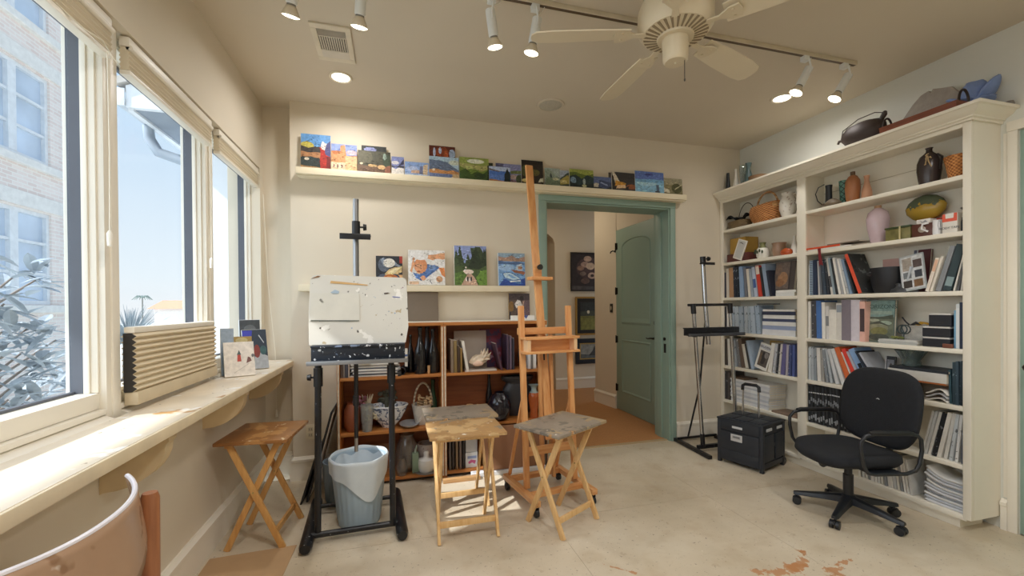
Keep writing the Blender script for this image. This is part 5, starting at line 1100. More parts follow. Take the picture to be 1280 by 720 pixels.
b = B(C('#b89a74', .9, var=.3, sc=40)); rg = random.Random(9)
for k in range(60): b.blob((.235+rg.uniform(-.055, .06), 3.655+rg.uniform(-.05, .05), Z2c+.16+rg.uniform(-.01, .07)), (.013, .013, .010), 1, .3)
mesh('straw_flowers', b, bk, smooth=60)
mesh('handle', B(wick('#8a7a68', '#c9b9a0', 40)).tube([Vector((.225, 3.66, Z2c+.15))+Vector((.075*cos(a), .0, .19*sin(a))) for a in [pi*i/14 for i in range(15)]], .008, 8), bk)
bottle('green bottle standing in the corner beside the whitewashed basket', 541.5, 536, 484, 5.5, C('#2f4a36', .12), 3.715, .4, Z2c)
# ---- unit 1, lower compartment
m_cl = GLASS('#e3ddd8', .07, .03, 'jar_glass', .12)
turned('glass_jar', 'big ribbed clear glass jar on the bottom shelf behind the easel', 'jar', 509, ('Y', 3.665), Z3, [(11, 588), (14, 583), (15, 570), (13, 556), (9, 549), (8, 546), (10, 543)], m_cl, n=16)
turned('glass_jar', 'small round clear glass jar in front of the big ribbed jar', 'jar', 502.5, ('Y', 3.56), Z3, [(6, 597), (7.5, 591), (6.5, 583), (4, 578), (4.6, 576)], m_cl, n=20)
sb = boxat('soap_bottle', 'square sage green bottle with a spout on the bottom shelf', 'bottle', (.155, 3.575, Z3+.001), (.052, .045, .165), 0, C('#8aa08a', .35), .006)
mesh('spout', B(C('#aab6a8', .4)).tube([(.155, 3.575, Z3+.164), (.157, 3.575, Z3+.19), (.168, 3.572, Z3+.225)], [.010, .007, .004], 10), sb)
turned('candle_pot', 'speckled grey pink pot at the right of the bottom shelf', 'pot', 534, ('Y', 3.68), Z3, [(7, 592), (9, 588), (12, 572), (12.5, 565), (12, 562)], SPECK('#b8aaa2', [('#8a7a74', 40, .58)]))
wj = turned('lidded_jar', 'white lidded jar with a ball knob standing on the dark rimmed plate', 'jar', 533, ('Y', 3.565), Z3+.008, [(9, 594), (10, 590), (10.5, 582), (10, 579), (4, 577), (3.2, 575), (3.6, 571), (2, 569)], C('#e9e7e2', .3), False)[0]
turned('plate', 'dark rimmed plate under the white lidded jar', 'plate', 533, ('Y', 3.565), Z3, [(9, 596), (14, 595), (15.5, 594)], C('#6a6660', .3), False)
boxat('wooden_board', 'pale wooden board lying at the back of the bottom shelf behind the bin', 'board', (-.14, 3.735, Z3+.0025), (.26, .012, .20), R(4), C('#9a6a48', .6), .003, rx=R(-6))
# ---- unit 2, upper compartment
def up(lab, u0, u1, h, hx, lean=0, Yc=3.62, z=Z1, name='book', d=.18, cat='book', group='books in the low shelves'):
    p, q = at(u0, 462, Y=3.53), at(u1, 462, Y=3.53); w = max(.006, q.x-p.x)
    T = Matrix.Translation((p.x, Yc, z+.001+max(0, w*sin(R(abs(lean))))*(1 if lean > 0 else 0))) @ Matrix.Rotation(R(lean), 4, 'Y')
    b = B(C(hx, .6)); b.box(0, w, -d/2, d/2, 0, h, .002, T); b.use(C('#e6dfd0', .8)).box(.002, w-.002, -d/2+.004, d/2-.002, h-.001, h+.0005, 0, T)
    return mesh(name, b, None, lab, cat, group)
up('taupe book, first at the left in the seashell compartment', 563.6, 567, .27, '#8b7a6a')
up('khaki book, second from the left in the seashell compartment', 567.6, 571.5, .265, '#8a7448')
up('dark brown book, third from the left in the seashell compartment', 572.1, 575, .22, '#4a382c')
up('ochre book standing next to the leaning white book in the low shelves', 575.6, 578, .20, '#9a7a44')
up('white slim book leaning beside the grey panel in the low shelves', 583.2, 586.6, .26, '#e6e2da', -9)
boxat('blank_canvas', 'large pale grey square panel standing behind the seashell', 'panel', (.64, 3.70, Z1+.001), (.285, .014, .335), 0, C('#b0a69c', .7, var=.04), rx=R(-5))
boxat('blank_canvas', 'crimson and violet panel showing right of the pale grey panel', 'panel', (.83, 3.745, Z1+.001), (.20, .012, .345), 0, SPECK('#7a2f44', [('#4a3a5c', 9, .5), ('#a88aa0', 14, .64)]), rx=R(-3))
boxat('flat_book', 'thin pale book lying under the seashell', 'book', (.70, 3.595, Z1+.001), (.27, .13, .014), R(-2), C('#c9bfb4', .6))
sh = thing('seashell', 'large spiny cream and pink conch shell on the shelf before the grey panel', 'shell', (.70, 3.59, Z1+.0158), R(10))
b = B(C('#e6d6c0', .5, var=.2, sc=25))
def shellf(u, v):
    a = 2*pi*u; r = .058*sin(pi*min(1, v*1.02))**.75*(1-.35*v)*(1+.16*sin(5*a+v*8)); x = -.10+.20*v
    return (x, r*cos(a)*.8, .062+.03*v+r*sin(a)*(1 if sin(a) > 0 else .85))
b.grid(shellf, 30, 18, True)
for k in range(11):
    a = pi*.02+pi*.96*k/10; d = Vector((.15+.05*k/7, cos(a)*.7, sin(a))).normalized(); p = Vector((.02+.045*(k % 3)/2, cos(a)*.03, .08+sin(a)*.035)); b.cyl(p, p+d*.06, .014, .001, 7)
mesh('shell', b, sh, smooth=60)
b = B(C('#e6c4ae', .3)); b.blob((-.03, -.038, .048), (.05, .016, .022), 2, .05); mesh('opening', b, sh, label='pink inner lip', smooth=60)
up('dark plum book leaning to the right beside the seashell', 627, 629, .235, '#5a3c4c', -14)
for k, (u, hx, w_, h_) in enumerate(((634.5, '#4b3a4e', 'plum', .30), (638.0, '#6a5a6c', 'mauve', .29), (641.5, '#33303c', 'black-violet', .27))):
    up(w_+' magazine upright behind the left easel post', u, u+2.6, h_, hx, Yc=3.64)
turned('glass_disc', 'dark round glass dish standing behind the easel posts in the low shelves', 'dish', 657, ('Y', 3.66), Z1, [(5, 463), (9, 456), (10.5, 448), (9, 440), (5, 436)], C('#3c3a44', .15), False, sy=.3)
up('grey book behind the easel tray in the low shelves', 664, 666.5, .19, '#6e6a68')
boxat('white_box', 'white paper box standing right of the easel post on the seashell shelf', 'box', (1.155, 3.58, Z1+.001), (.07, .08, .135), 0, C('#e2e2e2', .5))
# ---- unit 2, middle compartment
m_dk = C('#1c1c26', .1, spec=.7, var=.2)
for i, (u, w_, lab) in enumerate(((580, 6, 'pale tan rock at the left of the middle shelf'), (588, 7, 'larger pale tan rock between the other two rocks'), (597, 6, 'sand coloured rock nearest to the dark vase'))):
    p = at(u, 530, Y=3.60); b = B(C('#cfa878', .8, var=.15, sc=20)); b.blob((p.x, 3.60+.03*(i % 2), Z2c+.115), (w_*.0065, .035, .030), 2, .08)
    mesh('rock', b, None, lab, 'rock', 'rocks in the low shelves')
boxat('wooden_box', 'brown wooden box under the tan rocks on the middle shelf', 'box', (.535, 3.62, Z2c+.001), (.20, .16, .083), 0, m_cab, .003)
bottle('thin black bottle standing behind the round blue-black vase', 611.5, 524, 468, 4.4, m_bot, 3.72, .4, Z2c)
turned('round_vase', 'round shiny blue-black vase on the middle shelf above the brown board', 'vase', 624.5, ('Y', 3.575), Z2c, [(6, 528), (11, 525), (14.5, 515), (14.5, 507), (11, 498), (6.5, 495), (6, 493.5), (7, 493)], m_dk)
turned('large_pot', 'large charcoal pot with a wide lip at the back of the middle shelf', 'pot', 647, ('Y', 3.70), Z2c, [(12, 519), (16, 512), (19, 500), (19, 486), (16, 481), (15, 478), (20, 475), (21, 471), (20, 470)], C('#34363c', .35), sy=.42)
m_or = C('#a8552a', .15, var=.15)
turned('glazed_vase', 'slender orange-brown glazed vase with a pale blue flared neck', 'vase', 667.5, ('Y', 3.565), Z2c, [(5, 520.5), (5.2, 518), (4.6, 512), (6.6, 500), (7, 494), (5.8, 489), (3.6, 487), (3.3, 484), (4.5, 481), (7, 479.5)], m_or, bands=[(C('#9aa8a4', .2), 6, 14)])
b = B(C('#c9cacb', .3)); p = at(656, 520, Y=3.56); b.lathe([(0, 0), (.016, 0), (.010, .02), (.012, .05), (.006, .075), (.010, .088), (0, .098)], (p.x, 3.56, Z2c+.001), 12); b.tube([(p.x, 3.56, Z2c+.06), (p.x+.02, 3.56, Z2c+.075), (p.x+.016, 3.56, Z2c+.04)], .004, 6)
mesh('figurine', b, None, 'tiny silver-white figurine between the big pot and the orange-brown vase', 'figurine')
# ---- unit 2, lower compartment
for i, (x, lean, h, hx, wd) in enumerate(((.425, 2, .30, '#5a5450', 'grey-brown'), (.452, 4, .27, '#3c3430', 'black-brown'), (.482, 3, .29, '#8a745c', 'tan'), (.512, 0, .31, '#7a6c66', 'mauve-brown'), (.538, 0, .25, '#2e2a2a', 'black'))):
    T = Matrix.Translation((x, 3.62, Z3+.001)) ; b = B(C(hx, .7)); b.box(0, .018, -.08, .08, 0, h, .004, T)
    mesh('album', b, None, wd+' album upright in the bottom compartment behind the tray table, %s from the left' % ('first', 'second', 'third', 'fourth', 'fifth')[i], 'album', 'albums in the bottom compartment')
b = B(C('#d6dadd', .4)).box(.562, .665, 3.545, 3.62, Z3+.001, Z3+.13, .004); b.use(C('#c05a8a', .5)).prism([(.59, Z3+.035), (.62, Z3+.045), (.64, Z3+.03), (.65, Z3+.06), (.61, Z3+.07), (.585, Z3+.05)], 'y', 3.5435, 3.545); b.use(C('#8fa0c8', .5)).box(.58, .655, 3.5437, 3.545, Z3+.078, Z3+.10)
mesh('tissue_box', b, None, 'white carton with a pink and blue print in the bottom compartment', 'box')
boxat('storage_tin', 'pale grey tin standing on the printed carton', 'tin', (.615, 3.585, Z3+.1318), (.10, .075, .11), 0, C('#b9bdc2', .3, .4), .006)
b = B(C('#8f664a', .7, var=.06)); T = Matrix.Translation((0, 3.468, .04)) @ Matrix.Rotation(R(-4), 4, 'X'); b.box(.70, 1.27, 0, .012, 0, .36, .002, T)
mesh('fibreboard_sheet', b, None, 'brown fibreboard sheet leaning against the front of the right shelf unit', 'panel')
b = B(C('#dcdde0', .6)).box(.60, 1.28, 3.452, 3.512, .0008, .035, .003)
mesh('white_board', b, None, 'long white board lying on the floor along the low shelves', 'board')
b = B(WOOD('#b98c5a', '#d0a878', 'x', .5)).box(.36, .66, 3.40, 3.445, .0008, .03, .003)
mesh('wood_strip', b, None, 'short pale wooden strip on the floor before the low shelves', 'strip')
# ---------------------------------------------------------------- built-in bookcase on the right wall
XF, XB = 3.36, 3.60
YL0, YL1, YC0, YC1, YR0, YR1 = 3.815, 3.775, 2.91, 2.83, 1.791, 1.75
ZSH = [2.19, 1.845, 1.477, 1.116, .762, .402, .092]
m_bc = C('#ebe5d6', .4, var=.03, sc=2)
bc = thing('bookcase', 'tall cream built-in bookcase of two bays filling the right wall', 'bookcase', (3.48, 2.78, 0), world=True)
mesh('back_panel', B(m_bc).box(XB+.001, XB+.02, YR1+.02, YL0, .075, 2.52), bc)
for y0, y1 in ((YL1, YL0), (YC0, YC1), (YR1, YR0)): mesh('stile', B(m_bc).box(XF, XF+.022, min(y0, y1), max(y0, y1), .075, 2.4755 if y0 == YC0 else 2.5025, .003), bc)
mesh('side_panel', B(m_bc).box(XF+.0225, XR-.0005, YR1, YR1+.022, .075, 2.52), bc)
mesh('side_panel', B(m_bc).box(XF+.0225, XB, YL0-.022, YL0, .075, 2.52), bc)
mesh('divider', B(m_bc).box(XF+.0225, XB, 2.855, 2.885, .075, 2.50), bc)
mesh('head_rail', B(m_bc).box(XF, XF+.022, YR0+.0005, YL1-.0005, 2.476, 2.5025, .002).box(XF+.0225, XB, YR1+.0225, YL0-.0225, 2.50, 2.52), bc)
mesh('toe_kick', B(m_bc).box(XF+.03, XF+.05, YR1+.07, YL0, 0, .074).box(XF+.05, XB, YR1+.07, YR1+.09, 0, .074), bc)
pf = [(0, 2.503), (-.012, 2.503), (-.012, 2.516), (-.024, 2.520), (-.024, 2.528), (-.036, 2.536), (-.052, 2.545), (-.066, 2.560), (-.072, 2.568), (-.085, 2.570), (-.085, 2.588), (0, 2.588)]
q = B(m_bc)
V1 = [q.v((XF+a, YL0, z)) for a, z in pf]; V2 = [q.v((XF+a, YR1+a, z)) for a, z in pf]; V3 = [q.v((XR-.001, YR1+a, z)) for a, z in pf]; n = len(pf)
for A_, Q_ in ((V1, V2), (V2, V3)):
    for k in range(n): q._f([A_[k], A_[(k+1) % n], Q_[(k+1) % n], Q_[k]])
q._f(V1); q._f(V3[::-1])
mesh('cornice', q, bc, smooth=25)
mesh('top_board', B(m_bc).box(XF+.0005, XR-.001, YR1+.0005, YL0, 2.56, 2.5875), bc)
for bay, (ya, yb) in enumerate(((2.886, YL0-.0225), (YR1+.0225, 2.854))):
    for z in ZSH: mesh('shelf', B(m_bc).box(XF+.004 if z > .1 else XF+.002, XB, ya+.0005, yb-.0005, z-.030, z, .006), bc)
b = B(C('#b9ae96', .6)); b.box(XB-.001, XB+.0012, YR1+.03, YL0-.03, 2.352, 2.356); mesh('panel_joint', b, bc)
# ---- books
XS = 3.385
def Yp(u): return at(u, 400, X=XS).y
def sat(P, Q):
    for A, in ((P,), (Q,)):
        for i in range(4):
            e = (A[(i+1) % 4][0]-A[i][0], A[(i+1) % 4][1]-A[i][1]); nx, ny = -e[1], e[0]
            p = [nx*x+ny*y for x, y in P]; q_ = [nx*x+ny*y for x, y in Q]
            if max(p) <= min(q_)+1e-9 or max(q_) <= min(p)+1e-9: return True
    return False
def rect(u, t, h, a):
    c, s = cos(a), sin(a)                    # a > 0: top leans to the left
    pts = [(0, 0), (t, 0), (t, h), (0, h)]; pts = [(x*c-y*s, x*s+y*c) for x, y in pts]
    m0 = min(p[1] for p in pts); m1 = min(p[0] for p in pts[:2]); return [(u+x-m1, y-m0) for x, y in pts]
ORD = ['first', 'second', 'third', 'fourth', 'fifth', 'sixth', 'seventh', 'eighth', 'ninth', 'tenth', 'eleventh', 'twelfth', 'thirteenth', 'fourteenth', 'fifteenth', 'sixteenth', 'seventeenth', 'eighteenth', 'nineteenth', 'twentieth', 'twenty-first', 'twenty-second', 'twenty-third', 'twenty-fourth', 'twenty-fifth']
m_page = C('#e4ddcc', .8, var=.06, sc=60)
LETTER = {}
def book(z, u, t, h, a, hx, d, label, name='book', cat='book', group=None, stripe=None, patt=False, board=None):
    """one upright book: cover, page block and a spine band; u runs from left to right along the shelf"""
    x0 = XS+rnd.uniform(0, .012)
    P = rect(u, t, h, a); piv = P[0]
    T = Matrix.Translation((x0, -piv[0], z+.0006+piv[1])) @ Matrix.Rotation(-a, 4, 'X') @ Matrix.Rotation(0, 4, 'Z')
    # local: x depth, y = -thickness, z height
    cov = SPECK(hx, [('#%02x%02x%02x' % tuple(int(max(0, min(255, int(hx[i:i+2], 16)+(90 if int(hx[1:3], 16) < 140 else -90)))) for i in (1, 3, 5)), 34, .62)], var=.1) if patt else C(hx, .45, var=.08, sc=20)
    b = B(cov if not board else SPECK(board, [('#6a7274', 14, .6), ('#24282c', 9, .6)], var=.1)); k = min(.0022, t*.2)
    b.box(.0003 if board else 0, d, -k, 0, 0, h, 0, T).box(.0003 if board else 0, d, -t, -t+k, 0, h, 0, T).use(cov).box(0, .0022, -t+k, -k, 0, h, 0, T)
    if board: b.box(-.0004, .0002, -t, 0, 0, h, 0, T)
    b.use(m_page).box(.0024, d-.004, -t+k*1.05, -k*1.05, .003, h-.004, 0, T)
    if stripe:
        for (s0, s1, sh_) in stripe: b.use(C(sh_, .5)); b.box(-.0006, .001, -t*.94, -t*.06, h*s0, h*s1, 0, T)
    o = mesh(name, b, None, label, cat, group, smooth=0)
    LETTER[label] = (T, t, h, d); return P
def row(z, phrase, data, group, ymin, dmax=.185, name='book', cat='book'):
    """data: (left px, right px, top px, lean degrees, colour, word, [stripe or 'p'])"""
    prev = []; umin = -ymin; cnt = {}
    lim = -2.888 if ymin > 3 else -1.7745; kt = .97 if max(abs(r[3]) for r in data) < 5 else .83; cap = ([q_ for q_ in [2.476+.03]+ZSH if q_ > z+.01][-1]-.03-z)-.006
    for i, r in enumerate(data):
        xl, xr, vt, ln, hx, wd = r[:6]; ex = r[6] if len(r) > 6 else None
        ya, yb = Yp(xl), Yp(xr); a = R(ln); t = max(.006, (ya-yb)*cos(a)*kt); u = max(-ya, umin)
        zt = at((xl+xr)/2, vt, X=XS).z; h = max(.12, min((cap-t*abs(sin(a)))/cos(a), (zt-z)/max(.6, cos(a))))
        for _ in range(400):
            P = rect(u, t, h, a)
            if all(sat(P, q_) for q_ in prev[-4:]) and min(p[0] for p in P) >= umin-.0005: break
            u += .0015
        if max(p[0] for p in P) > lim: break
        lab = '%s %s, %s from left %s' % (wd, cat, ORD[i], phrase)
        book(z, u, t, h, a, hx, min(dmax, h*.75)+rnd.uniform(-.012, .006), lab, name, cat, group, ex if isinstance(ex, list) else None, ex == 'p', ex[1] if isinstance(ex, tuple) else None)
        prev.append([(x, y) for x, y in rect(u, t+.0006, h, a)])
    return prev
Wt = '#e6e4de'
row(ZSH[2], 'in the top book row, left bay', [
 (903.5, 906, 341, 1, '#4b4f5a', 'dark grey'), (906, 909.5, 336, 1, '#d6d0c4', 'pale'), (909.8, 916.5, 335, 2, '#b08a68', 'tan', [(.1, .9, '#b8906c')]), (916.8, 920.3, 333, 2, '#27303f', 'navy', 'p'), (920.5, 924, 334, 3, '#1f2734', 'blue-black', 'p'),
 (924.4, 930, 333, 3, '#8fa9cc', 'light blue'), (930.2, 934, 335, 4, '#7a7c86', 'mauve-grey'), (935, 938.8, 336, 6, '#e3ded4', 'white'), (939, 942.2, 336, 7, '#9ba6b4', 'grey-blue'), (942.4, 947, 334, 7, '#b9c6da', 'pale blue patterned', [(.3, .6, '#44609c')]),
 (947.4, 953, 332, 8, '#cf4232', 'red and white', [(.72, .98, '#e9e0d4')]), (953.3, 956, 334, 9, '#2b2b30', 'black'), (956.4, 962, 330, 9, '#92a4bc', 'steel blue'), (962.3, 965.5, 338, 11, '#2a3040', 'dark navy')], 'books on the left bay upper shelf', YL0-.024)
row(ZSH[3], 'in the second book row, left bay', [
 (904.5, 908, 383, 0, '#4a4d55', 'charcoal'), (908.2, 912.5, 383, 0, '#e2e2de', 'white'), (913, 918.6, 383, 1, '#aebccb', 'pale blue-grey', 'p'), (918.8, 924, 383, 1, '#b7c3cf', 'pale blue-grey', 'p'), (924.2, 929.4, 383, 2, '#a5b4c4', 'grey-blue', 'p'), (929.6, 934.5, 383, 2, '#bcc6d0', 'pale grey', 'p'), (934.8, 938.5, 383, 3, '#aab8c6', 'blue-grey', 'p'), (938.8, 945, 383, 4, '#b2c0cf', 'pale blue-grey', 'p'), (945.4, 951, 382, 5, '#9fb0c2', 'grey-blue', 'p')], 'magazines on the left bay second shelf', YL0-.024, name='magazine', cat='magazine')
row(ZSH[4], 'in the third book row, left bay', [
 (904.5, 908.5, 424, 1, '#4d4643', 'dark brown'), (909, 913.2, 424, 2, '#e0ddd6', 'white'), (913.5, 917, 424, 4, '#9ba4ad', 'grey'), (917.3, 921, 424, 6, '#a9b2ba', 'light grey', 'p'), (921.2, 925, 424, 8, '#7f8084', 'mid grey', 'p'), (925.2, 930.5, 424, 10, '#6d5c52', 'brown'), (931, 935, 431, 12, '#dcd8ce', 'short white'), (935.2, 938.5, 431, 13, '#3b3e42', 'black'), (938.8, 942.5, 427, 14, '#a9bcd2', 'light blue')], 'books on the left bay third shelf', YL0-.024)
row(ZSH[4], 'in the right half of the third row, left bay', [
 (958.8, 964, 429, -9, '#e4e1da', 'white'), (964.3, 968, 430, -7, '#b9bcc2', 'grey', 'p'), (968.3, 971.5, 430, -6, '#2f3238', 'black', 'p'), (971.8, 975, 430, -6, '#cfcbc4', 'pale', 'p'), (975.3, 981, 430, -5, '#6a6694', 'violet'), (981.3, 984.5, 431, -3, '#b0aab4', 'lilac-grey'), (984.8, 988.5, 431, -2, '#4a5580', 'indigo', 'p'), (988.8, 992.5, 431, -1, '#5a68a0', 'blue-violet')], 'books on the left bay third shelf', YL0-.024)
def cover(label, u0, u1, z, h, lean, hx, shapes, d=.016, X=None, yaw=0, name='book', roll=0, patt=None, group=None, w=None):
    """book standing with its front cover to the room, leaning back"""
    X = X or 3.45
    ya, yb = at(u0, 400, X=X).y, at(u1, 400, X=X).y; w = w or ya-yb; yc = (ya+yb)/2
    T = Matrix.Translation((X, yc, z+.0008+d*sin(R(lean)))) @ Matrix.Rotation(yaw, 4, 'Z') @ Matrix.Rotation(R(lean), 4, 'Y') @ Matrix.Rotation(R(roll), 4, 'X')
    if roll: T = Matrix.Translation((0, 0, abs(sin(R(roll)))*w/2)) @ T
    b = B(C(hx, .4, var=.06)); b.box(0, .002, -w/2, w/2, 0, h, 0, T).box(d-.002, d, -w/2, w/2, 0, h, 0, T).box(.002, d-.002, w/2-.002, w/2, 0, h, 0, T)
    b.use(m_page).box(.0022, d-.0022, -w/2+.003, w/2-.0022, .003, h-.003, 0, T)
    for k, (c_, p) in enumerate(shapes):
        if len(p) == 4 and not hasattr(p[0], '__len__'): cx, cy, rx, ry = p; p = [(cx+rx*cos(2*pi*q/14), cy+ry*sin(2*pi*q/14)) for q in range(14)]
        elif p[0] == 'r': _, xa, y0, xb, y1 = p; p = [(xa, y0), (xb, y0), (xb, y1), (xa, y1)]
        b.use(C(c_, .45, var=.25, sc=35)); b.poly([T @ Vector((-.0004-.0003*k, (.5-min(1, max(0, q[0])))*w, min(1, max(0, q[1]))*h)) for q in p])
    o = mesh(name, b, None, label, 'book', group, smooth=0); return o, T, w, h
def face_text(o, T, w, h, body, u, v, size, hx):
    M_ = T @ Matrix(((0, 0, -1, -.004), (-1, 0, 0, (.5-u)*w), (0, 1, 0, v*h), (0, 0, 0, 1)))
    return text(body, size, C(hx, .5), M_, o, 'lettering')
def stack(z, phrase, items, yc, w, xc=3.385, group=None, name='book', cat='book', d=.17):
    for i, (hx, t, wd, dw) in enumerate(items):
        y0, y1 = yc-w/2+rnd.uniform(0, .02)+dw, yc+w/2-rnd.uniform(0, .015); x = xc+rnd.uniform(0, .008); k = min(.002, t*.2)
        b = B(C(hx, .45, var=.06, sc=20)); z0 = z+.0006
        b.box(x, x+d, y0, y1, z0, z0+k).box(x, x+d, y0, y1, z0+t-k, z0+t).box(x, x+.002, y0, y1, z0+k, z0+t-k)
        b.use(m_page).box(x+.0022, x+d-.004, y0+.003, y1-.003, z0+k, z0+t-k)
        mesh(name, b, None, '%s %s lying %s' % (wd, cat, phrase(i)), cat, group, smooth=0); z += t+.0008
    return z
ZB = ZSH[2]
zz = stack(ZB, lambda i: 'flat under the large art book, ' + ('lower of two', 'upper of two')[i], [('#dfe0de', .030, 'white', 0), ('#e9e9e6', .022, 'thin white', 0)], (Yp(968)+Yp(995))/2, Yp(968.5)-Yp(995), group='flat white books')
cover('large dark brown art book with an orange-tan picture facing out in the left bay', 966.5, 992, zz, .262, 8, '#5a5150', [('#7d6f68', ('r', .03, .03, .72, .97)), ('#b08868', (.42, .4, .26, .24)), ('#a37858', (.3, .25, .2, .14)), ('#8a7466', (.2, .7, .16, .2)), ('#4a4446', ('r', .74, 0, .8, 1))], d=.03, X=3.44)
stack(ZSH[3], lambda i: 'in the flat stack, left bay, ' + ('lowest', 'second from below', 'third from below', 'fourth from below', 'third from the top', 'second from the top', 'topmost')[i], [('#dcdee2', .052, 'thick white', 0), ('#9aa8c8', .036, 'blue and red', .01), ('#e6e6e4', .036, 'white', 0), ('#4a5270', .026, 'navy', .01), ('#e9e8e6', .034, 'white', .012), ('#343a52', .032, 'dark navy', 0), ('#eceae4', .018, 'slim white', .004)], (Yp(952)+Yp(996))/2, Yp(953)-Yp(996)+.01, group='flat stack of books')
b = B(C('#33363c', .5)).box(3.39, 3.52, Yp(961), Yp(945), ZSH[3]+.285, ZSH[3]+.295, .001)
mesh('magazine', b, None, 'thin dark magazine lying across the tops of the pale magazines', 'magazine')
o, T, w, h = cover('white framed book facing out askew with a dark picture in the left bay', 939.5, 960.5, ZSH[4], .25, 6, '#e9e7e0', [('#d3d6dc', ('r', .06, .78, .94, .95)), ('#5a5450', ('r', .16, .12, .90, .72)), ('#3a3638', (.5, .4, .2, .2)), ('#8a8684', (.7, .58, .16, .12)), ('#6e5c4c', (.28, .4, .1, .25)), ('#2c2a2e', (.46, .62, .07, .07))], d=.018, X=3.386, roll=14, w=.145)
face_text(o, T, w, h, 'ULLA PENE', .5, .865, .028, '#55555a')
b = B(C('#c9a05a', .5, var=.25, sc=20)).box(3.572, 3.588, Yp(958), Yp(943), ZSH[4]+.001, ZSH[4]+.285)
mesh('book', b, None, 'ochre and yellow book standing behind the askew white framed book', 'book')
# left bay, shelf six: white magazines in a stack
def whites(i): return 'in the tall white pile behind the crate, ' + ('lowest' if i == 0 else ORD[i]+' from below')
zz = stack(ZSH[5], whites, [((('#e4e6ea', 'white'), ('#d3d7dd', 'pale grey'), ('#eceded', 'bright white'), ('#c9cdd4', 'grey'))[i % 4][0], .019+.005*(i % 3 == 0), (('#e4e6ea', 'white'), ('#d3d7dd', 'pale grey'), ('#eceded', 'bright white'), ('#c9cdd4', 'grey'))[i % 4][1], 0) for i in range(11)], (Yp(912)+Yp(962))/2, Yp(912)-Yp(962), group='white magazine pile', name='magazine', cat='magazine', d=.20)
row(ZSH[5], 'beside the white magazine pile in the left bay', [(904, 908, 464, 0, '#3b3a3e', 'black', 'p'), (908.2, 911, 465, 0, '#55504e', 'dark brown')], 'dark books beside the magazine pile', YL0-.024)
b = B(C('#6a5648', .5, var=.2)).box(3.385, 3.55, Yp(930), Yp(912)-.0, zz+.001, zz+.016, .001); mesh('magazine', b, None, 'brown covered magazine on top of the white magazine pile', 'magazine')
b = B(C('#8a7464', .5, var=.2)).box(3.375, 3.56, 2.93, Yp(965), ZSH[5]+.001, ZSH[5]+.018, .001); mesh('magazine', b, None, 'brown glossy magazine lying flat right of the white magazine pile', 'magazine')
# ---- right bay
row(ZSH[2], 'in the row before the iron pot', [
 (1008, 1010, 331, 0, '#dcdad6', 'white'), (1010.3, 1015, 326, 0, '#9fb3c8', 'light blue coil-bound', [(.05*k, .05*k+.02, '#2d3440') for k in range(20)]), (1015.3, 1020.5, 325, 1, '#2c3a54', 'navy'), (1020.8, 1023.5, 326, 2, '#c9c9c8', 'pale grey'), (1023.8, 1026.2, 327, 3, '#6f757e', 'grey'), (1026.5, 1030.5, 327, 5, '#43505e', 'slate', 'p'), (1030.8, 1034, 324, 6, '#3a3f48', 'charcoal', 'p'), (1034.3, 1038, 322, 8, '#d4d2cc', 'white striped', [(.2, .5, '#4a4a50')]),
 (1038.5, 1042, 322, 9, '#8fa0aa', 'blue-grey'), (1042.3, 1045, 323, 9, '#30363c', 'black'), (1045.4, 1049, 322, 10, '#e6e4de', 'white'), (1049.3, 1051.8, 323, 11, '#a9adb2', 'light grey'), (1052, 1055, 323, 12, '#ebe9e4', 'bright white'), (1055.3, 1058, 323, 13, '#c4c8cc', 'silver-grey', 'p'), (1058.3, 1062, 324, 14, '#7f96b0', 'dusty blue'), (1062.3, 1065, 325, 15, '#2b2f34', 'black'), (1066, 1071.5, 317, 19, '#e05a3e', 'orange-spined charcoal', ('c', '#3c4043'))], 'books before the iron pot', YC1-.0)
o, c, pr = turned('iron_pot', 'black cast iron pot standing on the book shelf of the right bay', 'pot', 1110, ('X', 3.475), ZSH[2], [(17, 365), (20, 362), (23.5, 352), (25, 342), (26, 335), (26, 333)], C('#2c2d31', .45, .3), n=30, sx=.76)
b = B(C('#2c2d31', .45, .3)); b.tube([(c.x-.085, c.y+.06, ZSH[2]+.155), (c.x-.10, c.y+.075, ZSH[2]+.145), (c.x-.095, c.y+.055, ZSH[2]+.13)], .006, 8); mesh('pot_handle', b, o)
b = B(C('#4c4e52', .35, .4)); b.lathe([(0, .0), (.052, .0), (.048, .02), (.02, .035), (.014, .045), (.018, .06), (0, .066)], (3.385, at(1117, 400, X=3.385).y-.03, ZSH[2]+.001), 22, sx=.3); mesh('pot_lid', b, None, 'small dark knobbed lid in front of the iron pot', 'lid')
boxat('pink_box', 'pale pink box standing behind the iron pot', 'box', (3.575, at(1118, 400, X=3.57).y, ZSH[2]+.001), (.035, .14, .255), 0, C('#c9a29a', .6))
row(ZSH[2], 'beyond the iron pot, right bay', [
 (1128.5, 1131, 334, -12, '#b9c0c8', 'silver'), (1156, 1161.5, 324, -15, '#e9ded0', 'white and peach', [(.02, .98, '#dfb89c')][:0] or [(.6, .95, '#e0b89a')]), (1162, 1166, 322, -15, '#e2dccf', 'cream'), (1168, 1176, 310, -15, '#8d9196', 'tall grey'), (1177.5, 1190, 308, -14, '#2f4146', 'dark teal', [(.1, .3, '#8aa0a4')]), (1190.5, 1193, 318, -12, '#dcdad2', 'thin white'), (1193.5, 1196.5, 325, -9, '#5a5c60', 'grey'), (1197, 1199.5, 330, -6, '#d0cec8', 'pale')], 'books right of the iron pot', YC1)
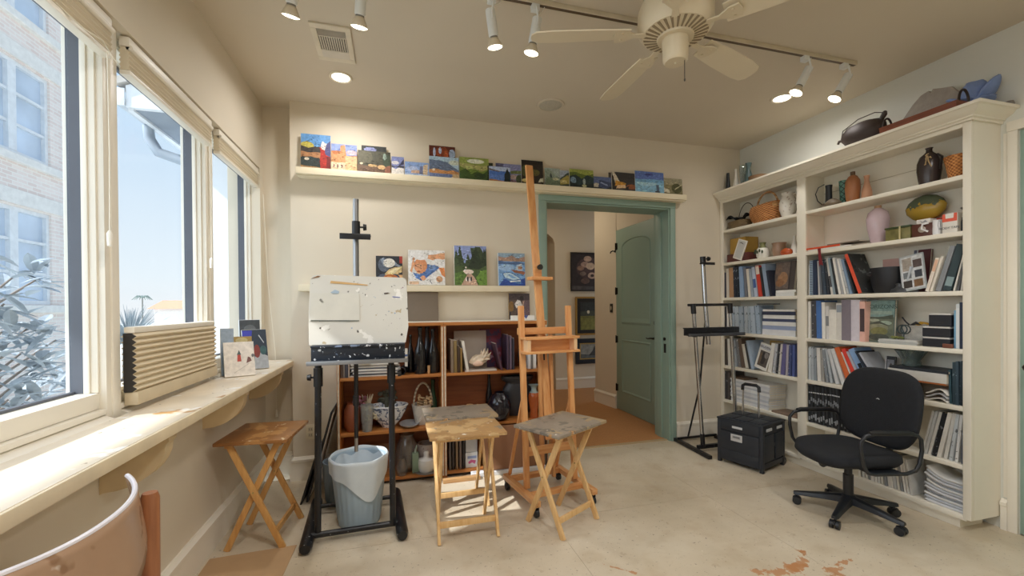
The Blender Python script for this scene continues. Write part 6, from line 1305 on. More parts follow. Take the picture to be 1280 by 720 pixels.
o, T, w, h = cover('grey magazine with a grid of photographs facing out right of the iron pot', 1131, 1155, ZSH[2], .25, 10, '#aab2b6', [('#c9ccce', ('r', .04, .04, .96, .96)), ('#a59c92', ('r', .12, .56, .50, .92)), ('#5a4c4a', ('r', .56, .62, .92, .84)), ('#6f767a', ('r', .12, .34, .46, .52)), ('#3a3f48', ('r', .60, .34, .90, .54)), ('#3c3430', ('r', .10, .08, .46, .28)), ('#7a5c40', ('r', .54, .08, .9, .28))], d=.01, X=3.384, name='magazine', roll=-11, w=.14)
cover('maroon and mauve book standing behind the photo grid magazine', 1139, 1160, ZSH[2], .30, 6, '#5f2c34', [('#6f7488', ('r', 0, 0, .16, 1)), ('#cfd2d8', ('r', .18, 0, .26, 1))], d=.02, X=3.54)
row(ZSH[3], 'in the row before the landscape book', [
 (1006.5, 1009.5, 377, 0, '#e4e2dd', 'white'), (1009.8, 1016.2, 376, 1, '#4a4a50', 'dark patterned', 'p'), (1016.5, 1022.5, 376, 1, '#4f78b8', 'bright blue'), (1022.8, 1027, 378, 1, '#eceae5', 'white'), (1027.4, 1031.5, 383, 2, '#dcdad8', 'leaning white', [(.4, .7, '#8a8c90')]), (1032.5, 1041, 387, 0, '#e9e6de', 'short wide white'), (1041.3, 1048.4, 379, 0, '#d9d6cf', 'off-white', [(.75, .95, '#9aa4ae')]), (1048.8, 1060.3, 375, 0, '#857d88', 'wide mauve-grey'), (1060.8, 1072.3, 375, 0, '#d6d0da', 'wide lavender-white', [(.2, .8, '#5a4c54')][:0]), (1072.6, 1079.2, 377, 0, '#e9b9ac', 'pink', [(.25, .82, '#4a3c40')])], 'books left of the landscape book', YC1)
o, T, w, h = cover('large pale green book with a rocky landscape cover facing out in the right bay', 1080.5, 1117, ZSH[3], .31, 4, '#5c706c', [('#7d9a96', ('r', .02, .60, .98, .98)), ('#94aaa0', ('r', .1, .66, .9, .74)), ('#6a7262', ('r', .02, .02, .98, .60)), ('#8a8c74', (.45, .34, .36, .10)), ('#4f584c', [(.02, .62), (.3, .58), (.7, .62), (.95, .66), (.95, .55), (.02, .55)]), ('#a3ab98', (.3, .52, .2, .035)), ('#9fb0a0', (.7, .46, .22, .05)), ('#7c7c50', (.5, .26, .3, .10)), ('#4c5248', [(.1, .42), (.5, .50), (.9, .38), (.5, .44)]), ('#4a5048', (.5, .12, .35, .08)), ('#5d6a66', ('r', 0.02, .02, .08, .98))], d=.022, X=3.43)
face_text(o, T, w, h, 'HORIZONS', .52, .84, .042, '#4a6460')
# flat open magazines etc. right of the landscape book
zz = stack(ZSH[3], lambda i: 'under the white crocheted basket, ' + ('lowest of three', 'middle of three', 'topmost of three')[i], [('#b9bcba', .012, 'grey', 0), ('#cfd2d0', .010, 'pale', .01), ('#d8dad8', .008, 'white', .0)], (Yp(1097)+Yp(1152))/2, Yp(1097)-Yp(1150), xc=3.372, name='magazine', cat='magazine', group='flat magazines under the basket')
bkt = thing('crochet_basket', 'small white crocheted basket with twigs and a yellow leaf on flat magazines', 'basket', (3.545, at(1145, 400, X=3.545).y, zz+.001), world=True)
cy = at(1145, 400, X=3.545).y
b = B(wick('#a8a49c', '#ece8e0', 120)); b.lathe([(0, 0), (.075, 0), (.088, .03), (.092, .095), (.084, .098), (.08, .03), (0, .012)], (3.545, cy, zz+.001), 30, cap=False, sx=.5); mesh('body', b, bkt)
b = B(C('#2f3134', .6)); b.tube([(3.53, cy+.02, zz+.09), (3.52, cy+.045, zz+.12), (3.52, cy+.07, zz+.155)], [.006, .005, .004], 6).tube([(3.53, cy+.02, zz+.10), (3.53, cy-.01, zz+.115), (3.53, cy-.04, zz+.105)], [.006, .012, .004], 6); mesh('twigs', b, bkt)
b = B(C('#c99a2c', .6)); b.prism([(-.05, 0), (-.02, .022), (.02, .026), (.05, .004), (.03, -.004), (0, .012)], 'x', -.003, .003, Matrix.Translation((3.53, cy-.055, zz+.10))); mesh('yellow_leaf', b, bkt)
b = B(C('#6a7038', .6, var=.3, sc=40)); p = Vector((3.40, Yp(1120), ZSH[3]+.033)); 
for k in range(6): b.blob((p.x, p.y-.03+.012*k, zz+.013+.003*(k % 2)), (.014, .012, .011), 1, .2)
mesh('moss_bundle', b, None, 'tiny bundle of green moss on the flat magazines', 'moss', smooth=60)
b = B(C('#3a4a4c', .4, .3)); b.tube([(3.43, Yp(1124), zz+.001), (3.43, Yp(1124), zz+.05)], .003, 6)
for sy, a0 in ((1, .5), (-1, .2)):
    b.tube([Vector((3.43, Yp(1124)-.01*sy, zz+.06))+Vector((0, sy*.03*cos(a)+sy*.02, .03*sin(a)+.012)) for a in [2*pi*i/12 for i in range(12)]], .004, 6, closed=True)
b.tube([(3.43, Yp(1124), zz+.05), (3.43, Yp(1120)+.0, zz+.10)], .003, 6)
mesh('wire_butterfly', b, None, 'small dark wire butterfly standing left of the crocheted basket', 'ornament')
m_bx = C('#22242b', .45, var=.1)
ya, yb = Yp(1153), Yp(1187); z0 = ZSH[3]
for i, (u0, u1, h, lab) in enumerate(((1153, 1187.5, .055, 'lowest of the three flat black boxes beside the crocheted basket'), (1153, 1188, .058, 'middle of the three flat black boxes beside the crocheted basket'), (1161, 1189, .075, 'topmost of the three flat black boxes beside the crocheted basket'))):
    y0, y1 = Yp(u1), Yp(u0)
    b = B(m_bx); b.box(3.384, 3.485, y0, y1, z0+.001, z0+h, .002); b.use(C('#d9d7d2', .6)).box(3.387, 3.483, y0+.003, y1-.003, z0+h, z0+h+.010); mesh('black_box', b, None, lab, 'box', 'black boxes', smooth=0); z0 += h+.0108
row(ZSH[3], 'at the right end beside the black boxes', [(1191, 1194.2, 388, 0, '#7fb2d4', 'sky blue'), (1194.5, 1199, 380, 0, '#d9e0e4', 'pale grey-blue', [(.1, .9, '#e4e8ea')]), (1199.3, 1203.5, 378, 0, '#2c3850', 'navy')], 'books beside the black boxes', YC1)
boxat('brown_block', 'tiny brown wooden block in front of the sky blue book', 'block', (3.374, Yp(1186.5), ZSH[3]+.001), (.016, .05, .026), 0, C('#7a4a38', .6))
row(ZSH[4], 'in the row above the black journals', [
 (1006.5, 1010, 433, 0, '#c3c9ce', 'pale grey patterned', 'p'), (1010.3, 1014, 434, 1, '#b3bbc2', 'grey patterned', 'p'), (1014.3, 1018, 434, 1, '#8f989f', 'mid grey', 'p'), (1018.5, 1023.5, 435, 2, '#e2e0da', 'white'), (1024, 1027.5, 436, 4, '#a5a39e', 'taupe-grey', 'p'), (1027.8, 1032, 436, 7, '#8b9299', 'grey', 'p'), (1032.3, 1036, 436, 9, '#b0b8be', 'light grey', 'p'), (1036.3, 1041, 437, 14, '#d2d4d6', 'silver'), (1041.4, 1047, 437, 18, '#dcdedd', 'leaning white'), (1048, 1056, 436, 21, '#d86f40', 'rust orange'), (1057, 1059, 441, 22, '#e6e2dc', 'slim white'), (1059.5, 1066, 438, 24, '#e6493c', 'bright red'), (1067, 1070, 441, 25, '#b9b9c4', 'lilac-grey'), (1070.5, 1081, 439, 27, '#8fb2de', 'wide light blue'), (1082, 1085, 441, 29, '#2c3340', 'navy'), (1085.4, 1089, 443, 31, '#c2c6d0', 'pale')], 'books behind the office chair', YC1)
for k, (t_, t, h, d) in LETTER.items():
    if k.startswith('wide light blue'):
        tgt = next(o for o in S.objects if o.get('label') == k)
        off = BASE.get(tgt.name, Vector((0, 0, 0)))
        b = B(C('#20262e', .5)); b.box(-.001, .001, -t*.92, -t*.3, h*.08, h*.62, 0, t_); mesh('spine_label', b, tgt, label='black title panel', smooth=0)
        M_ = t_ @ Matrix(((0, 0, -1, -.0014), (0, -1, 0, -t*.6), (-1, 0, 0, h*.36), (0, 0, 0, 1)))
        text('HOMER', .026, C('#d9dde2', .5), M_, tgt, 'lettering')
cover('dark book with a pale photograph facing out above the office chair', 1104, 1116, ZSH[4], .25, 6, '#30333a', [('#8a8c92', ('r', .2, .35, .9, .9)), ('#5a4c4a', (.6, .6, .2, .2)), ('#c9c6c4', ('r', 0, 0, .12, 1))], d=.014, X=3.50)
zz = ZSH[4]
for i in range(3):
    def mag(u, v, i=i):
        s = v; x = 3.385+.15*u; y = Yp(1187)+.012+.115*s
        return (x, y, zz+.004+.022*i+.035*sin(pi*(1-s)**1.5)*(.6+.2*i))
    b = B(C(('#d6d4d0', '#b9bbbf', '#e2dfd8')[i], .6, var=.1)); b.grid(mag, 4, 18); mesh('curled_magazine', b, None, ('lowest', 'middle', 'uppermost')[i]+' curled magazine sagging under the big flat books', 'magazine', 'curled magazines', solid=.007, smooth=60)
zz = stack(ZSH[4]+.112, lambda i: 'under the glass bowl behind the office chair, ' + ('lowest', 'middle', 'topmost')[i], [('#b06a3c', .010, 'orange-brown', .0), ('#d6d3cc', .062, 'very thick white', 0), ('#2c3036', .018, 'dark glossy', -.0)], (Yp(1112)+Yp(1184))/2, Yp(1108)-Yp(1184), xc=3.372, group='flat books under the glass bowl', d=.20)
b = B(C('#8f8a80', .7)).box(3.39, 3.56, Yp(1130), Yp(1110), ZSH[4]+.001, ZSH[4]+.111, .003); mesh('book_pile', b, None, 'thick grey catalogue under the flat books behind the chair back', 'book')
m_gb = GLASS('#b4c4c2', .09, .04, 'bowl_glass', .18)
turned('glass_bowl', 'wide grey-green glass bowl on top of the flat books', 'bowl', 1139, ('X', 3.47), zz, [(11, 464), (13, 461), (12, 457), (15, 453), (19, 448), (22, 444.5)], m_gb, n=32)
row(ZSH[4], 'at the right end beside the curled magazines', [(1185.5, 1188.5, 463, 2, '#3b5660', 'slim teal'), (1190, 1193.8, 453, 0, '#31434c', 'dark teal', 'p'), (1194.1, 1198, 452, 0, '#3a4c58', 'slate blue', 'p'), (1198.3, 1203.5, 452, 0, '#2c3a44', 'blue-black', 'p')], 'dark books beside the curled magazines', YC1)
bw = [(1004.5+2.75*i, 1007.0+2.75*i, 481+.35*i, min(7, .3*i), ('#26282b', '#33363a', '#1f2123', '#3c4044')[i % 4], ('black', 'charcoal', 'jet black', 'dark grey')[i % 4], [(.06+.02*(i*7 % 5), .16+.03*(i*5 % 4), '#a4a8ac'), (.5+.03*(i*3 % 4), .6+.03*(i*3 % 4), '#85898e'), (.8, .83, '#c4c6c8')]) for i in range(21)]
row(ZSH[5], 'in the black journal row', bw, 'black and white journals', YC1, dmax=.2, name='journal', cat='journal')
row(ZSH[5], 'in the row right of the chair back', [
 (1150, 1153.5, 512, -12, '#d0d0cc', 'pale'), (1154, 1158, 512, -12, '#c2c4c4', 'grey-white'), (1158.4, 1163, 513, -12, '#dcdad4', 'white'), (1163.4, 1169.5, 514, -11, '#26282c', 'black', 'p'), (1170, 1176, 514, -11, '#e2dfd8', 'cream'), (1176.4, 1182, 515, -9, '#d6d4ce', 'off-white'), (1182.5, 1187.5, 516, -7, '#c2c8cc', 'silver', 'p'), (1188, 1192.5, 517, -5, '#e4e4e2', 'bright white', 'p'), (1193, 1196.5, 518, -2, '#5a6270', 'slate', 'p'), (1197, 1201, 518, 0, '#6a6c84', 'violet-grey')], 'magazines right of the chair back', YC1, name='magazine', cat='magazine')
row(ZSH[6], 'on the bottom shelf under the office chair', [(1072+4.1*i, 1075.4+4.1*i, 545+2.0*i, min(9, 3+.4*i), ('#e2e0da', '#cfd0ce', '#d9d6cc', '#8f9294', '#eceae6')[i % 5], ('white', 'pale grey', 'cream', 'mid grey', 'bright white')[i % 5]) for i in range(17)], 'magazines under the office chair', YC1, name='magazine', cat='magazine')
# slumped pile of magazines on the bottom shelf
yR = YR0-.0; 
for i in range(11):
    zb = ZSH[6]+.009+.0172*i
    yl = Yp(1151)-.02+.005*(i % 3); yr_ = YR1+.026
    def mg(u, v, zb=zb, yl=yl, i=i):
        y = yr_+(yl-yr_)*v; k = max(0, (v-.42)/.58)
        return (3.3855+.003*(i % 4)+.17*u, y-.012*k*i/12, zb+k*k*(.004+.0048*i)-.0)
    b = B(C(('#d9dbe0', '#c2c7d0', '#e6e6e4', '#aeb6c4')[i % 4], .5, var=.08)); b.grid(mg, 3, 16)
    mesh('magazine', b, None, '%s magazine in the slumped pile at the bottom right, %s' % (('grey-white', 'blue-grey', 'white', 'slate')[i % 4], 'lowest' if i == 0 else 'topmost' if i == 10 else ORD[i]+' from below'), 'magazine', 'slumped magazine pile', solid=.0138, smooth=60)
# ---- pottery and baskets on the upper shelves
ZA, ZB_ = ZSH[0], ZSH[1]
PX = ('X', 3.47)
mk_w = wick('#8a5026', '#dc9c60', 60)
wb = thing('wicker_basket', 'orange-brown wicker basket with a tall hoop handle in the left bay', 'basket', (3.475, Yp(947)-.01, ZA), world=True)
cy = Yp(947)-.01
b = B(mk_w)
def wbf(u, v):
    a = 2*pi*u; pr_ = [(0, 0), (.55, .0), (.85, .035), (1.0, .09), (1.0, .135), (.92, .165), (.86, .1), (0, .02)]; i = min(6, int(v*7)); k = v*7-i
    r = pr_[i][0]*(1-k)+pr_[i+1][0]*k; z = pr_[i][1]*(1-k)+pr_[i+1][1]*k
    return (3.475+.10*r*cos(a), cy+.17*r*sin(a), ZA+.0015+z+(.02*max(0, -sin(a)) if z > .07 else 0))
b.grid(wbf, 40, 22, True); mesh('body', b, wb)
mesh('handle', B(wick('#b08050', '#dcb07c', 30)).tube([Vector((3.475, cy, ZA+.13))+Vector((0, .125*cos(a)-.02, .165*sin(a))) for a in [pi*i/18 for i in range(19)]], .009, 8), wb)
mesh('handle_knot', B(wick('#b08050', '#dcb07c', 50)).blob((3.44, cy-.14, ZA+.15), (.03, .03, .03), 2), wb)
fb = thing('flat_basket', 'dark flat rush basket under black cloth at the left end of the top shelf', 'basket', (3.47, Yp(917), ZA), world=True)
cyb = (Yp(901)+Yp(932))/2-.01
b = B(wick('#4a3a28', '#8a7450', 80)); b.lathe([(0, 0), (.9, 0), (1, .03), (1.0, .078), (.93, .08), (.9, .03), (0, .015)], (0, 0, 0), 34, cap=False, M=Matrix.Translation((3.47, cyb, ZA+.001)) @ Matrix.Diagonal((.085, .135, 1, 1))); mesh('body', b, fb)
b = B(C('#3a3026', .7)); b.tube([Vector((3.56, cyb, ZA+.07))+Vector((0, .115*cos(a), .205*sin(a))) for a in [pi*.05+pi*.9*i/14 for i in range(15)]], .004, 6); mesh('handle', b, fb)
b = B(C('#16171b', .8)); rg = random.Random(8)
def cloth(u, v): return (3.40+.13*v, cyb+.11-.25*u, ZA+.116+.022*sin(7*u+3*v)+.014*sin(13*u)-.02*abs(u-.5)+.004*sin(11*v))
b.grid(cloth, 26, 10); mesh('black_cloth', b, None, 'crumpled black cloth lying on the flat rush basket', 'cloth', solid=.008, smooth=70)
boxat('black_case', 'small black case standing behind the orange-brown wicker basket', 'case', (3.583, at(971, 260, X=3.58).y, ZA+.001), (.025, .16, .09), 0, C('#202124', .6), .012)
def floral():
    mt, nt, bb = newmat('floral_ceramic'); v = coord(nt); f = noise(nt, v, 17, 4); r = ramp(nt, [(.56, lin('#e6e2da')), (.62, lin('#a08c80'))]); nt.links.new(f, r.inputs[0]); nt.links.new(r.outputs[0], bb.inputs['Base Color']); bb.inputs['Roughness'].default_value = .15; return mt
o, c, pr = turned('ceramic_pitcher', 'white pitcher with a faded flower pattern at the right of the left bay top shelf', 'pitcher', 985, PX, ZA, [(7, 270), (8.5, 267), (11.5, 259), (11.5, 251), (9, 245), (7.5, 243), (9, 239)], floral())
mesh('handle', B(C('#e0dbd2', .2)).tube([(c.x, c.y-.06, ZA+.20), (c.x, c.y-.095, ZA+.215), (c.x, c.y-.10, ZA+.17), (c.x, c.y-.085, ZA+.11)], .010, 8), o)
gb = boxat('gold_box', 'gold square box at the left end of the second shelf', 'box', (3.51, (Yp(903)+Yp(931))/2-.015, ZB_+.084), (.16, .205, .165), 0, C('#c09a4a', .35, .3, var=.1), .003)
boxat('maroon_case', 'dark maroon case under the gold box', 'box', (3.492, (Yp(903)+Yp(938))/2-.012, ZB_+.001), (.20, .275, .082), 0, C('#5a2a26', .5, var=.1), .004)
tb_ = thing('tilted_picture', 'white picture frame leaning against the maroon case', 'frame', (3.373, Yp(922), ZB_+.001), R(5))
b = B(C('#e3e0d8', .4)); T = Matrix.Rotation(R(3), 4, 'Y') @ Matrix.Rotation(R(20), 4, 'X') @ Matrix.Translation((0, 0, .022)); b.box(-.005, .005, -.055, .055, 0, .20, .002, T); mesh('frame', b, tb_)
b = B(C('#c3c2be', .5)); b.box(-.0062, -.004, -.043, .043, .012, .188, 0, T); b.use(C('#4a4640', .6)).prism([(-.028, .155), (-.01, .17), (.012, .172), (.03, .158), (.012, .165), (-.01, .162)], 'x', -.0075, -.006, T); mesh('picture', b, tb_)
o, c, pr = turned('bud_vase', 'squat white vase with a green neck and green leaf pattern', 'vase', 953.5, ('X', 3.44), ZB_, [(6.5, 323), (8.3, 320), (8.6, 315), (7, 310), (4.2, 308), (3.2, 306), (4.6, 303)], C('#e8e6de', .2), bands=[(C('#77794e', .3), 4, 12)])
b = B(C('#3c4a34', .4))
for k in range(5):
    a = R(180-40+20*k); b.blob((c.x+.068*cos(a), c.y+.068*sin(a), ZB_+.062+.012*(k % 2)), (.008, .010, .018), 1)
mesh('leaf_pattern', b, o, smooth=60)
turned('clay_pot', 'grey-brown glazed pot with a wide lip behind the orange gourd', 'pot', 974, ('X', 3.50), ZB_, [(6, 319), (8, 317), (9.5, 309), (8.6, 304), (10, 301)], C('#a3836c', .3, var=.15))
b = B(C('#b9542a', .2, var=.12)); p = Vector((3.425, Yp(979), ZB_+.001)); b.lathe([(0, 0), (.03, 0), (.048, .02), (.042, .045), (.02, .062), (0, .066)], p, 24, sx=.8, sy=1.25); mesh('gourd', b, None, 'shiny orange ceramic gourd lying in front of the grey-brown pot', 'ornament', smooth=60)
turned('conical_vase', 'white cone-shaped vase at the right end of the left bay second shelf', 'vase', 993, PX, ZB_, [(6.5, 318), (6.8, 315), (4, 307), (1.8, 300), (1.6, 296), (2, 294)], C('#e6e3dc', .3))
# right bay top shelf
o, c, pr = turned('slim_pitcher', 'slim dark pitcher with a wiry loop handle in the right bay', 'pitcher', 1036, ('X', 3.50), ZA, [(5.6, 254), (5.2, 252), (4.4, 240), (4.2, 228), (4.8, 224)], C('#23282e', .3))
mesh('handle', B(C('#23282e', .3)).tube([(c.x-.01, c.y+.03, ZA+.215), (c.x-.02, c.y+.075, ZA+.20), (c.x-.02, c.y+.10, ZA+.15), (c.x-.015, c.y+.085, ZA+.09), (c.x-.01, c.y+.05, ZA+.05)], .004, 6), o)
b = B(C('#6a5c4a', .5, var=.2)); p = Vector((3.415, Yp(1037)-.0, ZA+.001)); b.lathe([(0, 0), (.05, 0), (.062, .022), (.03, .05), (.014, .06), (0, .062)], p, 26, sx=.7, sy=1.2); b.tube([p+Vector((0, .06, .02)), p+Vector((0, .105, .006))], [.02, .004], 8)
mesh('clay_lamp', b, None, 'flat brown clay lamp with a spout in front of the slim dark pitcher', 'lamp', smooth=60)
def lattice():
    mt, nt, bb = newmat('lattice_glaze'); tc = nt.nodes.new('ShaderNodeTexCoord'); ck = nt.nodes.new('ShaderNodeTexVoronoi'); ck.distance = 'MANHATTAN'; ck.feature = 'DISTANCE_TO_EDGE'; ck.inputs['Scale'].default_value = 34; ck.inputs['Randomness'].default_value = 0
    mp = nt.nodes.new('ShaderNodeMapping'); mp.inputs['Rotation'].default_value = (R(45), 0, 0); nt.links.new(tc.outputs['Object'], mp.inputs[0]); nt.links.new(mp.outputs[0], ck.inputs['Vector'])
    r = ramp(nt, [(.06, lin('#1f3a34')), (.14, lin('#5f9484'))]); nt.links.new(ck.outputs['Distance'], r.inputs[0]); nt.links.new(r.outputs[0], bb.inputs['Base Color']); bb.inputs['Roughness'].default_value = .25; return mt
turned('lattice_vase', 'green vase with a dark lattice pattern behind the terracotta bottle', 'vase', 1055, ('X', 3.52), ZA, [(5.5, 251), (5.4, 248), (5.6, 236), (6.6, 222), (7, 219)], lattice())
turned('clay_bottle', 'terracotta bottle with a brown stopper neck in the right bay', 'bottle', 1066, ('X', 3.44), ZA, [(7.6, 249), (9.2, 244), (10.3, 232), (9.4, 222), (6, 217), (3.2, 215.5), (3.2, 211)], C('#98623c', .4, var=.12), False, bands=[(C('#5f4a34', .5), 6, 8)])
turned('tall_vase', 'slender pale pink-brown vase right of the terracotta bottle', 'vase', 1083.5, ('X', 3.46), ZA, [(6.6, 244), (7.3, 239), (6.6, 232), (3.8, 224), (3, 219), (4.2, 214)], C('#b98a6c', .5, var=.1))
o, c, pr = turned('stoneware_jug', 'big dark brown stoneware jug with a tan brushed mark', 'jug', 1161.5, ('X', 3.485), ZA, [(12.5, 229), (14.5, 221), (16.5, 209), (16, 200), (12.5, 192), (6.5, 188), (4.4, 186), (4.2, 183), (5.6, 181.5)], C('#3a3130', .25, var=.2), n=32)
b = B(C('#b39a70', .5)); 
R_ = max(r for r, z in pr)
def jp(a, z):
    k = min(range(len(pr)), key=lambda i: abs(pr[i][1]-z)); r = None
    for (r0, z0_), (r1, z1_) in zip(pr, pr[1:]):
        if z0_ <= z <= z1_: r = r0+(r1-r0)*(z-z0_)/(z1_-z0_)
    r = (r or R_)+.001; A_ = math.atan2(-c.y, -c.x)+a; return (c.x+r*cos(A_), c.y+r*sin(A_), z)
zc_ = ZA+.165
for pts in ([(-.38, .035), (-.2, .045), (-.05, .045)], [(-.30, .045), (-.24, .0), (-.30, -.03)], [(-.34, .01), (-.2, .012)], [(-.38, -.03), (-.22, -.026)], [(-.15, .03), (-.05, -.01), (.15, -.045), (.2, -.046)], [(-.02, .015), (.1, .022), (.16, .01)]):
    dense = []
    for (a0, z0_), (a1, z1_) in zip(pts, pts[1:]): dense += [jp(a0+(a1-a0)*k/5, zc_+z0_+(z1_-z0_)*k/5) for k in range(5)]
    dense.append(jp(pts[-1][0], zc_+pts[-1][1])); b.tube(dense, .0035, 6)
mesh('brush_mark', b, o, label='tan brushed mark on the jug')
b = B(C('#2a2424', .3)); b.tube([jp(.95, ZA+.20), Vector(jp(1.0, ZA+.17))*1.0+Vector((-.03, -.03, 0)), jp(.95, ZA+.10)], .008, 8); mesh('side_handle', b, o)
b = B(wick('#8a4e22', '#d29050', 60)); cyk = (Yp(1174)+Yp(1205))/2-.0
def bkf(u, v):
    a = 2*pi*u; pr_ = [(0, 0), (.66, .0), (.72, .01), (1, .135), (1.03, .142), (.97, .142), (.68, .012), (0, .01)]; i = min(6, int(v*7)); k = v*7-i
    r = pr_[i][0]*(1-k)+pr_[i+1][0]*k; z = pr_[i][1]*(1-k)+pr_[i+1][1]*k; f_ = 1+.02*abs(sin(10*a))
    return (3.475+.085*r*cos(a)*f_, cyk+.075*r*sin(a)*f_, ZA+.0015+z)
b.grid(bkf, 80, 22, True); mesh('wicker_basket', b, None, 'small orange ribbed basket at the right end of the top shelf', 'basket')
# right bay second shelf
zz = ZB_
for i, (hx, t, u0, u1, lab) in enumerate((('#e4e0d8', .012, 1012, 1066, 'thin white book under the orange-spined book'), ('#d9532e', .016, 1008, 1052, 'orange-spined flat book at the left of the right bay second shelf'), ('#8a8074', .008, 1036, 1076, 'grey-brown thin book lying partly on the orange-spined book'))):
    y0, y1 = Yp(u1), min(2.828, Yp(u0)); b = B(C(hx, .5)); b.box(3.368, 3.52, y0, y1, zz+.0006, zz+t, .0005); b.use(m_page).box(3.37, 3.519, y0-.001, y1-.002, zz+.002, zz+t-.002); mesh('book', b, None, lab, 'book', smooth=0); zz += t+.0006
b = B(C('#7a1f26', .6)); b.prism([(Yp(1026), ZB_+.012), (Yp(1030), ZB_+.012), (Yp(1030), ZB_-.03), (Yp(1033), ZB_-.13), (Yp(1029), ZB_-.12), (Yp(1028), ZB_-.14), (Yp(1027), ZB_-.04)], 'x', 3.352, 3.3535)
mesh('ribbon', b, None, 'maroon bookmark ribbon hanging over the edge of the second shelf', 'ribbon')
o, c, pr = turned('pale_vase', 'large pale mauve vase with a brown neck in the right bay', 'vase', 1097.5, ('X', 3.47), ZB_, [(9, 303), (10, 300), (14, 284), (15.5, 272), (13, 264), (6.5, 259.5), (4.6, 258.5), (4.8, 255.5)], C('#c9b4bc', .15, var=.05), n=32, bands=[(C('#b08a68', .4), 7, 12)])
turned('small_pot', 'small cream pot behind the green lidded box', 'pot', 1122.5, ('X', 3.54), ZB_, [(6, 291), (7, 287), (7.4, 279), (5.4, 273), (4.6, 271)], C('#d9d0c2', .4))
b = B(C('#7a7444', .35, var=.3, sc=18)); y0, y1 = Yp(1136), Yp(1105); b.box(3.40, 3.49, y0, y1, ZB_+.001, ZB_+.082, .004); b.use(C('#3c4a2a', .35)); b.box(3.395, 3.495, y0-.004, y1+.004, ZB_+.0825, ZB_+.096, .004); b.use(C('#cdbf8c', .4)).box(3.3935, 3.395, (y0+y1)/2-.022, (y0+y1)/2-.012, ZB_+.004, ZB_+.095)
mesh('lidded_box', b, None, 'olive painted box with a dark green lid in the right bay', 'box')
b = B(C('#5a3226', .35, var=.2)); y0, y1 = Yp(1164), Yp(1137.5); b.box(3.40, 3.49, y0, y1, ZB_+.001, ZB_+.088, .004); b.use(C('#b9aea2', .3, .3)); b.lathe([(0, 0), (.022, 0), (.018, .004), (0, .006)], (3.40, (y0+y1)/2, ZB_+.05), 18, M=Matrix.Rotation(-pi/2, 4, 'Y'))
mesh('brown_box', b, None, 'dark brown glossy box right of the olive painted box', 'box')
b = B(C('#e2ddd6', .5)); b.box(3.405, 3.47, Yp(1160), Yp(1143), ZB_+.089, ZB_+.118, .003); b.use(C('#8a8c94', .5)); b.prism([(Yp(1157), ZB_+.097), (Yp(1154), ZB_+.11), (Yp(1151), ZB_+.099), (Yp(1147), ZB_+.111), (Yp(1150), ZB_+.095)], 'x', 3.4035, 3.405)
mesh('white_box', b, None, 'tiny white patterned box on the dark brown glossy box', 'box')
b = B(C('#a83c34', .5, var=.15)); b.box(3.50, 3.59, Yp(1166), Yp(1131), ZB_+.001, ZB_+.125, .004); b.use(C('#e6d8ca', .5)).prism([(Yp(1137), ZB_+.09), (Yp(1133.5), ZB_+.12), (Yp(1132.8), ZB_+.105), (Yp(1135), ZB_+.08)], 'x', 3.4985, 3.50)
mesh('red_box', b, None, 'red printed box behind the brown box under the oval vase', 'box')
def melon():
    mt, nt, bb = newmat('yellow_green_glaze'); v = coord(nt); sp = nt.nodes.new('ShaderNodeSeparateXYZ'); nt.links.new(v, sp.inputs[0]); f = noise(nt, v, 22, 4)
    ad = nt.nodes.new('ShaderNodeMath'); ad.operation = 'MULTIPLY_ADD'; nt.links.new(sp.outputs[2], ad.inputs[0]); ad.inputs[1].default_value = 5.2; nt.links.new(f, ad.inputs[2])
    r = ramp(nt, [(.98, lin('#bb9a3c')), (1.08, lin('#5a6450'))]); nt.links.new(ad.outputs[0], r.inputs[0]); nt.links.new(r.outputs[0], bb.inputs['Base Color']); bb.inputs['Roughness'].default_value = .2; return mt
b = B(melon()); p = Vector((3.545, at(1157, 262, X=3.545).y, ZB_+.1265)); b.lathe([(0, .0), (.03, 0), (.07, .02), (.105, .06), (.112, .095), (.095, .135), (.06, .165), (.02, .178), (0, .179)], p, 34, sx=.48, sy=1.05); mesh('oval_vase', b, None, 'yellow oval ceramic with a dark green painted top resting on the red box', 'ornament', smooth=60)
o, c, pr = turned('mug', 'white mug with a grey face drawing next to the medicine carton', 'mug', 1172, ('X', 3.415), ZB_, [(6, 296), (6.6, 294), (6.4, 284), (6.6, 277.5)], C('#e6e6e8', .2))
b = B(C('#e6e6e8', .2)); b.tube([(c.x-.02, c.y+.036, ZB_+.085), (c.x-.03, c.y+.066, ZB_+.08), (c.x-.03, c.y+.07, ZB_+.05), (c.x-.02, c.y+.04, ZB_+.03)], .006, 8); mesh('handle', b, o)
b = B(C('#8a8e98', .4)); A_ = math.atan2(-c.y, -c.x); r = pr[2][0]+.0008
for (a0, z0_, a1, z1_) in ((-.5, .085, -.2, .092), (-.2, .092, -.05, .06), (-.5, .085, -.55, .05), (-.55, .05, -.3, .03), (-.3, .03, -.05, .06)): b.tube([(c.x+r*cos(A_-a), c.y+r*sin(A_-a), ZB_+z) for a, z in ((a0, z0_), ((a0+a1)/2, (z0_+z1_)/2), (a1, z1_))], .0012, 5)
mesh('drawing', b, o)
y0, y1 = Yp(1196.5), Yp(1178); tb2 = boxat('tape_carton', 'white carton with an orange band reading body tape', 'carton', (3.41, (y0+y1)/2, ZB_+.001), (.05, y1-y0, .122), 0, C('#e6e2da', .5), .001)
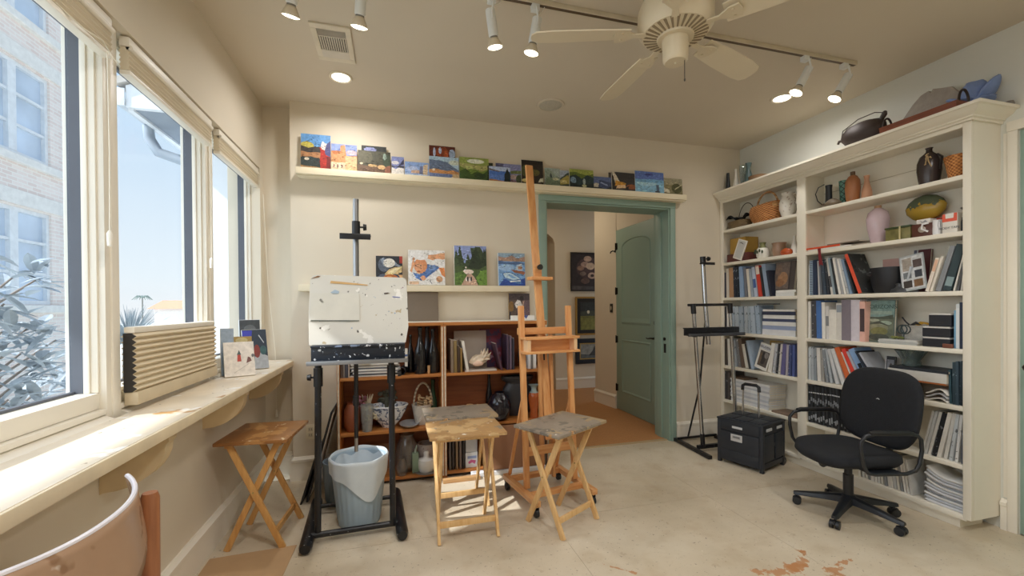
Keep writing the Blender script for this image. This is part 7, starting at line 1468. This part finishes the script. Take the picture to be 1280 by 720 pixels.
b = B(C('#e2614a', .5)); xs_ = 3.385-.0006; b.poly([(xs_, y1, ZB_+.072), (xs_, y0, ZB_+.072), (xs_, y0, ZB_+.122), (xs_, y1, ZB_+.122)]); b.use(C('#e9e6e0', .5)); ym = (y0+y1)/2; b.poly([(xs_-.0006, ym+.022, ZB_+.122), (xs_-.0006, ym+.02, ZB_+.092), (xs_-.0006, ym-.02, ZB_+.092), (xs_-.0006, ym-.022, ZB_+.122)]); mesh('orange_band', b, tb2, smooth=0)
text('BODY TAPE', .019, C('#5a5c5e', .5), Matrix(((0, 0, -1, 3.3845), (-1, 0, 0, ym), (0, 1, 0, ZB_+.032), (0, 0, 0, 1))), tb2)
turned('dark_jar', 'slate grey jar at the right end of the right bay second shelf', 'jar', 1200.5, ('X', 3.43), ZB_, [(4, 289), (4.4, 285), (4.2, 277), (2.6, 273), (2.8, 271)], C('#3f4852', .3))
b = B(C('#a8a49a', .35, .4)); p = Vector((3.53, 1.815, ZB_+.0)); b.lathe([(0, 0), (.03, 0), (.008, .012), (.008, .12), (.02, .14), (.045, .165), (.04, .168), (.012, .146), (0, .142)], p+Vector((0, .03, .001)), 20, cap=False); mesh('metal_cup', b, None, 'silver footed cup behind the slate grey jar', 'cup')
# ---- on top of the bookcase
ZTOP = 2.588; PT = ('X', 3.44)
def tv(name, label, u, prof, mat, X=3.42, **k): return turned(name, label, 'vase', u, ('X', X), ZTOP, prof, mat, group='vases on top of the bookcase', **k)
tv('tapered_vase', 'black tapered vase, leftmost on top of the bookcase', 910, [(3.6, 235), (3.5, 233), (2.4, 219), (1.9, 210.5)], C('#20252a', .3))
tv('bottle_vase', 'white bottle-shaped vase beside the black tapered one', 920, [(4, 232), (4.2, 228), (3.4, 222), (1.8, 215), (1.5, 207), (1.8, 206)], C('#d6d2c8', .35))
tv('glass_vase', 'clear glass vase between the white and the teal vases', 928.5, [(3, 228), (2.6, 225), (3.6, 215), (4.6, 204), (4.4, 198.5)], GLASS('#dfe6e6', .08, .03, 'vase_glass', .15), X=3.46)
tv('flared_vase', 'teal grey vase with a flared mouth and waist', 935.5, [(5, 227), (5.6, 221), (4.4, 213), (2.4, 206), (4.4, 198.8)], C('#4f6668', .3))
b = B(C('#8a6a4c', .5, var=.15)); p = Vector((3.47, at(948, 222, X=3.47).y, ZTOP+.001)); b.lathe([(0, 0), (.07, 0), (.085, .02), (.09, .075), (.08, .08), (.07, .02), (0, .012)], p, 28, cap=False); mesh('wooden_bowl', b, None, 'brown wooden bowl right of the teal grey vase on the bookcase', 'bowl')
ip = thing('iron_kettle', 'dark brown iron pot with a wire bail lying on top of the bookcase', 'pot', (3.40, at(1079, 165, X=3.40).y, ZTOP), R(0)); 
m_ir = C('#3c302c', .5, .2, var=.15)
b = B(m_ir); b.lathe([(0, 0), (.06, 0), (.12, .03), (.155, .075), (.150, .12), (.12, .155), (.07, .168), (.06, .172), (.0, .174)], (0, 0, .001), 34, cap=False, sx=.5, sy=1.0); mesh('body', b, ip)
b = B(m_ir); b.tube([(0, .145, .09), (0, .18, .095), (0, .19, .075)], [.012, .010, .008], 8).tube([(0, -.12, .14), (0, -.145, .175), (.01, -.14, .19)], [.016, .018, .014], 8); mesh('lug', b, ip)
b = B(C('#4c4240', .4, .5)); b.tube([(-.0, .165, .10), (-.04, .12, .15), (-.05, .0, .19), (-.03, -.10, .20), (0, -.14, .185)], .0035, 6); mesh('bail', b, ip)
y0, y1 = at(1205, 130, X=3.40).y, at(1108, 160, X=3.40).y
wt_ = thing('wooden_tray', 'long reddish brown wooden tray with dark hoop handles on top of the bookcase', 'tray', (3.40, (y0+y1)/2, ZTOP), world=True)
m_tr = WOOD('#6a3420', '#8a4a2c', 'y', .35)
b = B(m_tr); b.box(3.335, 3.475, y0, y1, ZTOP+.001, ZTOP+.012, .002).prism([(3.325, ZTOP+.058), (3.335, ZTOP+.058), (3.350, ZTOP+.0125), (3.337, ZTOP+.0125)], 'y', y0, y1).prism([(3.485, ZTOP+.058), (3.475, ZTOP+.058), (3.460, ZTOP+.0125), (3.473, ZTOP+.0125)], 'y', y0, y1)
b.box(3.335, 3.475, y0, y0+.010, ZTOP+.0125, ZTOP+.062, .002).box(3.335, 3.475, y1-.010, y1, ZTOP+.0125, ZTOP+.062, .002); mesh('body', b, wt_)
for yy in (y0+.004, y1-.004):
    b = B(C('#2c211d', .5)); b.tube([Vector((3.405, yy, ZTOP+.058))+Vector((.045*cos(a), 0, .075*sin(a))) for a in [pi*i/14 for i in range(15)]], .007, 8); mesh('handle', b, wt_)
b = B(C('#a59c92', .85, var=.12, sc=18, bump=.4)); y0, y1 = at(1196, 130, X=3.55).y, at(1132, 140, X=3.55).y; L_ = y1-y0
out = [(y1+.06, ZTOP+.001), (y1+.02, ZTOP+.12), (y1-.07*L_/.4, ZTOP+.21), (y1-.14*L_/.4, ZTOP+.255), (y1-.20*L_/.4, ZTOP+.266), (y1-.215*L_/.4, ZTOP+.245), (y1-.235*L_/.4, ZTOP+.268), (y1-.30*L_/.4, ZTOP+.25), (y0+.02, ZTOP+.235), (y0-.03, ZTOP+.16), (y0-.04, ZTOP+.001)]
b.prism(out, 'x', 3.535, 3.56); mesh('stone_slab', b, None, 'rough grey stone slab with a notch standing behind the wooden tray', 'stone')
bf = thing('ceramic_flower', 'periwinkle blue ceramic flower with thick petals at the bookcase corner', 'ornament', (3.555, 1.822, ZTOP+.001))
m_bl = C('#7d93c4', .45, var=.12, sc=14)
def petal(dx, dy, L, w, up, curl, name='petal'):
    d = Vector((dx, dy, 0)).normalized(); s = Vector((-d.y, d.x, 0))
    def f(u, v):
        x = L*v; ww = w*sin(pi*min(1, .12+v*.88))**.7; q = (u-.5)*2
        return tuple(Vector((0, 0, .035))+d*(x*cos(up)*(1-.1*v))+s*(ww*q)+Vector((0, 0, x*sin(up)+curl*v*v+.25*ww*q*q)))
    b = B(m_bl); b.grid(f, 9, 11); mesh(name, b, bf, solid=.014, smooth=80)
for (dx, dy, L, w_, up_, cu) in ((-.2, -1, .17, .045, .75, .01), (-.5, 1, .15, .05, .45, .02), (-1, .2, .10, .05, .35, .02), (-.4, -.5, .12, .05, .25, .0), (.6, .9, .11, .05, .5, .02), (.8, -.4, .10, .05, .5, .02)): petal(dx, dy, L*1.15, w_*1.1, R(90)*up_*.72, cu)
b = B(m_bl); b.lathe([(0, .0), (.05, 0), (.055, .03), (.035, .07), (.055, .13), (.062, .17), (.048, .20), (.02, .19), (0, .15)], (-.005, .01, 0), 22, cap=False)
for v in b.bm.verts:
    a = math.atan2(v.co.y, v.co.x); k = 1+.14*sin(5*a+30*v.co.z); v.co.x *= k; v.co.y *= k
mesh('centre', b, bf, smooth=60)
b = B(C('#8f8a84', .35, .5)); p = Vector((3.60, 1.70, ZTOP+.001)); b.lathe([(0, 0), (.022, 0), (.028, .012), (.022, .03), (.012, .034), (0, .035)], p, 18, sx=.7); mesh('metal_trinket', b, None, 'tiny silvery trinket on the far corner of the bookcase top', 'ornament')
# ---- small canvases leaning on the worktop by the last window
def canvas(label, X, Y, w, h, rz, lean, t, edge, bg, shapes, z=.9745):
    T = Matrix.Translation((X, Y, z)) @ Matrix.Rotation(R(rz), 4, 'Z') @ Matrix.Rotation(R(-lean), 4, 'X')
    T = Matrix.Translation((0, 0, t*sin(R(lean)))) @ T
    b = B(C(edge, .7, var=.05)); b.box(-w/2, w/2, 0, t, 0, h, .001, T)
    for k, (hx, p) in enumerate([(bg, [(0, 0), (1, 0), (1, 1), (0, 1)])]+shapes):
        if len(p) == 4 and not hasattr(p[0], '__len__'): cx, cy, rx, ry = p; p = [(cx+rx*cos(2*pi*q/14), cy+ry*sin(2*pi*q/14)) for q in range(14)]
        b.use(C(hx, .5, var=.15, sc=40)); b.poly([T @ Vector(((q[0]-.5)*w*.99, -.0004-.0003*k, q[1]*h*.99+.001)) for q in p])
    return mesh('canvas', b, None, label, 'painting', 'canvases on the worktop', smooth=0)
canvas('white canvas with a tiny red house, the nearest canvas on the worktop', -.93, 3.03, .165, .225, 24, 22, .012, '#d9d2c4', '#e4dcd2', [('#b8402e', [(.42, .42), (.56, .42), (.54, .62), (.44, .62)]), ('#4a5a58', [(.42, .62), (.56, .62), (.5, .76)]), ('#7a5048', [(.72, .36), (.9, .42), (.86, .52), (.78, .55)]), ('#6a6a6c', (.95, .58, .05, .05)), ('#c3bcb2', [(.3, .1), (.8, .35), (.8, .33), (.3, .08)])])
canvas('olive and black canvas edge leaning behind the tiny red house canvas', -.955, 3.092, .12, .205, 24, 17, .01, '#3a3424', '#5a5030', [('#2c2a1c', [(0, 0), (.4, 0), (.3, 1), (0, 1)])])
canvas('ochre landscape canvas showing above the tiny red house canvas', -.955, 3.15, .115, .245, 22, 12, .012, '#a08850', '#b89a58', [('#7d8450', [(0, .6), (1, .65), (1, .8), (0, .8)]), ('#d8c890', (.5, .9, .3, .08))])
canvas('pale blue-grey canvas with a beige side standing against the cellular shade', -1.02, 3.09, .07, .30, 24, 3, .034, '#d3c3a8', '#a3b4c8', [('#8fa3b8', [(0, 0), (1, 0), (1, .4), (0, .5)]), ('#4a5c70', [(.3, .3), (.4, .3), (.36, .62)])])
canvas('dark slate canvas standing at the window behind the blue one', -1.0, 3.475, .13, .345, 26, 6, .022, '#dfe3e6', '#4a4f54', [('#3a3f44', [(.2, 0), (.9, 0), (.8, .5), (.3, .4)]), ('#6a6f74', (.5, .8, .3, .1))])
canvas('blue, white and red canvas, farthest right of those on the worktop', -.925, 3.345, .15, .285, 27, 18, .020, '#e6e4e0', '#2f3c4c', [('#3c44b8', [(0, .5), (.3, .5), (.42, .98), (0, .98)]), ('#e2e4ea', [(0, 0), (.45, 0), (.4, .48), (0, .48)]), ('#b4bac2', [(.4, 0), (1, 0), (1, .3), (.7, .4), (.45, .3)]), ('#8a3a34', (.56, .44, .13, .17)), ('#3f6468', (.82, .46, .14, .12)), ('#c9d0d6', [(.66, .84), (.86, .64), (.88, .66), (.68, .87)])])
# ---------------------------------------------------------------- light
w = bpy.data.worlds.new('daylight'); S.world = w; w.use_nodes = True; nt = w.node_tree; bg = nt.nodes['Background']
tc = nt.nodes.new('ShaderNodeTexCoord'); sp = nt.nodes.new('ShaderNodeSeparateXYZ'); nt.links.new(tc.outputs['Generated'], sp.inputs[0])
r = ramp(nt, [(0, (.86, .88, .90)), (.06, (.80, .87, .92)), (.45, (.47, .66, .88)), (1, (.40, .58, .86))]); nt.links.new(sp.outputs[2], r.inputs[0]); nt.links.new(r.outputs[0], bg.inputs[0]); bg.inputs[1].default_value = 1.12
def light(name, kind, loc, rot, energy, col, **k):
    l = bpy.data.lights.new(name, kind); l.energy = energy; l.color = col
    for a, v in k.items(): setattr(l, a, v)
    o = bpy.data.objects.new(name, l); COL.objects.link(o); o.location = loc
    if hasattr(rot, 'length'): o.rotation_mode = 'QUATERNION'; o.rotation_quaternion = rot.to_track_quat('-Z', 'Y')
    else: o.rotation_euler = rot
    return o
SUND = Vector((.95, .31, -.92))
light('sun', 'SUN', (-8, -4, 9), SUND, 5.5, (1, .98, .95), angle=R(.4))
light('sky_glow', 'SUN', (-8, 2, 8), Vector((.85, .25, -.42)), 4.2, (.88, .94, 1), angle=R(110))
for p, d in SPOTS:
    light('spot_lamp', 'SPOT', p+d*.0, d, 5, (1, .96, .90), spot_size=R(95), spot_blend=.9, shadow_soft_size=.04)
for x, y, e in ((-.36, 3.335, 9), (3.05, 2.77, 5), (-.05, 1.0, 14), (2.35, .55, 17), (.9, .35, 16), (1.1, -.9, 15), (2.6, -1.7, 6)):  # first two are the recessed lamps; the others are added, unseen fill
    light('downlight_and_fill', 'AREA', (x, y, 3.055), Vector((0, 0, -1)), e, (1, .975, .945), shape='DISK', size=.14, spread=R(165))
light('hall_fill', 'AREA', (2.1, 5.6, 3.04), Vector((0, 0, -1)), 8, (1, .84, .62), shape='DISK', size=.2)  # added fill for the hall, without a visible source
S.view_settings.view_transform = 'Standard'; S.view_settings.look = 'None'; S.view_settings.gamma = 1; S.view_settings.exposure = 0
S.view_settings.use_curve_mapping = False
S.cycles.use_denoising = True; S.cycles.max_bounces = 10; S.cycles.diffuse_bounces = 6; S.cycles.transparent_max_bounces = 16
S.cycles.sample_clamp_indirect = 6; S.cycles.caustics_reflective = False; S.cycles.caustics_refractive = False
